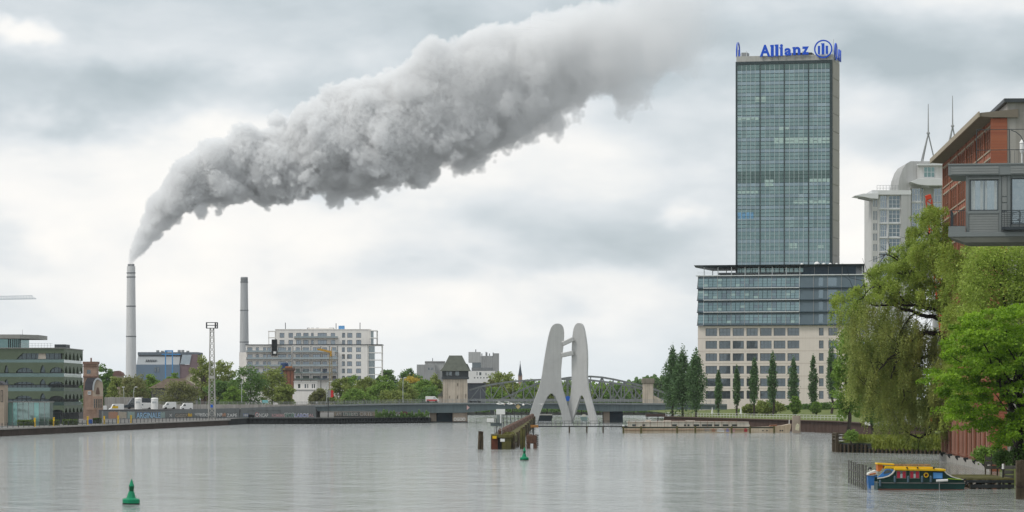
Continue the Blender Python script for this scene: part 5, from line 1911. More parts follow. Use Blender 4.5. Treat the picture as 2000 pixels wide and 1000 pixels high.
count = 0
rest = MB()
rnd = random.Random(8)
for bay in range(4):
    xa = xd[bay] + (0.17 if bay else 0.0)
    xb_ = xd[bay + 1] - (0.17 if bay < 3 else 0.0)
    w = (xb_ - xa) / 5
    me = unit_mesh(w, fh)
    med = unit_mesh(w, fh, True)
    mem = unit_mesh(w, z_hi - z_mech, True, True)
    for cidx in range(5):
        x = xa + w * cidx
        inst('glass_unit', mem, to, (x, 0.0, z_mech), (rnd.gauss(0, 0.004), 0, rnd.gauss(0, 0.004)))
        for fl in range(NFL - 1, -1, -1):
            z = zf0 + fl * fh
            mech = (fl == NFL - 10)
            tilt = (rnd.gauss(0, 0.006), 0, rnd.gauss(0, 0.005))
            if fl >= 4:
                inst('glass_unit', med if mech else me, to, (x, 0.0, z), tilt)
            else:
                for k in range(3):
                    rest.box(x + 0.09, x + w - 0.03, 0.0, 0.12, z + k * fh / 3 + 0.08, z + (k + 1) * fh / 3 - 0.04, 1 if k == 2 else 0)
                    rest.box(x + 0.09, x + w - 0.03, -0.05, 0.10, z + k * fh / 3 - 0.04, z + k * fh / 3 + 0.08, 3)
                rest.box(x - 0.07, x + 0.085, -0.16, 0.12, z, z + fh, 2)
o = rest.build('lower_glazing', [T_GREEN, T_BLUE, T_BAR, T_TR], to)
o['kind'] = 'stuff'
BLIND = glass('tower_blind_pale', (0.62, 0.78, 0.74), 0.22, body=(0.30, 0.42, 0.38))
BLINDB = glass('tower_blind_blue', (0.4, 0.6, 0.8), 0.2, body=(0.08, 0.26, 0.45))
for a, b, y0, y1, m_ in ((1474, 1483.5, 187, 199, BLIND), (1486, 1496.5, 187, 199, BLIND), (1440, 1482, 229.5, 235, BLIND), (1521, 1530.5, 248, 254, BLIND), (1533, 1541, 248, 253, BLIND), (1511, 1530.5, 269, 280, BLIND), (1533, 1577.5, 269, 280, BLIND), (1580.5, 1623, 269, 280, BLIND), (1493, 1511, 351, 364, BLIND), (1580, 1623, 349, 356, BLIND), (1440, 1481, 373, 378, BLIND), (1549, 1577, 391.5, 397.5, BLIND), (1580, 1623, 391.5, 397, BLIND), (1540, 1557, 475, 485, BLIND), (1440, 1472, 415, 427, BLINDB), (1597, 1609, 479, 484, BLIND)):
    ua, ub = r.u(a, VT) - TL, r.u(b, VT) - TL
    za, zb = r.z(y1, a, VT), r.z(y0, a, VT)
    n = max(1, round((ub - ua) / 1.62))
    for i in range(n):
        MB().box(ua + (ub - ua) * i / n + 0.12, ua + (ub - ua) * (i + 1) / n - 0.06, -0.045, -0.015, za, zb).build('blind', m_, to)
SIDE = mat('tower_side_concrete', (0.35, 0.335, 0.305), 0.85, var=0.06, vscale=0.2, streak=0.15)
MB().box(TW - 0.25, TW - 0.02, 0.55, TD, 0, ZTOP - 0.1).build('side_wall', SIDE, to)
NP = 12
ph = (ZTOP - zf0) / NP
pmesh = MB().box(TW - 0.019, TW + 0.16, 0.52, TD, 0.07, ph - 0.07).mesh('side_panel', SIDE, bevel=0.03)
for i in range(NP):
    inst('side_panel', pmesh, to, (0, 0, zf0 + i * ph))
MB().box(0.2, TW + 0.1, 0.0, 0.5, ZTOP, ZTOP + 1.9).build('parapet', mat('tower_parapet', (0.46, 0.455, 0.43), 0.7, var=0.06, streak=0.25), to)
MB().box(TW - 0.3, TW + 0.12, 0.5, TD, ZTOP, ZTOP + 1.9).build('parapet', mat('tower_parapet', (0.5, 0.5, 0.5)), to)
MB().box(0.2, 0.6, 0.5, TD, ZTOP, ZTOP + 1.9).build('parapet', mat('tower_parapet', (0.5, 0.5, 0.5)), to)
MB().box(0.6, TW - 0.3, 0.5, TD, ZTOP - 0.2, ZTOP + 0.2).build('roof', ROOF_DARK, to)
MB().box(r.u(1545, VT) - TL, r.u(1584, VT) - TL, 2.0, 7, ZTOP + 0.2, ZTOP + 2.9).build('roof_plant', STEEL_DARK, to, bevel=0.1)
MB().box(r.u(1444, VT) - TL, r.u(1456, VT) - TL, 4, 8, ZTOP + 0.2, ZTOP + 3.6).build('roof_plant', STEEL_GREY, to, bevel=0.1)

# roof sign
sg = thing('roof_sign', 'blue illuminated lettering and ring emblem on the glass tower roof', 'sign', tl, -r.a)
LOGO = mat('sign_blue', (0.008, 0.085, 0.60), 0.4, var=0.05)
ux = lambda px: r.u(px, VT) - TL
zz = lambda py, px: r.z(py, px, VT)
letters = [('A', 1484.8, 1505, 88, 111), ('l', 1506, 1512, 88, 111), ('l', 1514.8, 1521, 87.3, 110.4), ('i', 1524, 1529.8, 86.6, 109.7), ('a', 1532.7, 1546.7, 94.3, 109), ('n', 1549.5, 1564, 92, 107.8), ('z', 1566.8, 1580.4, 91.3, 107)]
for ch_, a, b, t_, b_ in letters:
    me = fit_text(text_mesh(ch_, 3, 0.18, LOGO, 0.12), ux(b) - ux(a), zz(t_, a) - zz(b_, a))
    inst('letter', me, sg, (ux(a), -0.6, zz(b_, a)))
    if ch_ in 'lin':
        MB().box(ux(a) - 0.25, ux(a) + 0.5, -0.7, -0.42, zz(t_, a) - (0.55 if ch_ != 'i' else 1.5), zz(t_, a) - (0.1 if ch_ != 'i' else 1.05)).build('serif', LOGO, sg)


def ring(name, cx, cz, R_, th, dep, parent, material, axis='y', pos=-0.6, n=40):
    mb = MB()
    for i in range(n):
        a0, a1 = 2 * math.pi * i / n, 2 * math.pi * (i + 1) / n
        vs_ = []
        for a in (a0, a1):
            for rr in (R_ - th, R_):
                for d_ in (-dep, dep):
                    p, q_ = cx + rr * math.cos(a), cz + rr * math.sin(a)
                    vs_.append((p, pos + d_, q_) if axis == 'y' else (pos + d_, p, q_))
        mb.add(vs_, [(0, 2, 6, 4), (1, 5, 7, 3), (2, 3, 7, 6), (0, 4, 5, 1)])
    return mb.build(name, material, parent)


RR = 18.0 * (r.Y0 / F)
cxr, czr = ux(1608.4), zz(96, 1608.4)
ring('emblem_ring', cxr, czr, RR, RR * 0.15, 0.2, sg, LOGO)
mp_ = RR / 18.0
for a, b, z0, z1 in ((-10.5, -6.1, -9.8, 6.3), (-3.2, 2.4, -10.5, 11.2), (4.7, 9.4, -9.8, 6.3)):
    MB().box(cxr + a * mp_, cxr + b * mp_, -0.8, -0.4, czr + z0 * mp_, czr + z1 * mp_).build('emblem_bar', LOGO, sg, bevel=0.05)
MB().box(cxr - 4.4 * mp_, cxr - 3.2 * mp_, -0.8, -0.4, czr + 9.2 * mp_, czr + 11.1 * mp_).build('emblem_serif', LOGO, sg)
MB().box(cxr - 12 * mp_, cxr + 11 * mp_, -0.35, -0.2, czr - 13 * mp_, czr - 10.6 * mp_).build('emblem_foot', WHITE, sg)
# the same emblem turned to the sides
ring('emblem_ring', TD * 0.42, czr + 0.6, RR, RR * 0.15, 0.2, sg, LOGO, 'x', -0.35)
ring('emblem_ring', TD * 0.30, czr - 0.5, RR * 0.95, RR * 0.15, 0.2, sg, LOGO, 'x', TW + 0.55)
for a, b, z0, z1 in ((-10.5, -6.1, -9.8, 6.3), (-3.2, 2.4, -10.5, 11.2), (4.7, 9.4, -9.8, 6.3)):
    for xx in (-0.35, TW + 0.55):
        MB().box(xx - 0.2, xx + 0.2, TD * 0.33 + a * mp_, TD * 0.33 + b * mp_, czr + z0 * mp_, czr + z1 * mp_).build('emblem_bar', LOGO, sg)
for k, (ch_, w_, h_) in enumerate((('A', 3.4, 4.0), ('l', 1.0, 4.0), ('l', 1.0, 4.0))):
    me = fit_text(text_mesh(ch_, 3, 0.18, LOGO, 0.09), w_, h_)
    inst('letter', me, sg, (TW + 0.6, TD * 0.62 + k * 2.6, czr - 3.0), (0, 0, math.pi / 2))
mb = MB()
for px in (1490, 1508, 1520, 1536, 1552, 1568, 1600, 1617):
    mb.box(ux(px) - 0.06, ux(px) + 0.06, -0.35, 0.3, ZTOP + 0.4, zz(100, px))
for px in (1484, 1550):
    mb.bar((ux(px), -0.3, zz(112.5, px)), (ux(px + 40), -0.3, zz(109.5, px + 40)), 0.08, 0.1)
for xx in (0.2, TW - 0.1):
    for v_ in (2.0, 5.0, 8.5):
        mb.box(xx - 0.06, xx + 0.06, v_, v_ + 0.1, ZTOP + 0.4, czr)
mb.build('support_frame', STEEL_GREY, sg)
for px, t_ in ((1440, 82), (1457, 99), (1627, 76)):
    MB().tube((ux(px), 1.0, ZTOP + 1.0), (ux(px), 1.0, zz(t_, px)), 0.11, n=6).build('aerial', SHELF, sg)
# ------------------------------------------------------------------ grey residential towers, brick warehouse, cantilevered bay
GREYW = mat('pale_grey_render', (0.56, 0.56, 0.54), 0.85, var=0.05, vscale=0.4, streak=0.22)
GREYD = mat('mid_grey_render', (0.44, 0.445, 0.435), 0.85, var=0.05, vscale=0.4, streak=0.25)
ALU = mat('pale_aluminium', (0.66, 0.67, 0.665), 0.5, var=0.04)
RG = glass('residential_glass', (0.50, 0.60, 0.66), 0.34, body=(0.05, 0.06, 0.07))
RGD = glass('residential_glass_dark', (0.40, 0.52, 0.58), 0.28, body=(0.02, 0.03, 0.035))

f = Face(1703, 650, 2.5)
rt = thing('residential_tower', 'pale grey apartment tower with wing shaped roof canopy, the lower front one', 'building', f.loc)
fl_rows = [(381.5, 407), (409.5, 435), (437.5, 463), (465.5, 491), (493.5, 519), (521.5, 547)]
h1 = [(f.x(a), f.x(b), f.z(d), f.z(c)) for a, b in ((1705.5, 1708.5), (1710, 1713)) for c, d in ((388, 404), (412, 430), (436, 450), (456, 470), (477, 490), (500, 512))]
h2 = [(f.x(1718.5), f.x(1732.5), f.z(d), f.z(c)) for c, d in fl_rows]
h3 = [(f.x(1735), f.x(1758.5), f.z(d), f.z(c)) for c, d in fl_rows]
mb = MB()
wall_holes(mb, 0, f.x(1778), 0, f.z(372), h1 + h2 + h3, 0, 0.4)
mb.box(0, f.x(1778), 0.8, 14, 0, f.z(372.2))
mb.build('wall', GREYW, rt)
MB().box(f.x(1759.5), f.x(1778), -0.8, -0.002, 0, f.z(373.5)).build('pier', GREYD, rt)
for a, b, c, d in h1:
    add_window(rt, (a + b) / 2, c, b - a, d - c, 0.2, 1, 2, GREYD, RG, 0.06)
for a, b, c, d in h2:
    add_window(rt, (a + b) / 2, c, b - a, d - c, 0.15, 3, 2, ALU, RG, 0.12)
for a, b, c, d in h3:
    add_window(rt, (a + b) / 2, c, b - a, d - c, 0.05, 3, 3, ALU, RGD, 0.14)
for c, d in fl_rows:
    MB().box(f.x(1717), f.x(1760), -0.35, -0.002, f.z(d + 2.2), f.z(d)).build('floor_band', ALU, rt)
MB().box(f.x(1716), f.x(1716.8), -0.3, -0.002, 0, f.z(380)).build('fin', ALU, rt)
MB().box(f.x(1733), f.x(1734.5), -0.4, -0.002, 0, f.z(380)).build('fin', ALU, rt)
MB().box(-0.1, f.x(1778.5), -0.9, 14.2, f.z(380.5), f.z(372)).build('roof_fascia', ALU, rt)
can = f.poly([(1668, 383), (1684, 379), (1714, 377.5), (1714, 389), (1700, 388.5), (1686, 385.5)])
MB().prism(can, -1.5, 5.0).build('canopy_wing', ALU, rt, bevel=0.03)
for y in (-0.9, 0.8, 2.5):
    MB().bar((f.x(1678), y, f.z(385.5)), (f.x(1706), y, f.z(391)), 0.12, 0.3).build('canopy_rib', GREYD, rt)
mb = MB()
for z in (0.5, 1.0):
    mb.bar((f.x(1714), 1.0, f.z(372) + z), (f.x(1756), 1.0, f.z(372) + z), 0.05, 0.05)
for px in range(1714, 1757, 6):
    mb.box(f.x(px) - 0.03, f.x(px) + 0.03, 0.97, 1.03, f.z(372), f.z(372) + 1.0)
mb.build('roof_railing', STEEL_GREY, rt)

f = Face(1755, 685, 2.5)
r2 = thing('residential_tower', 'pale grey apartment tower with rounded roof gable, the taller rear one', 'building', f.loc)
prof = [(1755, 560), (1842, 560), (1842, 314.5), (1779, 314.5), (1771, 319), (1764, 329), (1758, 345), (1755.5, 360)]
MB().prism(f.poly(prof), 0.5, 16).build('wall', GREYD, r2)
mb = MB()
hp = [(f.x(1803.5), f.x(1826), f.z(347), f.z(325.5))]
wall_holes(mb, f.x(1792), f.x(1842), f.z(356), f.z(321), hp, -0.4, 0.4)
mb.build('penthouse_front', GREYW, r2)
add_window(r2, (hp[0][0] + hp[0][1]) / 2, hp[0][2], hp[0][1] - hp[0][0], hp[0][3] - hp[0][2], -0.15, 3, 2, ALU, GLASS_TEAL, 0.14)
MB().box(f.x(1791), f.x(1842), -1.2, 0.4, f.z(323.5), f.z(320.5)).build('penthouse_eave', ALU, r2)
MB().prism(f.poly([(1774.5, 357), (1788, 351), (1842, 350.5), (1842, 364), (1806, 364), (1790, 362)]), -3.0, 0.4).build('canopy_wing', ALU, r2, bevel=0.03)
for y in (-2.4, -1.2):
    MB().bar((f.x(1782), y, f.z(360)), (f.x(1812), y, f.z(367)), 0.12, 0.3).build('canopy_rib', GREYD, r2)
for c, d in ((367, 393), (396, 421), (424, 449), (452, 478), (481, 506)):
    add_window(r2, f.x(1789.5), f.z(d), 17.5 * f.U, (d - c) * f.U, 0.35, 3, 2, ALU, RG, 0.12)
    add_window(r2, f.x(1801.5), f.z(d + 1), 5 * f.U, (d - c + 2) * f.U, 0.36, 1, 3, ALU, RGD, 0.1)
    MB().box(f.x(1779), f.x(1799), 0.1, 0.49, f.z(d + 2.6), f.z(d + 0.2)).build('floor_band', ALU, r2)
    add_window(r2, f.x(1831.5), f.z(d + 2), 15 * f.U, (d - c + 2) * f.U, 0.36, 2, 2, ALU, RG, 0.12)
MB().box(f.x(1776), f.x(1778.5), -0.3, 0.5, 0, f.z(366)).build('fin', GREYD, r2)
for i, (ax, at, jy, feet, lab) in enumerate(((1813, 203, 261, [(1797, 316), (1803, 316), (1827, 316)], 'left one of two tripod rooftop antennas'), (1860.5, 187, 247, [(1846, 300), (1853, 300), (1872, 300)], 'right one of two tripod rooftop antennas'))):
    Ya = 692.0 if i == 0 else 700.0
    zb = Z(314.5, 685)
    U = Ya / F
    an = thing('rooftop_antenna', lab, 'antenna', (X(ax, Ya), Ya, zb if i == 0 else Z(302, Ya)), 0, 'tripod antennas')
    z0 = an.location.z
    MB().tube((0, 0, Z(jy, Ya) - z0), (0, 0, Z(at, Ya) - z0), 0.14, 0.06, n=6).build('spike', STEEL_GREY, an)
    MB().lathe([(0.2, -0.2), (0.34, 0), (0.34, 0.2), (0.15, 0.4)], 10, (0, 0, Z(jy, Ya) - z0)).build('collar', STEEL_GREY, an)
    for k, (fx, fy) in enumerate(feet):
        MB().tube(((fx - ax) * U, (-1.2, 1.5, 0.3)[k], 0), (0, 0, Z(jy, Ya) - z0), 0.13, n=6).build('leg', STEEL_GREY, an)
# stair tower behind the brick roof that carries the second antenna
f = Face(1842, 690, 2.5)
st = thing('stair_tower', 'pale grey stair tower mostly hidden behind the brick warehouse', 'building', f.loc)
MB().box(f.x(1842.5), f.x(1885), 0.5, 18, 0, f.z(302)).build('wall', GREYD, st)
MB().box(f.x(1842.2), f.x(1886), 0.2, 18.3, f.z(302), f.z(300.5)).build('roof', ALU, st)

# red mobile crane boom behind the willow
Yr = 560.0
U = Yr / F
rc = thing('mobile_crane', 'red lattice crane boom rising out of the willow', 'crane', (X(1850, Yr), Yr, ZR))
CRED = mat('crane_red', (0.50, 0.055, 0.02), 0.5, var=0.15)
p0 = np.array([10 * U, 0, 2.0])
p1 = np.array([(1814 - 1850) * U, 0, Z(390, Yr) - ZR])
ax = unit((p1 - p0)[None])[0]
sd = np.array([ax[2], 0, -ax[0]])
mb = MB()
w = 0.45
for a in (-1, 1):
    for b in (-1, 1):
        o_ = sd * (a * w) + np.array([0, b * w, 0])
        mb.bar(p0 + o_, p1 + o_, 0.13, 0.13)
n = 46
for i in range(n):
    for b in (-1, 1):
        q0, q1 = p0 + (p1 - p0) * i / n, p0 + (p1 - p0) * (i + 1) / n
        s_ = 1 if i % 2 else -1
        mb.bar(q0 + sd * s_ * w + np.array([0, b * w, 0]), q1 - sd * s_ * w + np.array([0, b * w, 0]), 0.09, 0.09)
mb.build('boom', CRED, rc)
MB().box(-0.5, 0.45, -0.35, 0.35, -0.4, 0.4).build('boom_head', CRED, rc, loc=tuple(p1 + ax * 0.4), rot=(0, -0.3, 0), bevel=0.1)
MB().box(-3.5, 4, -1.3, 1.3, 0.6, 2.2).build('carriage', CRED, rc, bevel=0.1)
for x in (-2.6, -0.8, 1.2, 3.0):
    for y in (-1.1, 1.1):
        MB().tube((x, y - 0.2, 0.6), (x, y + 0.2, 0.6), 0.6, n=14).build('wheel', TYRE, rc)

# ---- brick warehouse: facade running away along the river
BR = bpy.data.materials.new('red_brick')
BR.use_nodes = True
_n, _l = BR.node_tree.nodes, BR.node_tree.links
_tc = _n.new('ShaderNodeTexCoord')
_mp = _n.new('ShaderNodeMapping')
_mp.inputs['Rotation'].default_value = (math.radians(90), 0, 0)
_bk = _n.new('ShaderNodeTexBrick')
_bk.inputs['Scale'].default_value = 1.6
_bk.inputs['Color1'].default_value = (0.36, 0.115, 0.055, 1)
_bk.inputs['Color2'].default_value = (0.27, 0.075, 0.040, 1)
_bk.inputs['Mortar'].default_value = (0.24, 0.17, 0.13, 1)
_bk.inputs['Mortar Size'].default_value = 0.012
_l.new(_tc.outputs['Object'], _mp.inputs['Vector'])
_l.new(_mp.outputs[0], _bk.inputs['Vector'])
_l.new(_bk.outputs['Color'], _n['Principled BSDF'].inputs['Base Color'])
_n['Principled BSDF'].inputs['Roughness'].default_value = 0.85
TERRA = mat('terracotta_fin', (0.33, 0.135, 0.085), 0.8, var=0.15, vscale=0.6, streak=0.3)
TERRA_P = mat('pinkish_fin', (0.44, 0.24, 0.185), 0.8, var=0.12, vscale=0.6, streak=0.35)
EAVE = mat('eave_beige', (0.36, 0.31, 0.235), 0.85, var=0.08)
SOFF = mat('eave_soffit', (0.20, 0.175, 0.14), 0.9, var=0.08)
pn, pf = Vector((51.25, 370, 0)), Vector((54.9, 443, 0))
dv = pf - pn
WL = dv.length
# local x runs from the far end to the near end, local -y faces the river
wa = math.atan2(-dv.y, -dv.x)
bw = thing('brick_warehouse', 'long red brick warehouse with upright fins and wide eaves', 'building', (pf.x, pf.y, 0), wa)
H = 37.6
rowsz = [(34.5, 36.9), (31.1, 33.5), (27.7, 30.1), (24.3, 26.7), (20.9, 23.3), (17.5, 19.9), (14.1, 16.5), (10.7, 13.1), (7.3, 9.7), (1.2, 4.6)]
nf = 24
pit = WL / nf
mb = MB()
mb.box(0, WL, 0.35, 16, 0.0, H)
for (a0, a1), (b0, b1) in zip(rowsz[:-1], rowsz[1:]):
    mb.box(0, WL, 0.0, 0.36, b1 + 0.001, a0 - 0.001)
mb.box(0, WL, 0.0, 0.36, rowsz[0][1], H)
mb.build('wall', BR, bw)
finu = MB().box(-0.13, 0.13, -0.05, 0.34, 0.95, H - 0.05).mesh('fin', TERRA, bevel=0.02)
finp = MB().box(-0.30, 0.30, -0.14, 0.34, 0.95, H - 0.05).mesh('fin', TERRA, bevel=0.02)
finl = MB().box(-0.24, 0.24, -0.30, 0.34, 0.96, 6.6).mesh('fin', TERRA_P, bevel=0.02)
for i in range(nf + 1):
    inst('fin', finp if i % 4 == 0 else finu, bw, (min(max(i * pit, 0.2), WL - 0.2), 0, 0))
    if i % 2 == 0:
        inst('pilaster', finl, bw, (min(max(i * pit, 0.32), WL - 0.32), -0.003, 0))
WBR = mat('brown_window_frame', (0.20, 0.09, 0.055), 0.6)
BG = glass('warehouse_glass', (0.60, 0.50, 0.42), 0.28, body=(0.17, 0.075, 0.04))
wmesh = win_mesh(pit - 0.46, 2.4, 2, 2, WBR, BG, 0.12)
wlow = win_mesh(pit - 0.46, 3.4, 1, 3, WBR, BG, 0.12)
for k, (a, b) in enumerate(rowsz):
    if k in (5, 6, 7, 8):
        continue
    for i in range(nf):
        inst('window', wlow if k == 9 else wmesh, bw, ((i + 0.5) * pit, 0.03, a))
for a, b in rowsz[:4]:
    MB().box(0, WL, -0.12, -0.001, a - 0.16, a - 0.02).build('sill_course', EAVE, bw)
    MB().box(0, WL, -0.10, -0.001, b + 0.02, b + 0.2).build('lintel_course', EAVE, bw)
# stone plinth in blocks, with brackets under the fins
PL = mat('plinth_stone', (0.34, 0.325, 0.30), 0.9, var=0.15, streak=0.4)
pb = MB().box(0.03, pit * 2 - 0.03, -0.55, 0.34, -0.8, 0.72).mesh('plinth_block', PL, bevel=0.04)
bkt = MB().prism_x([(-0.30, 0.95), (0.25, 0.95), (0.25, 0.35), (-0.05, 0.45), (-0.28, 0.7)], -0.28, 0.28).mesh('bracket', DARKPILE)
for i in range(nf // 2):
    inst('plinth_block', pb, bw, (i * pit * 2, 0, 0))
for i in range(2, nf, 4):
    inst('bracket', bkt, bw, (i * pit, -0.56, 0.0))
# near gable: brick strip then concrete
MB().box(WL, WL + 0.3, -0.4, 1.35, 0, H - 0.1).build('corner_pier', BR, bw)
MB().box(WL - 0.001, WL + 0.2, 1.36, 16, 0, H + 1.6).build('end_wall', CONCRETE, bw)
MB().box(WL - 20, WL - 0.002, 1.36, 16, H, H + 1.55).build('attic', CONCRETE, bw)
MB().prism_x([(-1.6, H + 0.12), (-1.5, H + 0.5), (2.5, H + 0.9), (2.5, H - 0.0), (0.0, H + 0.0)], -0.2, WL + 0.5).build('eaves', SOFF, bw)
MB().prism_x([(-1.72, H + 0.05), (-1.72, H + 0.62), (-1.58, H + 0.62), (-1.58, H + 0.05)], -0.3, WL + 0.6).build('gutter', EAVE, bw)
MB().box(WL - 18, WL + 0.7, 1.0, 17, H + 1.6, H + 2.0).build('roof_edge', STEEL_DARK, bw)

# ---- cantilevered grey bay at the right edge, with the house that carries it
YV = 270.0
f = Face(1853, YV, 0.0)
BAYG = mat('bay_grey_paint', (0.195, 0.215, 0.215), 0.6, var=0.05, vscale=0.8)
BAYL = mat('bay_siding_grey', (0.235, 0.25, 0.245), 0.6, var=0.06, vscale=0.8)
bay = thing('bay_house', 'grey panelled bay of a house jutting out above the river', 'building', f.loc, math.radians(-10))
XE = f.x(2130)
DB = 7.0
MB().box(f.x(1852.5), XE, -0.35, DB + 0.3, f.z(343), f.z(321.5)).build('roof_slab', BAYG, bay, bevel=0.02)
MB().box(f.x(1852.0), XE, -0.42, DB + 0.4, f.z(323.5), f.z(320.5)).build('roof_edge', BAYG, bay, bevel=0.01)
for k in range(3):
    a = 326.5 + k * 4.9
    MB().box(f.x(1858), f.x(1950), -0.40, -0.352, f.z(a + 4.4), f.z(a)).build('fascia_board', BAYL, bay, bevel=0.006)
    MB().box(f.x(1973), XE - 0.1, -0.40, -0.352, f.z(a + 4.4), f.z(a)).build('fascia_board', BAYL, bay, bevel=0.006)
holes = [(f.x(1894), f.x(1948.8), f.z(412), f.z(351.5)), (f.x(1974), f.x(2030), f.z(439), f.z(349.5)), (f.x(2052), f.x(2106), f.z(412), f.z(351.5))]
mb = MB()
wall_holes(mb, f.x(1886), XE, f.z(454), f.z(343.05), holes, 0.0, 0.25)
mb.build('front_wall', BAYG, bay)
MB().box(f.x(1886), f.x(1886) + 0.25, 0.25, DB, f.z(454), f.z(343.05)).build('side_wall', BAYG, bay)
MB().box(f.x(1886) + 0.25, XE, DB - 0.25, DB, f.z(454), f.z(343.05)).build('rear_wall', BAYG, bay)
BGL = glass("bay_window_glass", (0.62, 0.72, 0.76), 0.42, 0.03, body=(0.10, 0.13, 0.14), bump=0.05, bscale=1.2)
FRB = mat('bay_window_frame', (0.045, 0.055, 0.062), 0.4)
for i, (a, b, c, d) in enumerate(holes):
    add_window(bay, (a + b) / 2, c, b - a, d - c, 0.08, 2 if i != 1 else 1, 1, FRB, BGL, 0.07)
LACE = mat('lace_curtain', (0.42, 0.46, 0.46), 0.95, var=0.10, vscale=6)
for a, b in ((1896.5, 1904), (1914, 1919), (1923.5, 1927), (1941, 1946)):
    MB().box(f.x(a), f.x(b), 0.102, 0.118, f.z(410.5), f.z(354)).build('curtain', LACE, bay)
for k in range(7):
    a = 419 + k * 5.0
    MB().box(f.x(1892.5), f.x(1949.5), -0.05, -0.003, f.z(a + 4.55), f.z(a)).build('siding_board', BAYL, bay, bevel=0.006)
for a, b in ((1886.5, 1891.8), (1950.2, 1955), (1966.5, 1972)):
    MB().box(f.x(a), f.x(b), -0.09, -0.003, f.z(454), f.z(343.1)).build('corner_post', BAYG, bay, bevel=0.01)
for q0, q1 in ((346, 384), (386.5, 396), (398.5, 413), (415.5, 452)):
    MB().box(f.x(1956), f.x(1965.5), -0.05, -0.003, f.z(q1), f.z(q0)).build('inset_panel', BAYL, bay, bevel=0.008)
MB().box(f.x(1891), f.x(1952), -0.10, -0.003, f.z(418), f.z(413.2)).build('window_sill', BAYG, bay, bevel=0.008)
MB().box(f.x(1891), f.x(1952), -0.08, -0.003, f.z(351), f.z(347.5)).build('window_head', BAYL, bay, bevel=0.008)
MB().box(f.x(1852.5), XE, -0.30, DB + 0.2, f.z(463), f.z(454.05)).build('floor_slab', BAYG, bay, bevel=0.02)
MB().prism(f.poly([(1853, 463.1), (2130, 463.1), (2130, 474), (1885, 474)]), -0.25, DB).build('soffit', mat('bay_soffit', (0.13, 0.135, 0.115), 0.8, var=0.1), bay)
MB().box(f.x(1852.8), f.x(1886) - 0.002, -0.28, -0.16, f.z(454), f.z(442.5)).build('balcony_parapet', BAYG, bay, bevel=0.01)
MB().box(f.x(1852.8), f.x(1852.8) + 0.12, -0.16, DB, f.z(454), f.z(442.5)).build('balcony_parapet', BAYG, bay, bevel=0.01)
rail = MB()
for py in (411.5, 442):
    rail.bar((f.x(1857), -0.2, f.z(py)), (f.x(1885.5), -0.2, f.z(py)), 0.045, 0.05)
    rail.bar((f.x(1857), -0.2, f.z(py)), (f.x(1857), 4.0, f.z(py)), 0.045, 0.05)
rail.build('balcony_rail', FRB, bay)
bal = MB().box(-0.014, 0.014, -0.014, 0.014, f.z(442), f.z(411.5)).mesh('baluster', FRB)
for k in range(9):
    inst('baluster', bal, bay, (f.x(1857 + k * 3.5), -0.2, 0))
for k in range(1, 12):
    inst('baluster', bal, bay, (f.x(1857), -0.2 + k * 0.38, 0))
# french balcony before the second window
MB().box(f.x(1956), XE - 3, -0.75, -0.1, f.z(450.5), f.z(444.5)).build('balcony_floor', FRB, bay, bevel=0.01)
for k in range(8):
    py = 413 + k * 4.0
    MB().bar((f.x(1956.5), -0.72, f.z(py)), (XE - 3, -0.72, f.z(py)), 0.03, 0.03 if k else 0.06).build('balcony_bar', FRB, bay)
for px in (1956.5, 1961, 1990, 2026, 2060):
    MB().box(f.x(px) - 0.025, f.x(px) + 0.025, -0.75, -0.70, f.z(450), f.z(412)).build('balcony_upright', FRB, bay)
# roof terrace railing, bracket and lamp
zr = f.z(320.5)
rail = MB()
for px0, px1, py in ((1905, 2130, 250.5), (1905, 2130, 290.5)):
    rail.bar((f.x(px0), 2.0, f.z(py)), (f.x(px1), 2.0, f.z(py)), 0.045, 0.05)
for px in (1905, 1969, 2040, 2100):
    rail.box(f.x(px) - 0.03, f.x(px) + 0.03, 1.97, 2.03, zr, f.z(250.5))
for k in range(14):
    rail.box(f.x(1972 + k * 8) - 0.015, f.x(1972 + k * 8) + 0.015, 0.98, 1.02, zr, f.z(294 - 0.0 * k))
rail.bar((f.x(1970), 1.0, f.z(292)), (f.x(2100), 1.0, f.z(296)), 0.045, 0.05)
rail.build('terrace_railing', FRB, bay)
arcp = [(1972, 252), (1982, 256), (1991, 264), (1997, 276), (1999, 292)]
mb = MB()
for a, b in zip(arcp[:-1], arcp[1:]):
    mb.bar((f.x(a[0]), 2.0, f.z(a[1])), (f.x(b[0]), 2.0, f.z(b[1])), 0.05, 0.06)
mb.build('railing_bracket', FRB, bay)
# body of the house to the right of the frame
MB().box(XE + 0.02, XE + 14, -6, 22, ZN - 1.5, f.z(300)).build('house_body', BAYG, bay)
MB().box(XE - 0.3, XE + 14.5, -6.5, 22.5, f.z(300), f.z(296)).build('house_roof', STEEL_DARK, bay)
ln = thing('terrace_lantern', 'white lantern on the roof terrace of the grey bay', 'lantern', (X(1996, 272.4), 272.4, Z(320.5, 270)))
U = 272.4 / F
MB().tube((0, 0, 0), (0, 0, 26 * U), 0.05, n=6).build('post', WHITE, ln)
MB().lathe([(0.10, 26 * U), (0.17, 30 * U), (0.17, 44 * U), (0.22, 45 * U), (0.04, 52 * U)], 10).build('lamp', WHITE, ln)
# ------------------------------------------------------------------ things on the water
BGREEN = mat('buoy_green', (0.010, 0.24, 0.115), 0.42, var=0.12, vscale=1.5)
BGREEN_D = mat('buoy_dark_green', (0.006, 0.11, 0.045), 0.45, var=0.15, vscale=1.5)
BBLACK = mat('buoy_waterline', (0.01, 0.014, 0.012), 0.5)


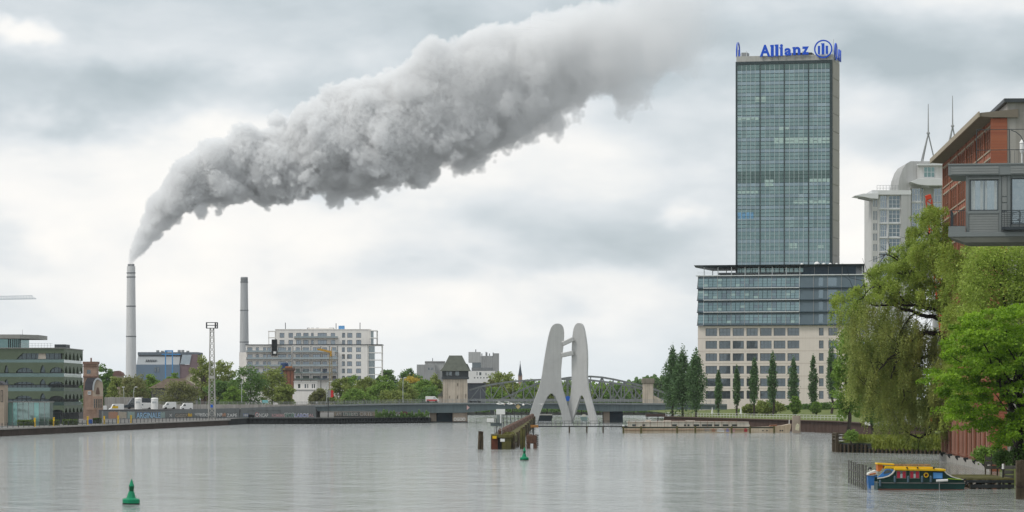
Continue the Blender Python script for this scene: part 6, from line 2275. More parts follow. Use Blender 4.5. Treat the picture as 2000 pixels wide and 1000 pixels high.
def buoy(label, px, py, Y, scale, tilt):
    t = thing('green_buoy', label, 'buoy', (X(px, Y), Y, 0), 0.3, 'green channel buoys')
    s = scale
    MB().lathe([(0.66 * s, -0.25 * s), (0.68 * s, 0.0), (0.68 * s, 0.10 * s)], 28).build('waterline_band', BBLACK, t)
    MB().lathe([(0.68 * s, 0.10 * s), (0.69 * s, 0.36 * s), (0.62 * s, 0.44 * s)], 28).build('float', BGREEN, t)
    MB().lathe([(0.62 * s, 0.44 * s), (0.40 * s, 0.50 * s), (0.35 * s, 0.58 * s), (0.24 * s, 0.94 * s), (0.21 * s, 1.02 * s)], 8).build('skirt', BGREEN, t)
    for k in range(6):
        a = k * math.pi / 3
        MB().bar((0.15 * s * math.cos(a), 0.15 * s * math.sin(a), 1.0 * s), (0.19 * s * math.cos(a), 0.19 * s * math.sin(a), 1.45 * s), 0.11 * s, 0.02 * s, up=(math.cos(a), math.sin(a), 0)).build('cage_bar', BGREEN_D, t)
    MB().lathe([(0.13 * s, 1.0 * s), (0.13 * s, 1.42 * s)], 10).build('core', BGREEN_D, t)
    MB().lathe([(0.22 * s, 1.42 * s), (0.21 * s, 1.48 * s), (0.03 * s, 1.98 * s), (0.01 * s, 2.0 * s)], 14).build('cone_top', BGREEN, t)
    t.rotation_euler = (tilt, 0.02, 0.3)
    return t


buoy('large green conical buoy in the left foreground', 256, 985, 258, 0.94, 0.02)
buoy('smaller green conical buoy before the pile structure', 1024, 898, 436, 0.82, -0.02)

# ---- twin pile left of the pier
Yp = 526.0
U = Yp / F
tp = thing('mooring_pile', 'pair of leaning dark timber piles left of the long pier', 'pile', (X(938.5, Yp), Yp, 0))
MB().tube((-3.2 * U, 0, -0.8), (-1.4 * U, 0, 2.75), 0.24, 0.22, n=9).build('pile', WOOD_OLD, tp)
MB().tube((3.0 * U, 0.1, -0.8), (2.6 * U, 0.1, 2.70), 0.23, 0.22, n=9).build('pile', WOOD_OLD, tp)
MB().box(-3.6 * U, 4.6 * U, -0.26, 0.26, 2.45, 2.62).build('band', RUSTWALL, tp)
Yp = 531.0
U = Yp / F
tp = thing('mooring_pile', 'tall mossy timber pile right of the long pier', 'pile', (X(1021, Yp), Yp, 0))
for dx, hgt in ((-0.17, 3.2), (0.19, 3.0)):
    MB().tube((dx * 1.2, 0, -0.8), (dx, 0.05, hgt), 0.22, 0.2, n=9).build('pile', WOOD_MOSS, tp)
# ---- rusty dolphin with an opening
Yp = 534.0
U = Yp / F
dl = thing('mooring_dolphin', 'rusty brown mooring dolphin with a gap, right of the mossy pile', 'dolphin', (X(1040, Yp), Yp, 0))
RUST = mat('flaking_rust', (0.085, 0.045, 0.032), 0.9, color2=(0.17, 0.10, 0.07), vscale=2.0, streak=0.4, bump=0.8, bscale=5)
for a, b in ((-12, -4.2), (1.5, 8.5)):
    MB().box(a * U, b * U, -0.5, 0.9, -0.8, 0.75).build('leg', RUST, dl, bevel=0.06)
MB().box(-12 * U, 8.5 * U, -0.5, 0.9, 0.75, 2.0).build('body', RUST, dl, bevel=0.08)
rg = random.Random(2)
for k in range(8):
    z = -0.2 + k * 0.3
    MB().box(8.4 * U, (10.5 + rg.random() * 2) * U, -0.45 + rg.random() * 0.1, 0.8, z, z + 0.22).build('fender_plank', WOOD_GREY, dl, bevel=0.03)
for k in range(7):
    a = -11 + k * 2.8
    MB().box(a * U, (a + 2.2) * U, -0.4, 0.8, 2.0, 2.1 + rg.random() * 0.3).build('cap_stone', RUST, dl, bevel=0.04)
MB().tube((2 * U, 0.2, 2.0), (2 * U, 0.2, 3.4), 0.09, n=6).build('post', STEEL_DARK, dl)
MB().box(-0.3, 0.9, 0.0, 0.4, 3.2, 3.6).build('lamp_box', mat('rusty_orange_box', (0.33, 0.16, 0.05), 0.7, var=0.3), dl, bevel=0.04)

# ---- the long guide pier running away from us
pr = thing('guide_pier', 'long mossy timber pier running towards the bridge', 'pier', (0, 0, 0))
ys = [528, 552, 580, 612, 650, 695, 745, 800, 860, 925, 985, 1030]
PXL = lambda Y: -2.9 + (Y - 528) * (5.2 + 2.9) / 502
PXR = lambda Y: 0.15 + (Y - 528) * (6.4 - 0.15) / 502 + 0.5 * min(1, (Y - 528) / 30)
HT = 1.95
for i, (a, b) in enumerate(zip(ys[:-1], ys[1:])):
    la, lb, ra, rb_ = PXL(a), PXL(b), PXR(a), PXR(b)
    g_ = 0.35
    # deck, then planks of the right hand and left hand walls
    MB().add([(la, a, HT - 0.3), (ra, a, HT - 0.3), (rb_, b, HT - 0.3), (lb, b, HT - 0.3), (la, a, HT), (ra, a, HT), (rb_, b, HT), (lb, b, HT)], [(0, 3, 2, 1), (4, 5, 6, 7), (0, 1, 5, 4), (1, 2, 6, 5), (2, 3, 7, 6), (3, 0, 4, 7)]).build('deck', WOOD_MOSS, pr)
    for k in range(4):
        z0 = -0.1 + k * 0.48 + rg.uniform(-0.05, 0.05)
        MB().bar((ra - 0.1, a + g_, z0 + 0.2), (rb_ - 0.1, b - g_, z0 + 0.2), 0.2, 0.42).build('wall_plank', WOOD_MOSS if k > 1 else WOOD_OLD, pr, bevel=0.03)
        MB().bar((la + 0.1, a + g_, z0 + 0.2), (lb + 0.1, b - g_, z0 + 0.2), 0.2, 0.42).build('wall_plank', WOOD_OLD, pr, bevel=0.03)
    MB().tube((ra + 0.05, a + 1.0, -0.8), (ra + 0.05, a + 1.0, HT + 0.35), 0.26, n=8).build('pile', WOOD_OLD, pr)
    MB().tube((la - 0.05, a + 1.0, -0.8), (la - 0.05, a + 1.0, HT + 0.3), 0.26, n=8).build('pile', WOOD_OLD, pr)
    # the rusty sheet parapet along the left half of the deck
    MB().add([(la + 0.5, a + 3, HT), (la + 1.6, a + 3, HT), (lb + 1.5, b, HT), (lb + 0.5, b, HT), (la + 0.7, a + 3, HT + 0.9), (la + 1.3, a + 3, HT + 0.75), (lb + 1.2, b, HT + 0.85), (lb + 0.7, b, HT + 0.95)], [(0, 3, 2, 1), (4, 5, 6, 7), (0, 1, 5, 4), (1, 2, 6, 5), (2, 3, 7, 6), (3, 0, 4, 7)]).build('rusty_plating', RUST, pr)
    if i < 8:
        m_ = (a + b) / 2
        MB().tube((PXL(m_) + 0.3, m_, HT), (PXL(m_) + 0.3, m_, HT + 2.6 + 0.3 * (i % 3)), 0.06, n=5).build('railing_post', STEEL_DARK, pr)
        MB().bar((PXL(m_) + 0.3, m_, HT + 1.8), (PXL(m_ + 12) + 0.3, m_ + 12, HT + 0.9), 0.05, 0.05).build('railing_brace', STEEL_DARK, pr)
# the head of the pier
for x0, x1, m_, nm in ((-3.1, -2.15, mat('red_brown_post', (0.135, 0.048, 0.03), 0.9, var=0.3, streak=0.4), 'head_post'), (-1.55, -0.1, WOOD_MOSS, 'head_boards')):
    MB().box(x0, x1, 527.2, 528.2, -0.8, HT + 0.15).build(nm, m_, pr, bevel=0.05)
MB().box(-2.2, -1.5, 527.7, 528.1, -0.8, HT - 0.4).build('head_recess', DARKPILE, pr)
MB().box(-3.2, 0.1, 527.0, 528.4, HT - 0.25, HT + 0.25).build('head_beam', WOOD_MOSS, pr, bevel=0.05)
rng = np.random.default_rng(6)
c = np.stack([rng.uniform(-2.6, 0.4, 900), rng.uniform(528, 560, 900), HT + rng.uniform(0, 0.35, 900)], 1)
inst('weeds', leaves('weeds', c, 0.22, rng, leaf_mat('pier_weed', (0.10, 0.11, 0.03), (0.24, 0.23, 0.06))), pr)['kind'] = 'stuff'

Yz = 530.0
U = Yz / F
sgn = thing('sign_frame', 'steel posts with two white boards at the pier head', 'sign', (X(968, Yz), Yz, HT))
zz_ = lambda py: Z(py, Yz) - HT
for px, t_ in ((965.8, 802), (968.6, 811), (972.4, 828), (980, 812)):
    MB().tube(((px - 968) * U, 0.1, -0.1), ((px - 968) * U, 0.1, zz_(t_)), 0.055, n=6).build('post', STEEL_GREY, sgn)
MB().box(1.0 * U, 18.5 * U, -0.08, 0.0, zz_(809.5), zz_(799)).build('white_board', WHITE, sgn, bevel=0.01)
MB().box(-17.2 * U, -3.2 * U, -0.08, 0.0, zz_(824.5), zz_(817)).build('white_board', WHITE, sgn, bevel=0.01)
MB().box(-9.5 * U, 12 * U, 0.0, 0.08, zz_(832), zz_(826)).build('dark_board', mat('board_back_grey', (0.10, 0.125, 0.13), 0.6), sgn)
MB().box(2.5 * U, 8 * U, -0.1, 0.25, zz_(826), zz_(811)).build('grey_cabinet', mat('cabinet_grey', (0.19, 0.22, 0.215), 0.6), sgn, bevel=0.02)
MB().box(8.6 * U, 11 * U, -0.06, 0.0, zz_(826.5), zz_(809.5)).build('white_strip', WHITE, sgn)
MB().box(-10.5 * U, -3.4 * U, 0.2, 0.26, zz_(808), zz_(801)).build('back_frame', STEEL_DARK, sgn)
pl2 = tag(MB().box(-4 * U, 3.8 * U, -0.05, 0.0, -0.42, 0.0).build('yellow_plate', YELLOW, None, bevel=0.01, loc=(X(966, 526.9), 526.9, Z(851.5, 526.9))), 'small yellow square plate on the red brown pier post', 'sign')
pl3 = tag(MB().box(-4.4 * U, 4.4 * U, -0.05, 0.0, -0.44, 0.0).build('white_plate', WHITE, None, bevel=0.01, loc=(X(981.5, 526.9), 526.9, Z(857, 526.9))), 'small white plate on the mossy pier head boards', 'sign')

# ---- low walkway and boom in front of the barge
Yw = 766.0
U = Yw / F
wk = thing('walkway', 'low thin footbridge on posts before the sculpture', 'walkway', (X(1035, Yw), Yw, 0))
zb = Z(832, Yw)
Lw = (1230 - 1035) * U
MB().box(0, Lw, 0, 1.4, zb - 0.22, zb).build('deck', DARKPILE, wk)
mb = MB()
for dz in (0.55, 1.1):
    mb.bar((0, 0.05, zb + dz), (Lw, 0.05, zb + dz), 0.05, 0.06)
    mb.bar((0, 1.35, zb + dz), (Lw, 1.35, zb + dz), 0.05, 0.06)
mb.build('handrail', STEEL_DARK, wk)
pm_ = MB().box(-0.035, 0.035, -0.035, 0.035, zb, zb + 1.12).mesh('railing_post', STEEL_DARK)
for k in range(24):
    inst('railing_post', pm_, wk, (k * Lw / 23, 0.05, 0))
pm_ = MB().box(-0.16, 0.16, -0.16, 0.16, -0.9, zb - 0.1).mesh('pile', WOOD_OLD)
for px in (1041, 1112, 1146, 1178, 1217):
    inst('pile', pm_, wk, ((px - 1035) * U, -0.2, 0))
Yw = 752.0
U = Yw / F
bo = thing('timber_boom', 'long horizontal timber boom on posts before the white barge', 'boom', (X(1217, Yw), Yw, 0))
zb = Z(833.5, Yw)
MB().box(-0.3, (1514 - 1217) * U, 0, 0.3, zb - 0.32, zb).build('beam', mat('boom_dark_green', (0.045, 0.05, 0.035), 0.9, var=0.3), bo)
pm_ = MB().box(-0.19, 0.19, -0.12, 0.36, -0.9, zb + 0.12).mesh('post', WOOD_MOSS, bevel=0.03)
for px in (1217.5, 1252, 1322.5, 1358, 1429, 1465, 1512):
    inst('post', pm_, bo, ((px - 1217) * U, -0.15, 0))
inst('post_cap', MB().box(-0.22, 0.22, -0.3, 0.3, zb + 0.12, zb + 0.4).mesh('post_cap', WHITE), bo, (0.03, 0, 0))

# ---- white barge
Yb = 763.0
f = Face(1217, Yb, 0.0)
bg = thing('houseboat_barge', 'long weathered white barge moored along the right bank', 'boat', f.loc)
CREAM = mat('barge_cream', (0.56, 0.48, 0.37), 0.7, color2=(0.42, 0.32, 0.21), vscale=0.35, streak=0.55)
CREAM2 = mat('barge_white', (0.66, 0.63, 0.55), 0.7, var=0.10, vscale=0.4, streak=0.35)
BRUST = mat('barge_rust', (0.22, 0.10, 0.055), 0.85, var=0.3, vscale=1.0)
hull = [(1218, 847), (1218, 836), (1225, 834.5), (1465, 834), (1510, 833), (1530, 831), (1541, 828.5), (1546, 828), (1544, 838), (1541, 847)]
MB().prism(f.poly(hull), 0, 5.2).build('hull', CREAM, bg)
MB().prism(f.poly([(1217.5, 840.3), (1465, 839.5), (1465, 838.7), (1217.5, 839.5)]), -0.12, -0.002).build('rub_rail', BRUST, bg)
MB().prism(f.poly([(1217.5, 848), (1541, 848), (1541, 845.8), (1217.5, 845.8)]), -0.06, -0.002).build('boot_stripe', BRUST, bg)
MB().prism(f.poly([(1227, 834.2), (1227, 825), (1330, 823.5), (1462, 825), (1466, 834)]), 0.6, 4.6).build('cabin', CREAM2, bg)
MB().prism(f.poly([(1225, 825), (1225, 824), (1330, 822.4), (1463, 824), (1463, 825), (1330, 823.5)]), 0.3, 4.9).build('cabin_roof', mat('barge_roof', (0.55, 0.47, 0.40), 0.8, var=0.15), bg)
for a, b in ((1235, 1242), (1255, 1260), (1313, 1322), (1336, 1340), (1343, 1347), (1355, 1366), (1371, 1391), (1395, 1405), (1412, 1423), (1430, 1440)):
    MB().box(f.x(a), f.x(b), 0.55, 0.64, f.z(832.5), f.z(828.8)).build('window', GLASS_DARK, bg)
MB().box(f.x(1376), f.x(1386), -0.04, 0.1, f.z(842), f.z(835)).build('hatch', mat('barge_hatch', (0.38, 0.36, 0.32), 0.7), bg)
for a, b, c in ((1390, 1397, 'orange'), (1400, 1415, 'white'), (1418, 1424, 'violet'), (1428, 1436, 'pink'), (1453, 1460, 'red')):
    MB().prism(f.poly([(a, 843), (b - 1, 844), (b, 838.5), ((a + b) / 2, 836.5), (a + 0.5, 838)]), -0.03, -0.004).build('graffiti', GR[c], bg)
for px in (1490, 1498, 1524, 1528):
    MB().tube((f.x(px), -0.03, f.z(841)), (f.x(px), 0.05, f.z(841)), 0.16, n=10).build('porthole', DARK, bg)
rail = MB()
rail.bar((f.x(1227), 0.3, f.z(820.5)), (f.x(1440), 0.3, f.z(821)), 0.05, 0.06)
for px in range(1228, 1441, 14):
    rail.box(f.x(px) - 0.03, f.x(px) + 0.03, 0.28, 0.33, f.z(834), f.z(820.5))
rail.build('railing', BRUST, bg)
for a, b, h_ in ((1262, 1272, 3.2), (1297, 1312, 1.8), (1340, 1358, 1.8)):
    MB().box(f.x(a), f.x(b), 1.5, 3.5, f.z(823.4), f.z(823.4 - h_)).build('roof_box', CREAM2, bg, bevel=0.05)
MB().tube((f.x(1543), 2.6, f.z(828)), (f.x(1543.5), 2.6, f.z(820)), 0.08, n=6).build('bow_mast', WHITE, bg)
MB().prism(f.poly([(1504, 833), (1518, 832), (1518, 829.5), (1506, 830.5)]), 1, 4).build('fore_hatch', BRUST, bg)

# ---- stone pillar in the water, parasols and landing stage behind
Ys = 735.0
U = Ys / F
sp2 = thing('stone_pillar', 'square beige pillar standing in the water by the barge bow', 'pillar', (X(1556, Ys), Ys, 0))
MB().box(-7.5 * U, 7.5 * U, 0, 1.6, -0.8, Z(812, Ys)).build('shaft', mat('pillar_stone', (0.36, 0.30, 0.24), 0.9, var=0.15, streak=0.4), sp2, bevel=0.06)
MB().box(-8.2 * U, 8.4 * U, -0.15, 1.75, -0.8, 0.25).build('foot', CONCRETE, sp2, bevel=0.04)
MB().prism([(-3 * U, 1.0), (4 * U, 0.7), (5.5 * U, 2.0), (1 * U, 2.3), (-2 * U, 1.8)], -0.02, -0.003).build('graffiti', mat('graffiti_pale_yellow', (0.6, 0.56, 0.4), 0.8, var=0.3, vscale=4), sp2)
for px, lab in ((1391, 'closed white parasol on the right bank, left one of two'), (1447, 'closed white parasol on the right bank, right one of two')):
    Yu = 950.0
    U = Yu / F
    t = thing('parasol', lab, 'parasol', (X(px, Yu), Yu, ZR), 0, 'closed parasols on the right bank')
    MB().tube((0, 0, 0), (0, 0, 2.4), 0.04, n=6).build('pole', STEEL_GREY, t)
    MB().lathe([(0.22, 0.6), (0.30, 0.8), (0.22, 1.5), (0.03, 2.6)], 8).build('cover', WHITE, t)
rl2 = thing('railing', 'thin pale railing along the grass on the right bank', 'railing', (0, 0, ZR))
a_, b_ = Vector((X(1300, 960), 960, 0)), Vector((X(1660, 800), 800, 0))
mb = MB()
for z in (0.5, 1.05):
    mb.bar(a_ + Vector((0, 0, z)), b_ + Vector((0, 0, z)), 0.06, 0.07)
mb.build('rail', ALU, rl2)
pm_ = MB().box(-0.04, 0.04, -0.04, 0.04, 0, 1.08).mesh('post', ALU)
for k in range(60):
    inst('post', pm_, rl2, a_ + (b_ - a_) * (k / 59))
Yl = 1010.0
f = Face(1262, Yl, 0.0)
ls = thing('landing_stage', 'dark brown flat roofed landing stage under the right bridge end', 'landing stage', f.loc)
MB().box(0, f.x(1302), 0, 5, f.z(814), f.z(808.5)).build('roof', mat('stage_brown', (0.07, 0.045, 0.038), 0.8), ls)
MB().box(-1, f.x(1304), -0.5, 5.5, -0.5, 0.4).build('pontoon', STEEL_DARK, ls)
for px in (1264, 1285, 1300):
    MB().box(f.x(px) - 0.12, f.x(px) + 0.12, 0.2, 0.5, 0.4, f.z(814)).build('post', STEEL_DARK, ls)

# ---- plain stand-in for the big sculpture: two pale forked metal pylons tied by bars
YS = 1046.0
US = YS / F
ALUM = mat('sculpture_pale_aluminium', (0.50, 0.50, 0.49), 0.45, metal=0.25, var=0.06, vscale=0.4, streak=0.12)
sc = thing('metal_sculpture', 'pale metal sculpture of two tall forked pylons standing in the river', 'sculpture', (X(1100, YS), YS, 0))


def pylon(pts, cx, th, parent, rz, nm):
    poly = [((a - cx) * US, Z(b, YS)) for a, b in pts]
    # round the outline off
    for _ in range(2):
        q_ = []
        for i in range(len(poly)):
            a, b = poly[i], poly[(i + 1) % len(poly)]
            q_ += [(a[0] * 0.75 + b[0] * 0.25, a[1] * 0.75 + b[1] * 0.25), (a[0] * 0.25 + b[0] * 0.75, a[1] * 0.25 + b[1] * 0.75)]
        poly = q_
    return MB().prism(poly, -th / 2, th / 2).build(nm, ALUM, parent, loc=((cx - 1100) * US, 0, 0), rot=(0, 0, rz))


pylon([(1028, 832), (1048, 832), (1056, 800), (1077, 758), (1096, 800), (1100, 832), (1119, 832), (1110, 796), (1094, 742), (1099, 690), (1103, 650), (1098, 632), (1080, 632), (1072, 650), (1063, 700), (1056, 750), (1040, 790)], 1075, 0.9, sc, 0.12, 'pylon')
pylon([(1098, 832), (1114, 832), (1128, 790), (1138, 765), (1150, 800), (1156, 832), (1174, 832), (1162, 795), (1148, 750), (1150, 690), (1144, 648), (1138, 631), (1124, 631), (1117, 650), (1115, 700), (1116, 760), (1106, 800)], 1135, 0.9, sc, -0.5, 'pylon')
for z0, z1, a, b in ((672, 662, 1098, 1120), (694, 689, 1096, 1120)):
    MB().bar(((a - 1100) * US, 0, Z(z0, YS)), ((b - 1100) * US, 0, Z(z1, YS)), 0.9, 1.4).build('tie_bar', ALUM, sc, bevel=0.2)
MB().box(-72 * US, 74 * US, -3, 5, -1.0, -0.2).build('base', CONCRETE, sc)

# ---- dark barge lying under the bridge
f = Face(1045, 1140, 0.0)
cb = thing('cargo_barge', 'dark hulled barge with blue wheelhouse under the bridge', 'boat', f.loc)
MB().prism(f.poly([(1044, 818), (1044, 812), (1058, 811.5), (1079, 811.5), (1079, 815), (1077, 823), (1048, 823)]), 0, 6).build('hull', mat('barge_dark_hull', (0.02, 0.03, 0.035), 0.6), cb)
MB().box(f.x(1046), f.x(1078.5), 0.3, 5.7, f.z(811.5), f.z(809)).build('deck_house', mat('barge_pale_deck', (0.42, 0.42, 0.38), 0.7, var=0.2), cb, bevel=0.05)
MB().box(f.x(1046.5), f.x(1055), 1, 5, f.z(809), f.z(799.5)).build('wheelhouse', BLUE, cb, bevel=0.08)
MB().box(f.x(1049), f.x(1053), 0.9, 1.0, f.z(805), f.z(801.5)).build('window', GLASS_DARK, cb)
f = Face(1133, 1150, 0.0)
cb = thing('motor_boat', 'small pale motor boat seen between sculpture and bridge', 'boat', f.loc)
MB().prism(f.poly([(1133, 814), (1147, 814), (1147, 822), (1136, 822)]), 0, 3).build('hull', mat('boat_grey_green', (0.20, 0.28, 0.27), 0.6), cb)
MB().prism(f.poly([(1136, 814), (1145, 814), (1143.5, 809.5), (1138, 809.5)]), 0.5, 2.5).build('cabin', CREAM2, cb)
# round blue drum sign on the bridge railing
rs = thing('round_sign', 'round bright blue sign above the bridge railing between the pylons', 'sign', (X(1109, 1059), 1059, Z(786, 1060)))
MB().tube((0, -0.1, 1.2), (0, 0.05, 1.2), 0.78, n=20).build('disc', BLUE, rs)
MB().tube((0, 0.1, 0), (0, 0.1, 1.2), 0.06, n=6).build('post', STEEL_GREY, rs)


# ---- birds
def gull(label, px, py, Y, bank, yaw, span=1.3):
    t = thing('white_bird', label, 'bird', (X(px, Y), Y, Z(py, Y)), yaw, 'white birds flying in line before the bridge')
    t.rotation_euler = (0.0, bank, yaw)
    s = span / 1.3
    js = [(0, -0.28, 0.02), (0, -0.12, 0.02), (0, 0.1, 0.0), (0, 0.3, 0.0), (0, -0.38, 0.04)]
    mb = MB()
    body = [(0.01, -0.42), (0.05, -0.36), (0.06, -0.26), (0.10, -0.08), (0.10, 0.10), (0.05, 0.26), (0.02, 0.38)]
    n = 8
    vs_, fs = [], []
    for r_, y in body:
        for k in range(n):
            a = 2 * math.pi * k / n
            vs_.append((r_ * s * math.cos(a), y * s, r_ * s * 0.9 * math.sin(a)))
    for i in range(len(body) - 1):
        for k in range(n):
            fs.append((i * n + k, i * n + (k + 1) % n, (i + 1) * n + (k + 1) % n, (i + 1) * n + k))
    for sg_ in (-1, 1):
        o = len(vs_)
        w = [(0.05, -0.13, 0.03), (0.33, -0.18, 0.12), (0.65, -0.02, 0.06), (0.63, 0.02, 0.05), (0.33, 0.02, 0.11), (0.05, 0.12, 0.02)]
        vs_ += [(x * sg_ * s, y * s, z * s + 0.012) for x, y, z in w] + [(x * sg_ * s, y * s, z * s - 0.012) for x, y, z in w]
        fs += [tuple(o + k for k in (0, 1, 4, 5)), tuple(o + k for k in (1, 2, 3, 4)), tuple(o + 6 + k for k in (5, 4, 1, 0)), tuple(o + 6 + k for k in (4, 3, 2, 1))]
        fs += [(o + k, o + (k + 1) % 6, o + 6 + (k + 1) % 6, o + 6 + k) for k in range(6)]
    mb.add(vs_, fs)
    o = mb.build('body', WHITE, t, smooth=False)
    MB().tube((0, -0.41 * s, 0.0), (0, -0.50 * s, -0.01), 0.022 * s, 0.004, n=5).build('beak', mat('beak_orange', (0.55, 0.22, 0.04), 0.5), t)


gull('leftmost white bird in the line before the bridge', 977, 788.5, 470, 0.28, 1.0, 2.2)
gull('second white bird from the left in the line before the bridge', 996, 788.5, 470, 0.24, 0.7, 2.1)
gull('third white bird, wings raised, beside the ochre diamond sign', 1022, 790.5, 480, 0.10, 0.15, 2.2)
gull('rightmost small white bird close to the sculpture', 1057, 789.5, 520, 0.0, 0.5, 1.0)

# ---- the painted houseboat
YH = 298.0
f = Face(1713, YH, 0.0)
hb = thing('houseboat', 'dark green houseboat with yellow roof and red curtains', 'boat', f.loc)
HG = mat('boat_dark_green', (0.010, 0.042, 0.033), 0.38, var=0.15, vscale=0.8)
HGL = mat('boat_hull_green', (0.012, 0.055, 0.050), 0.4, var=0.15, vscale=0.8)
HY = mat('boat_yellow', (0.78, 0.48, 0.012), 0.5, var=0.08, vscale=1.5)
HO = mat('boat_orange', (0.62, 0.16, 0.02), 0.5, var=0.15)
HB = mat('boat_blue', (0.045, 0.19, 0.50), 0.45, var=0.15)
HW = mat('boat_trim_white', (0.72, 0.70, 0.64), 0.5, var=0.05)
HR = mat('boat_red_lead', (0.14, 0.045, 0.03), 0.7, var=0.2)
BW = 2.9
q = lambda zx, zy: (1640 + zx / 5.882, 860 + zy / 5.882)
hp = lambda pts: f.poly([q(a, b) for a, b in pts])
MB().prism(hp([(436, 600), (436, 490), (1440, 495), (1425, 600)]), 0, BW).build('hull', HGL, hb)
MB().prism(hp([(440, 600), (440, 556), (1425, 562), (1422, 600)]), -0.03, BW + 0.03).build('boot_stripe', HR, hb)
MB().prism(hp([(436, 492), (436, 482), (1440, 489), (1440, 499)]), -0.07, BW + 0.07).build('rub_rail', mat('rub_rail_grey', (0.16, 0.17, 0.16), 0.6), hb)
side = [(436, 484), (440, 432), (500, 425), (560, 408), (600, 380), (630, 345), (1205, 350), (1240, 385), (1290, 415), (1340, 432), (1420, 452), (1440, 488)]
for y0, y1 in ((0.04, 0.16), (BW - 0.16, BW - 0.04)):
    MB().prism(hp(side), y0, y1).build('cabin_side', HG, hb)
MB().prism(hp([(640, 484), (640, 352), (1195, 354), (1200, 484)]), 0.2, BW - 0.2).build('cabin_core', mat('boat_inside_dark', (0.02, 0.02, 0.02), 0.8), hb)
trim = [(436, 430), (500, 423), (560, 405), (600, 376), (628, 340), (640, 345), (612, 384), (570, 414), (505, 433), (436, 442)]
MB().prism(hp(trim), -0.03, 0.2).build('curved_trim', HW, hb)
trim = [(1205, 350), (1240, 384), (1290, 412), (1335, 428), (1420, 448), (1420, 456), (1335, 437), (1285, 421), (1232, 392), (1198, 356)]
MB().prism(hp(trim), -0.03, 0.2).build('curved_trim', HW, hb)
MB().prism(hp([(436, 428), (500, 421), (560, 403), (600, 372), (625, 335), (540, 330), (500, 370), (460, 405)]), 0.25, 0.5).build('blue_screen', HB, hb)
MB().prism(hp([(505, 385), (560, 380), (600, 362), (600, 345), (545, 340), (515, 360)]), 0.2, 0.24).build('cockpit_window', GLASS_DARK, hb)
MB().prism(hp([(628, 345), (628, 317), (1215, 331), (1215, 354)]), -0.15, BW + 0.15).build('roof', HY, hb, bevel=0.03)
MB().prism(hp([(520, 328), (530, 299), (1080, 308), (1080, 328)]), 0.5, BW - 0.3).build('upper_roof', HY, hb, bevel=0.03)
MB().prism(hp([(440, 280), (445, 262), (640, 272), (640, 290)]), 0.8, BW - 0.2).build('front_awning', HY, hb, bevel=0.02)
MB().prism(hp([(455, 360), (450, 282), (505, 285), (515, 310), (480, 360)]), 0.9, BW - 0.4).build('orange_panel', HO, hb)
for k in range(6):
    MB().prism(hp([(640 + k * 72, 296), (640 + k * 72, 276), (700 + k * 72, 279), (700 + k * 72, 299)]), 1.0, BW - 0.6).build('roof_plank', mat('roof_plank_wood', (0.30, 0.20, 0.11), 0.8, var=0.3, vscale=2), hb)
for xx in (768, 890, 1075):
    MB().prism(hp([(xx, 330), (xx, 305), (xx + 12, 306), (xx + 12, 331)]), -0.19, 0.3).build('roof_strap', DARK, hb)
CUR = mat('red_curtain', (0.42, 0.012, 0.04), 0.9, color2=(0.46, 0.06, 0.09), vscale=5)
for a, b in ((652, 765), (803, 918)):
    MB().prism(hp([(a, 440), (a, 350), (b, 350), (b, 440)]), -0.01, 0.03).build('window_frame', mat('window_surround', (0.20, 0.18, 0.15), 0.6), hb)
    MB().prism(hp([(a + 6, 435), (a + 6, 356), (b - 6, 356), (b - 6, 435)]), -0.02, -0.011).build('window_pane', GLASS_DARK, hb)
    m_ = (a + b) / 2
    for c0, c1 in ((a + 8, m_ - 14), (m_ + 14, b - 8)):
        MB().prism(hp([(c0, 432), (c0, 358), (c1, 358), (c1, 432)]), -0.03, -0.021).build('curtain', CUR, hb)
    MB().prism(hp([(m_ - 12, 432), (m_ - 12, 385), (m_ + 12, 385), (m_ + 12, 432)]), -0.028, -0.021).build('lace', LACE, hb)
pc_ = hp([(993, 399)])[0]
mb = MB()
ring('porthole_ring', pc_[0], pc_[1], 0.21, 0.075, 0.05, hb, HY, 'y', 0.0, 24)
MB().tube((pc_[0], 0.0, pc_[1]), (pc_[0], 0.03, pc_[1]), 0.15, n=18).build('porthole_glass', mat('porthole_brown', (0.10, 0.03, 0.02), 0.2), hb)
MB().prism(hp([(1073, 440), (1073, 368), (1182, 372), (1182, 440)]), -0.01, 0.03).build('window_frame', HB, hb)
MB().prism(hp([(1080, 434), (1080, 375), (1175, 378), (1175, 434)]), -0.02, -0.011).build('window_pane', mat('blue_window', (0.10, 0.30, 0.62), 0.25, var=0.15), hb)
FEN = mat('fender_blue_grey', (0.08, 0.13, 0.17), 0.5)
for xx in (632, 785, 945, 1045, 462):
    p_ = hp([(xx, 485), (xx, 405)])
    dy = 0.35 if xx == 462 else 0.0
    MB().lathe([(0.05, 0), (0.10, 0.06), (0.10, (p_[1][1] - p_[0][1]) * 0.8), (0.03, (p_[1][1] - p_[0][1]))], 10, (p_[0][0], -0.14, p_[0][1] - dy)).build('fender', FEN, hb)
p_ = hp([(1105, 465), (1238, 458)])
MB().tube((p_[0][0], -0.22, p_[0][1]), (p_[1][0], -0.22, p_[1][1]), 0.11, n=10).build('rolled_sail', WHITE, hb, bevel=0.0)
p_ = hp([(1142, 575), (1142, 480)])
MB().tube((p_[0][0], -0.22, p_[0][1]), (p_[1][0], -0.22, p_[1][1]), 0.04, n=8).build('outboard_leg', mat('outboard_grey', (0.22, 0.24, 0.24), 0.5), hb)
MB().prism(hp([(1240, 445), (1240, 434), (1400, 446), (1400, 455)]), -0.05, 0.02).build('lime_stripe', mat('lime_paint', (0.28, 0.48, 0.03), 0.5), hb)

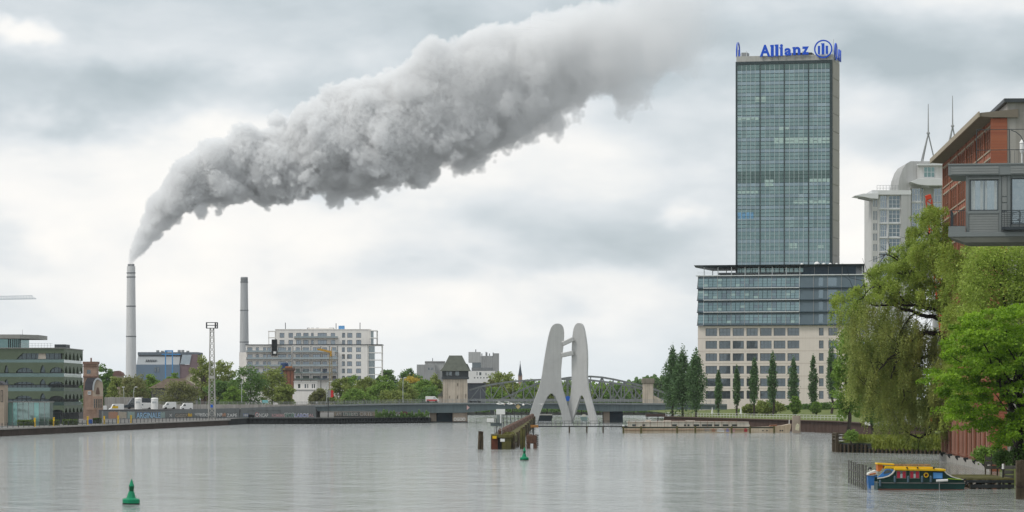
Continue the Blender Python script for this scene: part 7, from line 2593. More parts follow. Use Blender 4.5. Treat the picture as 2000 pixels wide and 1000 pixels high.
f = Face(1700, 302, 0.0)
sb = thing('rowing_boat', 'small blue and white boat bow behind the row of poles', 'boat', f.loc)
MB().prism(hp2 := f.poly([q(345, 590), q(325, 440), q(318, 405), q(430, 395), q(430, 590)]), 0, 1.6).build('hull', HB, sb)
MB().prism(f.poly([q(312, 400), q(330, 380), q(400, 350), q(432, 340), q(434, 396), q(380, 408)]), -0.05, 1.65).build('gunwale', HW, sb)
MB().prism(f.poly([q(335, 388), q(410, 372), q(415, 384), q(345, 398)]), -0.1, 1.5).build('orange_deck', HO, sb)
MB().prism(f.poly([q(360, 560), q(360, 520), q(428, 520), q(428, 560)]), -0.03, 0.0).build('grey_patch', mat('boat_patch_white', (0.6, 0.62, 0.62), 0.6), sb)
for a, b, c in ((335, 330, 318), (410, 350, 335)):
    p_ = f.poly([q(a, b + 10), q(a + 40, c)])
    MB().prism(f.poly([q(a, b), q(a + 22, c - 12), q(a + 45, c + 2), q(a + 30, b + 10), q(a + 8, b + 12)]), 0.5, 0.9).build('cover', DARK, sb)
MB().tube((f.poly([q(355, 390)])[0][0], 0.3, f.poly([q(355, 390)])[0][1]), (f.poly([q(350, 330)])[0][0], 0.3, f.poly([q(350, 330)])[0][1]), 0.03, n=6).build('bow_post', HW, sb)

# ---- row of thin mooring poles
mpm = thing('pole_row', 'row of thin grey poles joined by two rails left of the houseboat', 'mooring poles', (0, 0, 0))
pts = []
for k in range(9):
    t_ = k / 8
    Yk = 321 - 24 * t_
    px = 1658 + (1691 - 1658) * t_ ** 0.93
    x_ = X(px, Yk)
    top_ = Z(900 + 10.5 * t_, Yk)
    pts.append((x_, Yk, top_))
    MB().tube((x_, Yk, -0.9), (x_ + rg.uniform(-0.02, 0.02), Yk, top_ + rg.uniform(-0.06, 0.1)), 0.07, 0.06, n=7).build('pole', WOOD_GREY, mpm)
for fr in (0.25, 0.62):
    MB().bar((pts[0][0], pts[0][1], pts[0][2] * fr), (pts[-1][0], pts[-1][1], pts[-1][2] * fr), 0.04, 0.06).build('rail', WOOD_GREY, mpm)

# ---- jetty, its white topped post, fence and big timber at the edge
jt = thing('wooden_jetty', 'mossy wooden jetty right of the houseboat', 'jetty', (0, 0, 0))
xa, xb_ = X(1872, 306), X(1962, 306)
nb = 16
for k in range(nb):
    y0 = 300.5 + k * 0.9
    MB().box(xa + 0.5 * k / nb, xb_ + 0.05 * rg.random(), y0, y0 + 0.82, 0.78, 0.90 + 0.03 * rg.random()).build('deck_board', WOOD_MOSS, jt)
for x_ in (xa + 0.4, (xa + xb_) / 2, xb_ - 0.3):
    for y_ in (300.8, 307, 313):
        MB().tube((x_, y_, -0.9), (x_, y_, 0.78), 0.16, n=8).build('pile', WOOD_OLD, jt)
for x0, x1, z0, z1 in ((xa, xb_, 0.55, 0.77), (xa + 0.3, xb_, 0.1, 0.4)):
    MB().box(x0, x1, 300.1, 300.45, z0, z1).build('edge_beam', DARKPILE, jt)
jp = thing('jetty_post', 'dark post with a white top beside the jetty', 'post', (X(1959, 303), 303, 0))
MB().tube((0, 0, -0.9), (0, 0, Z(915, 303)), 0.07, n=8).build('shaft', DARK, jp)
MB().tube((0, 0, Z(916, 303)), (0, 0, Z(906, 303)), 0.11, 0.09, n=10).build('cap', WHITE, jp)
for px0, px1, Yf, z0, n, lab in ((1925, 1960, 330, 1.1, 3, 'grey plank fence between the brick pilasters and the maple'), (1962, 2040, 312, 0.2, 4, 'grey plank bank wall right of the jetty post')):
    fe = thing('plank_fence', lab, 'fence', (X(px0, Yf), Yf, 0))
    w_ = (px1 - px0) * Yf / F
    for k in range(n):
        MB().box(0, w_, 0, 0.08, z0 + k * 0.42, z0 + k * 0.42 + 0.32).build('plank', WOOD_GREY, fe, bevel=0.01)
    for k in range(4):
        MB().box(k * w_ / 3 - 0.06, k * w_ / 3 + 0.06, 0.08, 0.2, z0 - 1.2, z0 + n * 0.42 + 0.15).build('post', WOOD_OLD, fe)
Yt = 271.0
U = Yt / F
bp = thing('timber_piles', 'thick weathered timber piles at the lower right edge', 'pile', (X(1992, Yt), Yt, 0))
for k, (dx, r_, h_) in enumerate(((-0.12, 0.2, 3.0), (0.25, 0.2, 3.05), (0.62, 0.21, 2.95))):
    MB().box(dx - r_ + 0.01, dx + r_ - 0.01, -0.2, 0.2, -1.0, h_).build('pile', WOOD_OLD, bp, bevel=0.03)
MB().box(-0.3, 0.9, -0.26, -0.2, 0.9, 1.05).build('strap', RUSTWALL, bp)
rr_ = thing('rubble_heap', 'dark heap of driftwood and rope between houseboat and jetty', 'driftwood', (X(1888, 302), 302, 0))
for k in range(26):
    x_, y_ = rg.uniform(-0.5, 2.2), rg.uniform(-1.0, 1.5)
    a_ = rg.uniform(0, 6.28)
    L_ = rg.uniform(0.4, 1.1)
    MB().tube((x_, y_, rg.uniform(0.0, 0.9)), (x_ + L_ * math.cos(a_), y_ + L_ * math.sin(a_), rg.uniform(0.0, 0.8)), 0.07, 0.05, n=6).build('branch', WOOD_OLD if k % 2 else DARKPILE, rr_)
# ------------------------------------------------------------------ trees
# photo column, top row, width px, distance, ground level, leaves, label
TREES = [
    (204, 708, 46, 1190, 1.7, LEAF_DARK, 'dark green tree right behind the brick tower house'),
    (232, 730, 52, 1150, 1.7, LEAF_OLIVE, 'olive tree between the dark tree and the tall chimney'),
    (268, 722, 74, 1110, 1.7, LEAF_BROWN, 'brownish green tree in front of the tall chimney foot'),
    (296, 722, 46, 1180, 1.7, LEAF_MID, 'fresh green tree just right of the tall chimney foot'),
    (347, 738, 88, 1120, 1.7, LEAF_BROWN, 'wide brownish bush tree in front of the blue power plant'),
    (338, 722, 40, 1230, 1.7, LEAF_MID, 'slender green tree against the blue power plant wall'),
    (398, 686, 62, 1230, 1.7, LEAF_OLIVE, 'olive tree behind the lattice mast, on its left'),
    (437, 690, 66, 1240, 1.7, LEAF_OLIVE, 'olive tree with feathery top right of the lattice mast'),
    (428, 735, 60, 1130, 1.7, LEAF_DARK, 'dark low tree right behind the lattice mast'),
    (486, 708, 88, 1120, 1.7, LEAF_DARK, 'big dark green round tree behind the curved street lamp'),
    (532, 706, 72, 1170, 1.7, LEAF_OLIVE, 'olive round tree left of the brick chimney stump'),
    (556, 742, 46, 1110, 1.7, LEAF_OLIVE, 'smaller olive tree below the brick chimney stump'),
    (455, 752, 50, 1105, 1.7, LEAF_MID, 'low fresh green tree left under the curved street lamp'),
    (622, 755, 44, 1130, 1.7, LEAF_BROWN, 'brownish sparse tree before the low white house'),
    (664, 735, 52, 1150, 1.7, LEAF_OLIVE, 'olive tree behind the red and grey traffic sign'),
    (690, 722, 48, 1230, 1.7, LEAF_MID, 'green tree before the right half of the white apartments'),
    (716, 726, 60, 1160, 1.7, LEAF_OLIVE, 'broad olive tree before the right end of the apartments'),
    (752, 708, 44, 1560, 1.2, LEAF_DARK, 'dark far tree right beside the apartment block'),
    (800, 712, 56, 1560, 1.2, LEAF_DARK, 'dark far tree left of the grey concrete block'),
    (748, 732, 64, 1150, 1.7, LEAF_MID, 'fresh green tree left of the yellowish tree'),
    (790, 740, 56, 1180, 1.7, LEAF_OLIVE, 'olive tree behind the white and red van'),
    (826, 736, 60, 1200, 1.7, LEAF_MID, 'green tree left of the stone bridge tower'),
    (850, 726, 40, 1350, 1.7, LEAF_OLIVE, 'slim olive tree touching the bridge tower on the left'),
    (770, 760, 70, 1130, 1.7, LEAF_OLIVE, 'low olive tree standing close behind the bridge railing'),
    (842, 756, 56, 1150, 1.7, LEAF_DARK, 'low dark tree at the foot of the bridge tower'),
    (700, 756, 70, 1125, 1.7, LEAF_MID, 'low light green tree right of the traffic sign'),
    (980, 716, 60, 1380, 1.7, LEAF_OLIVE, 'brown green rounded tree left of the church spire'),
    (958, 738, 40, 1360, 1.7, LEAF_BROWN, 'brownish tree under the white house by the grey silo'),
    (930, 752, 46, 1300, 1.7, LEAF_DARK, 'dark tree behind the left end of the truss bridge'),
    (965, 752, 50, 1290, 1.7, LEAF_MID, 'green tree seen through the left third of the truss'),
    (1002, 742, 48, 1320, 1.7, LEAF_OLIVE, 'olive tree below the church spire behind the truss'),
    (1036, 733, 52, 1480, 1.2, LEAF_MID, 'fresh green tree just right of the church spire'),
    (1028, 750, 44, 1290, 1.7, LEAF_MID, 'green tree behind the truss left of the sculpture'),
    (1068, 744, 50, 1300, 1.7, LEAF_OLIVE, 'olive tree behind the legs of the left sculpture pylon'),
    (1100, 738, 54, 1400, 1.2, LEAF_MID, 'green tree between the two sculpture pylons'),
    (1136, 746, 46, 1310, 1.7, LEAF_OLIVE, 'olive tree behind the right sculpture pylon'),
    (1172, 748, 46, 1320, 1.7, LEAF_MID, 'green tree behind the truss right of the sculpture'),
    (1206, 750, 46, 1290, 1.7, LEAF_DARK, 'dark tree behind the right third of the truss'),
    (1238, 756, 40, 1300, 1.7, LEAF_MID, 'green tree behind the right end of the truss'),
    (1500, 782, 62, 1010, 2.5, LEAF_OLIVE, 'yellowish low bushy tree before the office block hedge'),
    (1466, 789, 34, 1015, 2.5, LEAF_OLIVE, 'small yellowish bush left of the bushy tree by the office'),
    (1554, 774, 24, 965, 2.5, LEAF_MID, 'small bright tree right above the stone pillar'),
    (1594, 784, 20, 990, 2.5, LEAF_MID, 'small bright conical tree by the office hedge'),
]
for i, (px, py, w, Y, g, lf, lab) in enumerate(TREES):
    U = Y / F
    h = Z(py, Y) - g
    tree(lab, (X(px, Y), Y, g), h, w * U * 1.12, lf, 100 + i, n=4200, leaf=0.62 * Y / 1100, crown_from=0.10, group='trees along the banks', name='tree' if h > 6 else 'small_tree', clumps=70, depth=min(w * U, 9))

POPLARS = [
    (1314, 676, 30, 940, 2.5, 'leftmost tall dark poplar, left of the office block'), (1333, 680, 30, 935, 2.5, 'second tall dark poplar from the left, left of the office block'),
    (1359, 680, 28, 930, 2.5, 'third tall dark poplar, before the left edge of the office block'),
    (1403, 713, 15, 985, 2.5, 'short slim poplar before the leftmost office windows'), (1439, 704, 16, 990, 2.5, 'slim poplar before the second and third office window columns'),
    (1473, 691, 20, 990, 2.7, 'slim poplar before the fourth office window column'), (1509, 680, 21, 995, 2.9, 'slim poplar before the middle of the office facade'),
    (1550, 689, 21, 1000, 3.2, 'slim poplar before the seventh office window column'), (1588, 682, 20, 1005, 3.4, 'slim airy poplar before the blank part of the office wall'),
    (1624, 655, 20, 1000, 3.4, 'slim poplar half hidden by the willow')]
for i, (px, py, w, Y, g, lab) in enumerate(POPLARS):
    U = Y / F
    tree(lab, (X(px, Y), Y, g), Z(py, Y) - g, w * U * (1.85 if i < 3 else (1.25, 1.1, 1.35, 1.2, 1.3, 1.15, 1.25)[i - 3]), LEAF_POPLAR, 300 + i, n=6500 if i < 3 else 2600, leaf=0.5, crown_from=0.04, group='poplars on the right bank', name='poplar_tree', clumps=90, columnar=True)

# distant wood on the right of the bridge, and further low woodland along the horizon


def wood(label, px0, px1, Y, tops, n, seed, lf, leaf):
    rng = np.random.default_rng(seed)
    U = Y / F
    px = rng.uniform(px0, px1, n)
    k = np.array([np.interp(px, *zip(*tops))])[0]
    top = Z(k, Y) - 1.2 + np.sin(px * 0.9 + seed) * 1.6 * U * 2 + np.sin(px * 0.37) * 3 * U
    z = 1.2 + top * (1 - rng.uniform(0, 1, n) ** 1.6 * 0.9)
    c = np.stack([(px - 1000) * U, Y + rng.uniform(-14, 14, n) * min(1.0, max(0.1, (Y - 1000) / 500)), z], 1)
    tag(inst('woodland', leaves('woodland', c, leaf, rng, lf, 0.8, 0.2)), label, 'woodland', kind='stuff')


wood('distant blue green wood behind the right end of the bridge', 1215, 1400, 2300, [(1215, 752), (1250, 742), (1275, 737), (1310, 742), (1350, 738), (1400, 745)], 9000, 1, LEAF_DARK, 2.0)
wood('low green wood along the horizon behind the railway bridge', 880, 1230, 1750, [(880, 760), (1000, 752), (1100, 748), (1230, 752)], 12000, 2, LEAF_MID, 1.4)
wood('low green wood behind the left bank houses', 150, 860, 1700, [(150, 752), (400, 748), (640, 752), (860, 748)], 18000, 3, LEAF_DARK, 1.4)
wood('dark bushes on the left bank under the bridge', 733, 838, 1052, [(733, 806), (760, 803), (775, 810), (800, 808), (838, 805)], 4200, 6, LEAF_DARK, 0.4)
wood('low bushes on the far shore seen beneath the bridge', 850, 1320, 1505, [(850, 795), (1000, 797), (1320, 797)], 14000, 4, LEAF_DARK, 1.0)

# ---- hedge in front of the office block
rng = np.random.default_rng(9)
n = 9000
px = rng.uniform(1440, 1660, n)
top = np.interp(px, [1440, 1500, 1660], [801, 795, 782])
Yh = 1120.0
c = np.stack([(px - 1000) * Yh / F, Yh + rng.uniform(-1.2, 1.2, n), 2.4 + (Z(top, Yh) - 2.4) * rng.uniform(0, 1, n)], 1)
h = thing('hedge', 'long dark green hedge rising to the right before the office block', 'hedge')
inst('foliage', leaves('foliage', c, 0.5, rng, LEAF_DARK, 0.8), h)
mb = MB()
for q_ in range(1445, 1660, 12):
    mb.tube((X(q_, Yh), Yh, 2.0), (X(q_, Yh), Yh, 3.4), 0.06, n=4)
mb.build('stems', BARK, h)


# ---- the big willow over the water
def in_poly(x, y, poly):
    c = np.zeros(len(x), bool)
    j = len(poly) - 1
    for i in range(len(poly)):
        xi, yi = poly[i]
        xj, yj = poly[j]
        k = ((yi > y) != (yj > y)) & (x < (xj - xi) * (y - yi) / (yj - yi + 1e-9) + xi)
        c ^= k
        j = i
    return c


def willow():
    rng = np.random.default_rng(21)
    Yw = 436.0
    U = Yw / F
    bx, bz = X(1868, Yw), ZN
    t = thing('willow_tree', 'huge drooping willow overhanging the water right of the office block', 'tree', (bx, Yw, bz))
    # limbs traced as rising and arching boughs: (px, py, depth offset m)
    boughs = [
        ([(1868, 872, 4), (1874, 790, 3), (1886, 700, 1), (1878, 640, 0)], 0.75, 0.5),
        ([(1878, 640, 0), (1858, 612, -1), (1820, 604, -3), (1770, 598, -4), (1720, 592, -5)], 0.34, 0.1),
        ([(1880, 650, 0), (1830, 622, -2), (1780, 614, -4), (1735, 600, -6), (1690, 598, -7)], 0.36, 0.08),
        ([(1878, 640, 0), (1872, 600, 1), (1840, 560, 0), (1790, 540, -2), (1745, 535, -4)], 0.34, 0.08),
        ([(1880, 640, 0), (1888, 590, 2), (1870, 540, 3), (1830, 480, 2), (1810, 440, 2)], 0.32, 0.08),
        ([(1888, 600, 2), (1900, 540, 3), (1890, 480, 3), (1868, 430, 3)], 0.26, 0.06),
        ([(1884, 690, 1), (1830, 650, -3), (1790, 650, -5), (1745, 690, -7), (1728, 740, -7)], 0.36, 0.08),
        ([(1884, 700, 1), (1800, 690, -2), (1760, 735, -4), (1752, 790, -5)], 0.26, 0.06),
        ([(1874, 790, 3), (1830, 830, 0), (1790, 860, -3), (1750, 835, -5)], 0.28, 0.06),
        ([(1886, 700, 1), (1905, 660, -2), (1930, 640, -4)], 0.24, 0.06),
        ([(1770, 598, -4), (1740, 570, -5), (1700, 560, -6), (1665, 590, -7)], 0.14, 0.04),
        ([(1790, 540, -2), (1750, 505, -3), (1710, 500, -4)], 0.14, 0.04),
        ([(1780, 614, -4), (1750, 640, -6), (1735, 700, -7)], 0.13, 0.04),
        ([(1745, 690, -7), (1700, 720, -8), (1680, 770, -8)], 0.12, 0.04),
    ]
    mb = MB()
    for pts, r0, r1 in boughs:
        prev = None
        n = len(pts)
        # subdivide smoothly
        P_ = np.array([((px - 1000) * U - bx, d, Z(py, Yw) - bz) for px, py, d in pts])
        tt = np.linspace(0, n - 1, (n - 1) * 4 + 1)
        Q = np.stack([np.interp(tt, np.arange(n), P_[:, i]) for i in range(3)], 1)
        for _ in range(2):
            Q[1:-1] = (Q[:-2] + 2 * Q[1:-1] + Q[2:]) / 4
        Q[1:-1] += rng.normal(size=(len(Q) - 2, 3)) * 0.10
        for i in range(len(Q) - 1):
            a, b = i / (len(Q) - 1), (i + 1) / (len(Q) - 1)
            mb.tube(Q[i], Q[i + 1], r0 + (r1 - r0) * a, r0 + (r1 - r0) * b, n=6, caps=False)
        for i in range(2, len(Q) - 1):                 # side twigs
            if r0 > 0.5:
                break
            for k in range(2):
                e = Q[i] + np.array([rng.normal() * 1.6, rng.normal() * 1.4, rng.normal() * 1.2 + 0.5])
                limb(mb, Q[i], e, 0.055, 0.02, rng, 3, 0.1, 4)
    mb.build('trunk', BARK_DARK, t)

    def cascades(n, poly, dmin, dmax, reach, lmin, lmax, m, per, gap):
        """arching boughs, each with a comb of hanging strands; lit on top, open underneath"""
        xs_, ys_ = zip(*poly)
        out, placed = [], []
        tries = 0
        while len(placed) < n and tries < n * 60:
            tries += 1
            a, b = rng.uniform(min(xs_), max(xs_)), rng.uniform(min(ys_), max(ys_))
            if not in_poly(np.array([a]), np.array([b]), poly)[0]:
                continue
            dep = rng.uniform(dmin, dmax)
            if any((a - q_[0]) ** 2 + ((b - q_[1]) * 1.3) ** 2 < gap ** 2 and abs(dep - q_[2]) < 3.5 for q_ in placed):
                continue
            placed.append((a, b, dep))
            Yd = Yw + dep
            p = np.array([(a - 1000) * Yd / F - bx, dep, Z(b, Yd) - bz])
            ang = rng.uniform(0, 2 * np.pi)
            dr = np.array([math.cos(ang) - 0.35, math.sin(ang) * 0.8, 0.0])
            dr /= np.linalg.norm(dr)
            Lb = rng.uniform(0.6, 1.15) * reach
            for k in range(m):
                t_ = rng.uniform(0, 1) ** 0.8
                s0 = p + dr * (t_ - 0.45) * Lb + np.array([0, 0, 0.55 * Lb * (0.25 - (t_ - 0.45) ** 2)]) + rng.normal(size=3) * np.array([0.28, 0.28, 0.12])
                L_ = rng.uniform(lmin, lmax) * (0.65 + 0.5 * t_)
                kk = np.linspace(0, 1, per) ** 0.85
                q_ = np.stack([s0[0] + dr[0] * 0.22 * L_ * np.sqrt(kk), s0[1] + dr[1] * 0.22 * L_ * np.sqrt(kk), s0[2] - L_ * kk], 1)
                q_ += rng.normal(size=q_.shape) * np.array([0.10, 0.10, 0.08])
                out.append(q_)
        out = np.concatenate(out)
        out[:, 2] = np.maximum(out[:, 2], 0.7 - bz + rng.uniform(0, 0.9, len(out)))
        return out

    upper = [(1690, 548), (1722, 515), (1760, 478), (1784, 440), (1814, 408), (1845, 392), (1880, 396), (1912, 440), (1935, 500), (1930, 590), (1900, 640), (1850, 612), (1800, 590), (1740, 585), (1700, 580), (1662, 616), (1636, 616), (1630, 592), (1652, 564)]
    c1 = cascades(200, upper, -9, 6, 3.0, 0.6, 1.7, 30, 14, 11.5)
    curtain = [(1650, 606), (1700, 585), (1760, 600), (1820, 640), (1870, 640), (1895, 700), (1890, 770), (1838, 805), (1780, 800), (1720, 800), (1690, 780), (1676, 720), (1662, 660)]
    c2 = cascades(150, curtain, -9, 4, 2.6, 1.6, 4.2, 24, 24, 15)
    low = [(1695, 780), (1850, 780), (1852, 830), (1705, 825)]
    c3 = cascades(22, low, -7, 1, 2.0, 1.5, 3.0, 16, 20, 13)
    flank = [(1846, 480), (1900, 468), (1925, 540), (1925, 690), (1905, 790), (1862, 800), (1850, 740), (1846, 620)]
    c4 = cascades(70, flank, -52, -34, 2.2, 0.9, 2.6, 26, 18, 14)
    inst('crown', leaves('crown', np.concatenate([c1, c4]), 0.33, rng, LEAF_WILLOW_TOP, 0.36, 0.1, 0.4), t)
    inst('hanging_foliage', leaves('hanging_foliage', np.concatenate([c2, c3]), 0.33, rng, LEAF_WILLOW, 0.34, 0.0, 0.7), t)
    return t


willow()


# ---- the maple at the water's edge on the right: tiers of bright leaves
def maple():
    rng = np.random.default_rng(33)
    Ym = 322.0
    U = Ym / F
    bx, bz = X(1984, Ym), ZN
    t = thing('maple_tree', 'bright green maple leaning over the bank at the right edge', 'tree', (bx, Ym, bz))
    poly = [(1812, 735), (1835, 700), (1850, 660), (1880, 620), (1915, 600), (1960, 585), (2010, 590), (2080, 640), (2110, 740), (2080, 830), (2010, 870), (1960, 878), (1925, 850), (1900, 815), (1875, 835), (1850, 800), (1835, 770)]
    xs_, ys_ = zip(*poly)
    n = 360
    px = rng.uniform(min(xs_), max(xs_), n * 3)
    py = rng.uniform(min(ys_), max(ys_), n * 3)
    k = in_poly(px, py, poly)
    px, py = px[k][:n], py[k][:n]
    w = np.stack([(px - 1000) * U - bx, rng.uniform(-7, 6, len(px)), Z(py, Ym) - bz], 1)
    mb = MB()
    limb(mb, (0, 0, -0.5), (0.5, 0.3, 3.6), 0.42, 0.34, rng, 4, 0.03, 8)
    limb(mb, (0.5, 0.3, 3.4), (0.9, 0.6, 11.5), 0.32, 0.10, rng, 6, 0.03, 7)
    for i in range(26):
        q_ = w[rng.integers(0, len(w))]
        z0 = rng.uniform(2.2, 8.5)
        z0 = min(z0, max(2.0, q_[2] - 0.5))
        limb(mb, (0.5, 0.3, z0), q_, 0.13, 0.03, rng, 5, 0.05, 5)
    mb.build('trunk', BARK_DARK, t)
    pts = []
    for c in w:
        m = int(rng.integers(110, 210))
        r = rng.uniform(0.55, 1.2)
        a = rng.uniform(0, 2 * np.pi, m)
        q_ = r * np.sqrt(rng.uniform(0, 1, m))
        pts.append(np.stack([c[0] + q_ * np.cos(a), c[1] + q_ * np.sin(a), c[2] - 0.28 * q_ ** 2 + rng.normal(0, 0.13, m)], 1))
    inst('crown', leaves('crown', np.concatenate(pts), 0.26, rng, LEAF_BRIGHT, 0.8, 0.5), t)


maple()


def airy_tree():
    """the tall thin-leaved tree with two dark stems behind the maple"""
    rng = np.random.default_rng(44)
    Ya = 352.0
    U = Ya / F
    bx, bz = X(1975, Ya), ZN
    t = thing('ash_tree', 'tall sparse tree with dark forked stems behind the maple', 'tree', (bx, Ya, bz))
    mb = MB()
    w0 = lambda px, py, d=0.0: np.array([(px - 1000) * U - bx, d, Z(py, Ya) - bz])
    limb(mb, (0, 0, -0.4), w0(1968, 650), 0.34, 0.26, rng, 6, 0.02, 7)
    ends = [(1968, 650, 1985, 580, 0.2), (1985, 580, 1992, 490, 0.14), (1968, 650, 1955, 560, 0.2), (1955, 560, 1935, 500, 0.12), (1955, 560, 1915, 560, 0.12), (1985, 580, 2020, 500, 0.1), (1985, 580, 2030, 560, 0.12), (1955, 560, 1965, 490, 0.1), (1935, 500, 1905, 520, 0.07), (1915, 560, 1890, 545, 0.06)]
    for a, b, c, d, r in ends:
        limb(mb, w0(a, b, ((a * 7 + b * 3) % 9 - 4) * 0.12 if b < 645 else 0.0), w0(c, d, ((c * 7 + d * 3) % 9 - 4) * 0.12), r, r * 0.5, rng, 4, 0.03, 6)
    mb.build('trunk', BARK_DARK, t)
    poly = [(1885, 540), (1900, 490), (1930, 474), (2040, 474), (2070, 560), (2050, 720), (1980, 740), (1925, 720), (1890, 680), (1880, 600)]
    xs_, ys_ = zip(*poly)
    px = rng.uniform(min(xs_), max(xs_), 1300)
    py = rng.uniform(min(ys_), max(ys_), 1300)
    k = in_poly(px, py, poly)
    pts = []
    for a, b in zip(px[k], py[k]):
        m = int(rng.integers(20, 60))
        pts.append(w0(a, b, rng.uniform(-3, 4)) + rng.normal(size=(m, 3)) * np.array([0.5, 0.5, 0.38]))
    inst('crown', leaves('crown', np.concatenate(pts), 0.30, rng, LEAF_WILLOW_TOP, 0.5, 0.2, 0.2), t)


airy_tree()
Yb = 528.0
tree('dense deep green tree left of the willow above the timber quay', (X(1656, Yb), Yb, ZR), Z(612, Yb) - ZR, 64 * Yb / F * 1.2, LEAF_MID, 501, n=9000, leaf=0.42, crown_from=0.0, clumps=150, depth=6, flatten=0.9)
tree('broad green tree behind the hanging willow curtain', (X(1760, 560), 560, ZR), Z(640, 560) - ZR, 120 * 560 / F, LEAF_MID, 502, n=7000, leaf=0.5, crown_from=0.12, clumps=110, depth=8)
tree('leafy green tree behind the left half of the willow curtain', (X(1704, 548), 548, ZR), Z(655, 548) - ZR, 84 * 548 / F, LEAF_DARK, 503, n=7000, leaf=0.5, crown_from=0.0, clumps=110, depth=7)
for px, py, w, Y, lf, lab in ((1663, 838, 22, 494, LEAF_MID, 'small green shrub at the corner of the timber quay'), (1925, 872, 52, 338, LEAF_MID, 'green shrub at the foot of the brick pilasters'), (1958, 880, 40, 326, LEAF_DARK, 'dark shrub below the maple by the wooden jetty'), (2000, 868, 60, 322, LEAF_DARK, 'dark shrub below the maple at the right edge')):
    tree(lab, (X(px, Y), Y, ZN), max(Z(py, Y) - ZN, 1.2), w * Y / F, lf, 600 + px, n=1600, leaf=0.26, crown_from=0.0, name='shrub', clumps=40, cat='shrub', depth=2.2)
# ------------------------------------------------------------------ smoke of the tall chimney
YC = 2500.0
UC = YC / F


def _hash(i, j, k, seed):
    h = (i * 73856093) ^ (j * 19349663) ^ (k * 83492791) ^ (seed * 2654435761)
    h = (h ^ (h >> 13)) * 1274126177
    return ((h ^ (h >> 16)) & 0xFFFFFF).astype(np.float32) / 16777216.0


def value_noise(p, size, seed):
    q = p / size
    b = np.floor(q).astype(np.int64)
    f = (q - b).astype(np.float32)
    f = f * f * (3 - 2 * f)
    out = 0.0
    for a in (0, 1):
        for c in (0, 1):
            for e in (0, 1):
                w = (f[:, 0] if a else 1 - f[:, 0]) * (f[:, 1] if c else 1 - f[:, 1]) * (f[:, 2] if e else 1 - f[:, 2])
                out = out + w * _hash(b[:, 0] + a, b[:, 1] + c, b[:, 2] + e, seed)
    return out


def worley(p, size, seed):
    q = p / size
    b = np.floor(q).astype(np.int64)
    best = np.full(len(p), 9.0, np.float32)
    for a in (-1, 0, 1):
        for c in (-1, 0, 1):
            for e in (-1, 0, 1):
                i, j, k = b[:, 0] + a, b[:, 1] + c, b[:, 2] + e
                d2 = (i + _hash(i, j, k, seed) - q[:, 0]) ** 2 + (j + _hash(i, j, k, seed + 1) - q[:, 1]) ** 2 + (k + _hash(i, j, k, seed + 2) - q[:, 2]) ** 2
                np.minimum(best, d2, out=best)
    return np.sqrt(best)


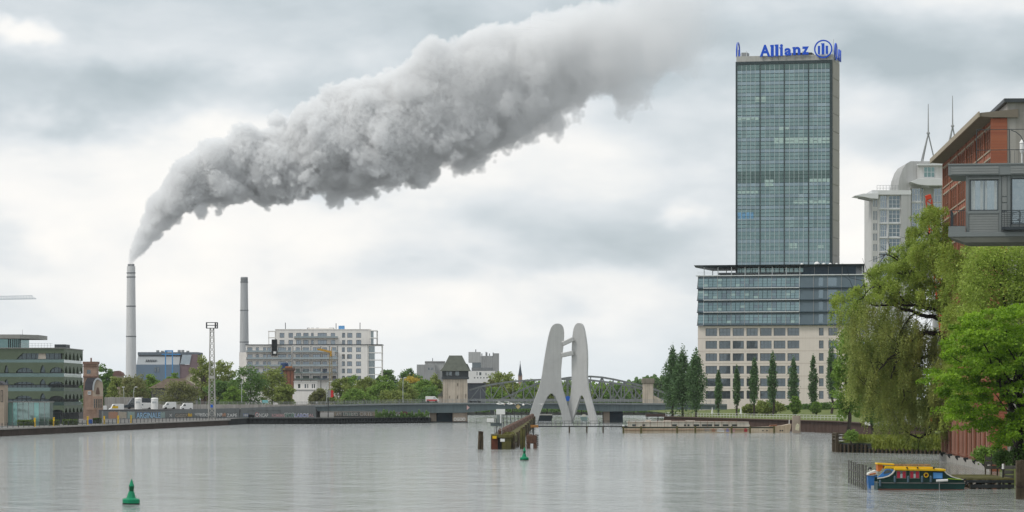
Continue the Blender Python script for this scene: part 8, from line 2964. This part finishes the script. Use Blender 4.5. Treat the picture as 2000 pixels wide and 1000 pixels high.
def smoke_plume():
    rng = np.random.default_rng(11)
    # photo px, py of the axis, half thickness px
    ax = np.array([
        (256, 519, 6), (259, 506, 9), (266, 490, 15), (277, 470, 21), (292, 446, 29), (312, 418, 38), (338, 386, 50), (370, 360, 62), (410, 342, 72),
        (460, 326, 76), (520, 312, 82), (585, 298, 90), (650, 284, 102), (720, 266, 110), (790, 242, 118), (860, 216, 124), (930, 190, 126),
        (1000, 158, 122), (1070, 128, 112), (1140, 104, 100), (1210, 92, 96), (1270, 70, 96), (1340, 44, 100), (1400, 14, 104), (1460, -10, 104)], float)
    seg = np.hypot(np.diff(ax[:, 0]), np.diff(ax[:, 1]))
    s = np.concatenate([[0], np.cumsum(seg)])
    ax[:, 2] *= np.interp(ax[:, 0], [256, 330, 480, 700, 1400], [1.0, 1.0, 1.02, 1.12, 1.15])
    pts, rad = [], []
    t = 0.0
    while t < s[-1]:
        px, py, r = (np.interp(t, s, ax[:, i]) for i in range(3))
        pts.append((px, 0.0, py))
        rad.append(r * 0.84)
        for k in range(3):                       # uneven swellings either side of the axis
            a = rng.uniform(0, 2 * np.pi)
            q_ = r * rng.uniform(0.3, 0.62)
            pts.append((px + rng.normal() * 0.1 * r, q_ * np.sin(a), py + q_ * np.cos(a)))
            rad.append(r * rng.uniform(0.30, 0.52))
        t += max(1.5, r * 0.22)
    for px, py, r in ((1222, 200, 34), (1235, 165, 46), (1205, 150, 44), (1226, 228, 13), (1060, 225, 52), (1030, 250, 40), (655, 380, 20), (664, 398, 7), (395, 405, 22), (425, 415, 8), (900, 318, 26), (770, 350, 28)):
        pts.append((px, rng.uniform(-20, 20), py))
        rad.append(r)
    pts, rad = np.array(pts), np.array(rad)
    w = np.stack([(pts[:, 0] - 256) * UC, pts[:, 1] * UC, (519 - pts[:, 2]) * UC], 1)
    rw = rad * UC
    out_p, out_r = [], []
    for x0, x1, g, pr in ((-8, 26, 0.7, 1.1), (26, 75, 1.0, 1.25), (75, 440, SMOKE_G, SMOKE_G * 1.2)):
        sel = (w[:, 0] + rw * 1.8 > x0) & (w[:, 0] - rw * 1.8 < x1)
        cw, cr = w[sel], rw[sel]
        lo, hi = (cw - cr[:, None] * 1.7).min(0), (cw + cr[:, None] * 1.7).max(0)
        lo[0], hi[0] = max(lo[0], x0), min(hi[0], x1)
        hi[2] = min(hi[2], 232)
        n = np.maximum(((hi - lo) / g).astype(int), 1)
        best = np.full(tuple(n), -99.0, np.float32)      # signed depth inside the union of swellings
        rloc = np.zeros(tuple(n), np.float32)
        for c, r in zip(cw, cr):                           # splat every swelling into its own window
            a = np.clip(((c - r * 1.6 - lo) / g).astype(int), 0, n)
            b = np.clip(((c + r * 1.6 - lo) / g).astype(int) + 1, 0, n)
            if (b <= a).any():
                continue
            gx, gy, gz = (lo[i] + (np.arange(a[i], b[i]) + 0.5) * g - c[i] for i in range(3))
            dd = r - np.sqrt(gx[:, None, None] ** 2 + gy[None, :, None] ** 2 + gz[None, None, :] ** 2)
            sl = tuple(slice(a[i], b[i]) for i in range(3))
            rel = dd
            m_ = rel > best[sl]
            best[sl][m_] = rel[m_]
            rloc[sl][m_] = r
        idx = np.argwhere(best > -0.55 * np.maximum(rloc, 0.5))
        d = best[tuple(idx.T)]
        R = rloc[tuple(idx.T)]
        p = lo + (idx + 0.5 + rng.uniform(-0.3, 0.3, idx.shape)) * g
        shell = d < R * 0.75
        q = p[shell]
        Rs = R[shell]
        sw = np.stack([value_noise(q, 24.0, 5), value_noise(q, 24.0, 6), value_noise(q, 24.0, 7)], 1) * 2 - 1
        q = q + sw * np.minimum(Rs, 16.0)[:, None] * 0.35
        ds = np.zeros(len(q), np.float32)
        for k, (size, amp) in enumerate(((36.0, 0.42), (19.0, 0.46), (9.0, 0.26), (4.2, 0.15), (2.0, 0.15))):
            if size < g * 1.4:
                continue
            kk = np.clip((Rs - size * 0.2) / (size * 0.6), 0, 1)
            ds += (0.50 - worley(q, size, 20 + 3 * k)) * size * amp * kk
        fb = sum((value_noise(q, sz, 40 + i) - 0.5) * a_ for i, (sz, a_) in enumerate(((14.0, 1.0), (6.5, 0.7), (3.0, 0.5), (1.6, 0.4))))
        # the underside is torn, the top is rounded
        low = np.clip(0.5 - (q[:, 2] - np.interp(q[:, 0], (ax[:, 0] - 256) * UC, (519 - ax[:, 1]) * UC)) / np.maximum(np.interp(q[:, 0], (ax[:, 0] - 256) * UC, ax[:, 2] * UC), 1.0), 0.15, 1.0)
        ds += fb * np.minimum(Rs, 12.0) * 0.7 * low ** 1.5
        d = d.copy()
        d[shell] += ds
        e = d / (0.13 * np.minimum(R, 24.0) + 0.8)
        keep = rng.uniform(0, 1, len(d)) < np.clip(e, 0, 1) ** 1.3
        keep &= (p[:, 0] >= x0) & (p[:, 0] < x1)
        out_p.append(p[keep])
        out_r.append(np.where(e[keep] > 0.9, pr, pr * rng.uniform(0.85, 1.15, keep.sum())))
    w, rw = np.concatenate(out_p), np.concatenate(out_r)
    me = bpy.data.meshes.new('smoke_plume')
    me.vertices.add(len(w))
    me.vertices.foreach_set('co', w.astype(np.float32).ravel())
    at = me.attributes.new('rad', 'FLOAT', 'POINT')
    at.data.foreach_set('value', rw.astype(np.float32))
    me.update()
    print('smoke points', len(w))
    o = inst('smoke_plume', me, None, (X(256, YC), YC, Z(519, YC)))
    ng = bpy.data.node_groups.new('smoke_volume', 'GeometryNodeTree')
    ng.interface.new_socket('Geometry', in_out='INPUT', socket_type='NodeSocketGeometry')
    ng.interface.new_socket('Geometry', in_out='OUTPUT', socket_type='NodeSocketGeometry')
    N, L = ng.nodes, ng.links
    gi, go = N.new('NodeGroupInput'), N.new('NodeGroupOutput')
    m2p = N.new('GeometryNodeMeshToPoints')
    na = N.new('GeometryNodeInputNamedAttribute')
    na.data_type = 'FLOAT'
    na.inputs['Name'].default_value = 'rad'
    p2v = N.new('GeometryNodePointsToVolume')
    p2v.resolution_mode = 'VOXEL_SIZE'
    p2v.inputs['Voxel Size'].default_value = SMOKE_VOX
    p2v.inputs['Density'].default_value = 1.0
    sm = N.new('GeometryNodeSetMaterial')
    L.new(gi.outputs[0], m2p.inputs['Mesh'])
    L.new(m2p.outputs[0], p2v.inputs['Points'])
    L.new(na.outputs[0], p2v.inputs['Radius'])
    L.new(p2v.outputs[0], sm.inputs['Geometry'])
    L.new(sm.outputs[0], go.inputs[0])
    m = bpy.data.materials.new('smoke')
    m.use_nodes = True
    MN, ML = m.node_tree.nodes, m.node_tree.links
    MN.remove(MN['Principled BSDF'])
    pv = MN.new('ShaderNodeVolumePrincipled')
    pv.inputs['Color'].default_value = SMOKE_COL
    pv.inputs['Density Attribute'].default_value = ''
    vi = MN.new('ShaderNodeVolumeInfo')
    tc = MN.new('ShaderNodeTexCoord')
    sx = MN.new('ShaderNodeSeparateXYZ')
    ML.new(tc.outputs['Object'], sx.inputs[0])
    fall = MN.new('ShaderNodeMapRange')       # thins out as it drifts
    fall.interpolation_type = 'SMOOTHSTEP'
    fall.inputs[1].default_value = 0.0
    fall.inputs[2].default_value = 380.0
    fall.inputs[3].default_value = SMOKE_DENS[0]
    fall.inputs[4].default_value = SMOKE_DENS[1]
    ML.new(sx.outputs[0], fall.inputs[0])
    a = MN.new('ShaderNodeMath')
    a.operation = 'MULTIPLY'
    ML.new(vi.outputs['Density'], a.inputs[0])
    ML.new(fall.outputs[0], a.inputs[1])
    end = MN.new('ShaderNodeMapRange')        # and dissolves at its far end
    end.interpolation_type = 'SMOOTHSTEP'
    end.inputs[1].default_value = 436.0
    end.inputs[2].default_value = 320.0
    end.inputs[3].default_value = 0.0
    end.inputs[4].default_value = 1.0
    ML.new(sx.outputs[0], end.inputs[0])
    b = MN.new('ShaderNodeMath')
    b.operation = 'MULTIPLY'
    ML.new(a.outputs[0], b.inputs[0])
    ML.new(end.outputs[0], b.inputs[1])
    ML.new(b.outputs[0], pv.inputs['Density'])
    ML.new(pv.outputs[0], MN['Material Output'].inputs['Volume'])
    sm.inputs['Material'].default_value = m
    me.materials.append(m)
    md = o.modifiers.new('volume', 'NODES')
    md.node_group = ng
    return tag(o, 'long billowing white smoke plume drifting right from the tall chimney', 'smoke', kind='stuff')


SMOKE_DENS = (0.38, 0.07)
SMOKE_COL = (0.991, 0.994, 0.996, 1)
SMOKE_G, SMOKE_VOX = 1.6, 0.8
smoke_plume()
# ------------------------------------------------------------------ damp air between us and the far bank
hz = MB().box(-3600, 3600, -320, 5100, -5.0, 352.0).build('haze', [])
hm = bpy.data.materials.new('haze_air')
hm.use_nodes = True
hm.node_tree.nodes.remove(hm.node_tree.nodes['Principled BSDF'])
hv = hm.node_tree.nodes.new('ShaderNodeVolumePrincipled')
hv.inputs['Color'].default_value = (0.93, 0.96, 1.0, 1)
hv.inputs['Density'].default_value = 2.2e-5
hv.inputs['Density Attribute'].default_value = ''
hm.node_tree.links.new(hv.outputs[0], hm.node_tree.nodes['Material Output'].inputs['Volume'])
hz.data.materials.append(hm)
tag(hz, 'thin pale haze over the river and the far bank', kind='stuff')
# ------------------------------------------------------------------ pieces that belong to a part of their thing
SUBS = [
    ('houseboat', 'window_pane', 'window_frame'), ('houseboat', 'curtain', 'window_frame'), ('houseboat', 'lace', 'window_frame'), ('houseboat', 'porthole_glass', 'porthole_ring'),
    ('houseboat', 'roof_strap', 'roof'), ('houseboat', 'roof_plank', 'upper_roof'), ('houseboat', 'boot_stripe', 'hull'), ('houseboat', 'rub_rail', 'hull'),
    ('bay_house', 'curtain', 'window'), ('bay_house', 'baluster', 'balcony_rail'), ('bay_house', 'balcony_bar', 'balcony_floor'), ('bay_house', 'balcony_upright', 'balcony_floor'),
    ('bay_house', 'fascia_board', 'roof_slab'), ('bay_house', 'roof_edge', 'roof_slab'), ('bay_house', 'siding_board', 'front_wall'), ('bay_house', 'inset_panel', 'front_wall'), ('bay_house', 'railing_bracket', 'terrace_railing'),
    ('apartment_building', 'balcony_glass', 'balcony_slab'), ('apartment_building', 'roof_unit', 'roof_edge'), ('apartment_building', 'roof_pole', 'roof_edge'), ('apartment_building', 'roof_container', 'roof_edge'),
    ('office_block', 'penthouse_joint', 'penthouse'), ('office_block', 'canopy_post', 'canopy'), ('office_block', 'roof_dome', 'canopy'), ('office_block', 'course_joint', 'stone_wall'),
    ('office_building', 'penthouse_column', 'penthouse'), ('office_building', 'penthouse_roof', 'penthouse'), ('office_building', 'roof_railing', 'roof_edge'),
    ('bridge_tower', 'dormer', 'roof'), ('bridge_tower', 'annex_roof', 'annex'), ('bridge_tower', 'pilaster_strip', 'shaft'), ('bridge_tower', 'window', 'timber_storey'),
    ('chimney', 'ring_platform', 'shaft'), ('chimney', 'collar', 'shaft'), ('chimney', 'flue', 'shaft'), ('brick_house', 'cornice', 'tower'), ('brick_house', 'gable_rim', 'gable'), ('brick_house', 'brick_base', 'gable'),
    ('road_bridge', 'railing_post', 'handrail'), ('road_bridge', 'graffiti', 'pier'), ('houseboat_barge', 'cabin_roof', 'cabin'), ('houseboat_barge', 'window', 'cabin'), ('houseboat_barge', 'porthole', 'hull'),
    ('houseboat_barge', 'graffiti', 'hull'), ('houseboat_barge', 'rub_rail', 'hull'), ('houseboat_barge', 'boot_stripe', 'hull'), ('cargo_barge', 'window', 'wheelhouse'), ('residential_tower', 'canopy_rib', 'canopy_wing'),
    ('traffic_sign', 'red_field', 'plate'), ('brick_warehouse', 'gutter', 'eaves'), ('brick_warehouse', 'roof_edge', 'attic'), ('office_tower', 'roof_plant', 'roof'), ('walkway', 'railing_post', 'handrail'),
    ('stone_pylon', 'ivy', 'head'), ('gantry_crane', 'runway_beam', 'bridge_beam'), ('floodlight_mast', 'floodlight', 'platform')]
base = lambda o: o.name.split('.')[0]
mid = lambda o: o.location + sum((Vector(c) for c in o.bound_box), Vector()) / 8.0
for t in [o for o in list(SC.objects) if o.parent is None and o.type == 'EMPTY' and o.location.x == 0 and o.location.y == 0 and o.children]:
    pts_ = [k.location + Vector(c) for k in t.children for c in k.bound_box]      # bring the Empty to the foot of its thing
    ctr = Vector(((min(p.x for p in pts_) + max(p.x for p in pts_)) / 2, (min(p.y for p in pts_) + max(p.y for p in pts_)) / 2, 0))
    t.location = t.location + ctr
    for k in t.children:
        k.location = k.location - ctr
for t in [o for o in list(SC.objects) if o.parent is None and o.type == 'EMPTY']:
    kids = list(t.children)
    for tn, cn, pn in SUBS:
        if base(t) != tn:
            continue
        ps = [k for k in kids if base(k) == pn]
        if not ps:
            continue
        cs_ = [(p, mid(p)) for p in ps]
        for k in kids:
            if base(k) == cn and k.parent == t:
                mk = mid(k)
                p = min(cs_, key=lambda q: (q[1] - mk).length)[0]
                k.parent = p
                k.location = k.location - p.location
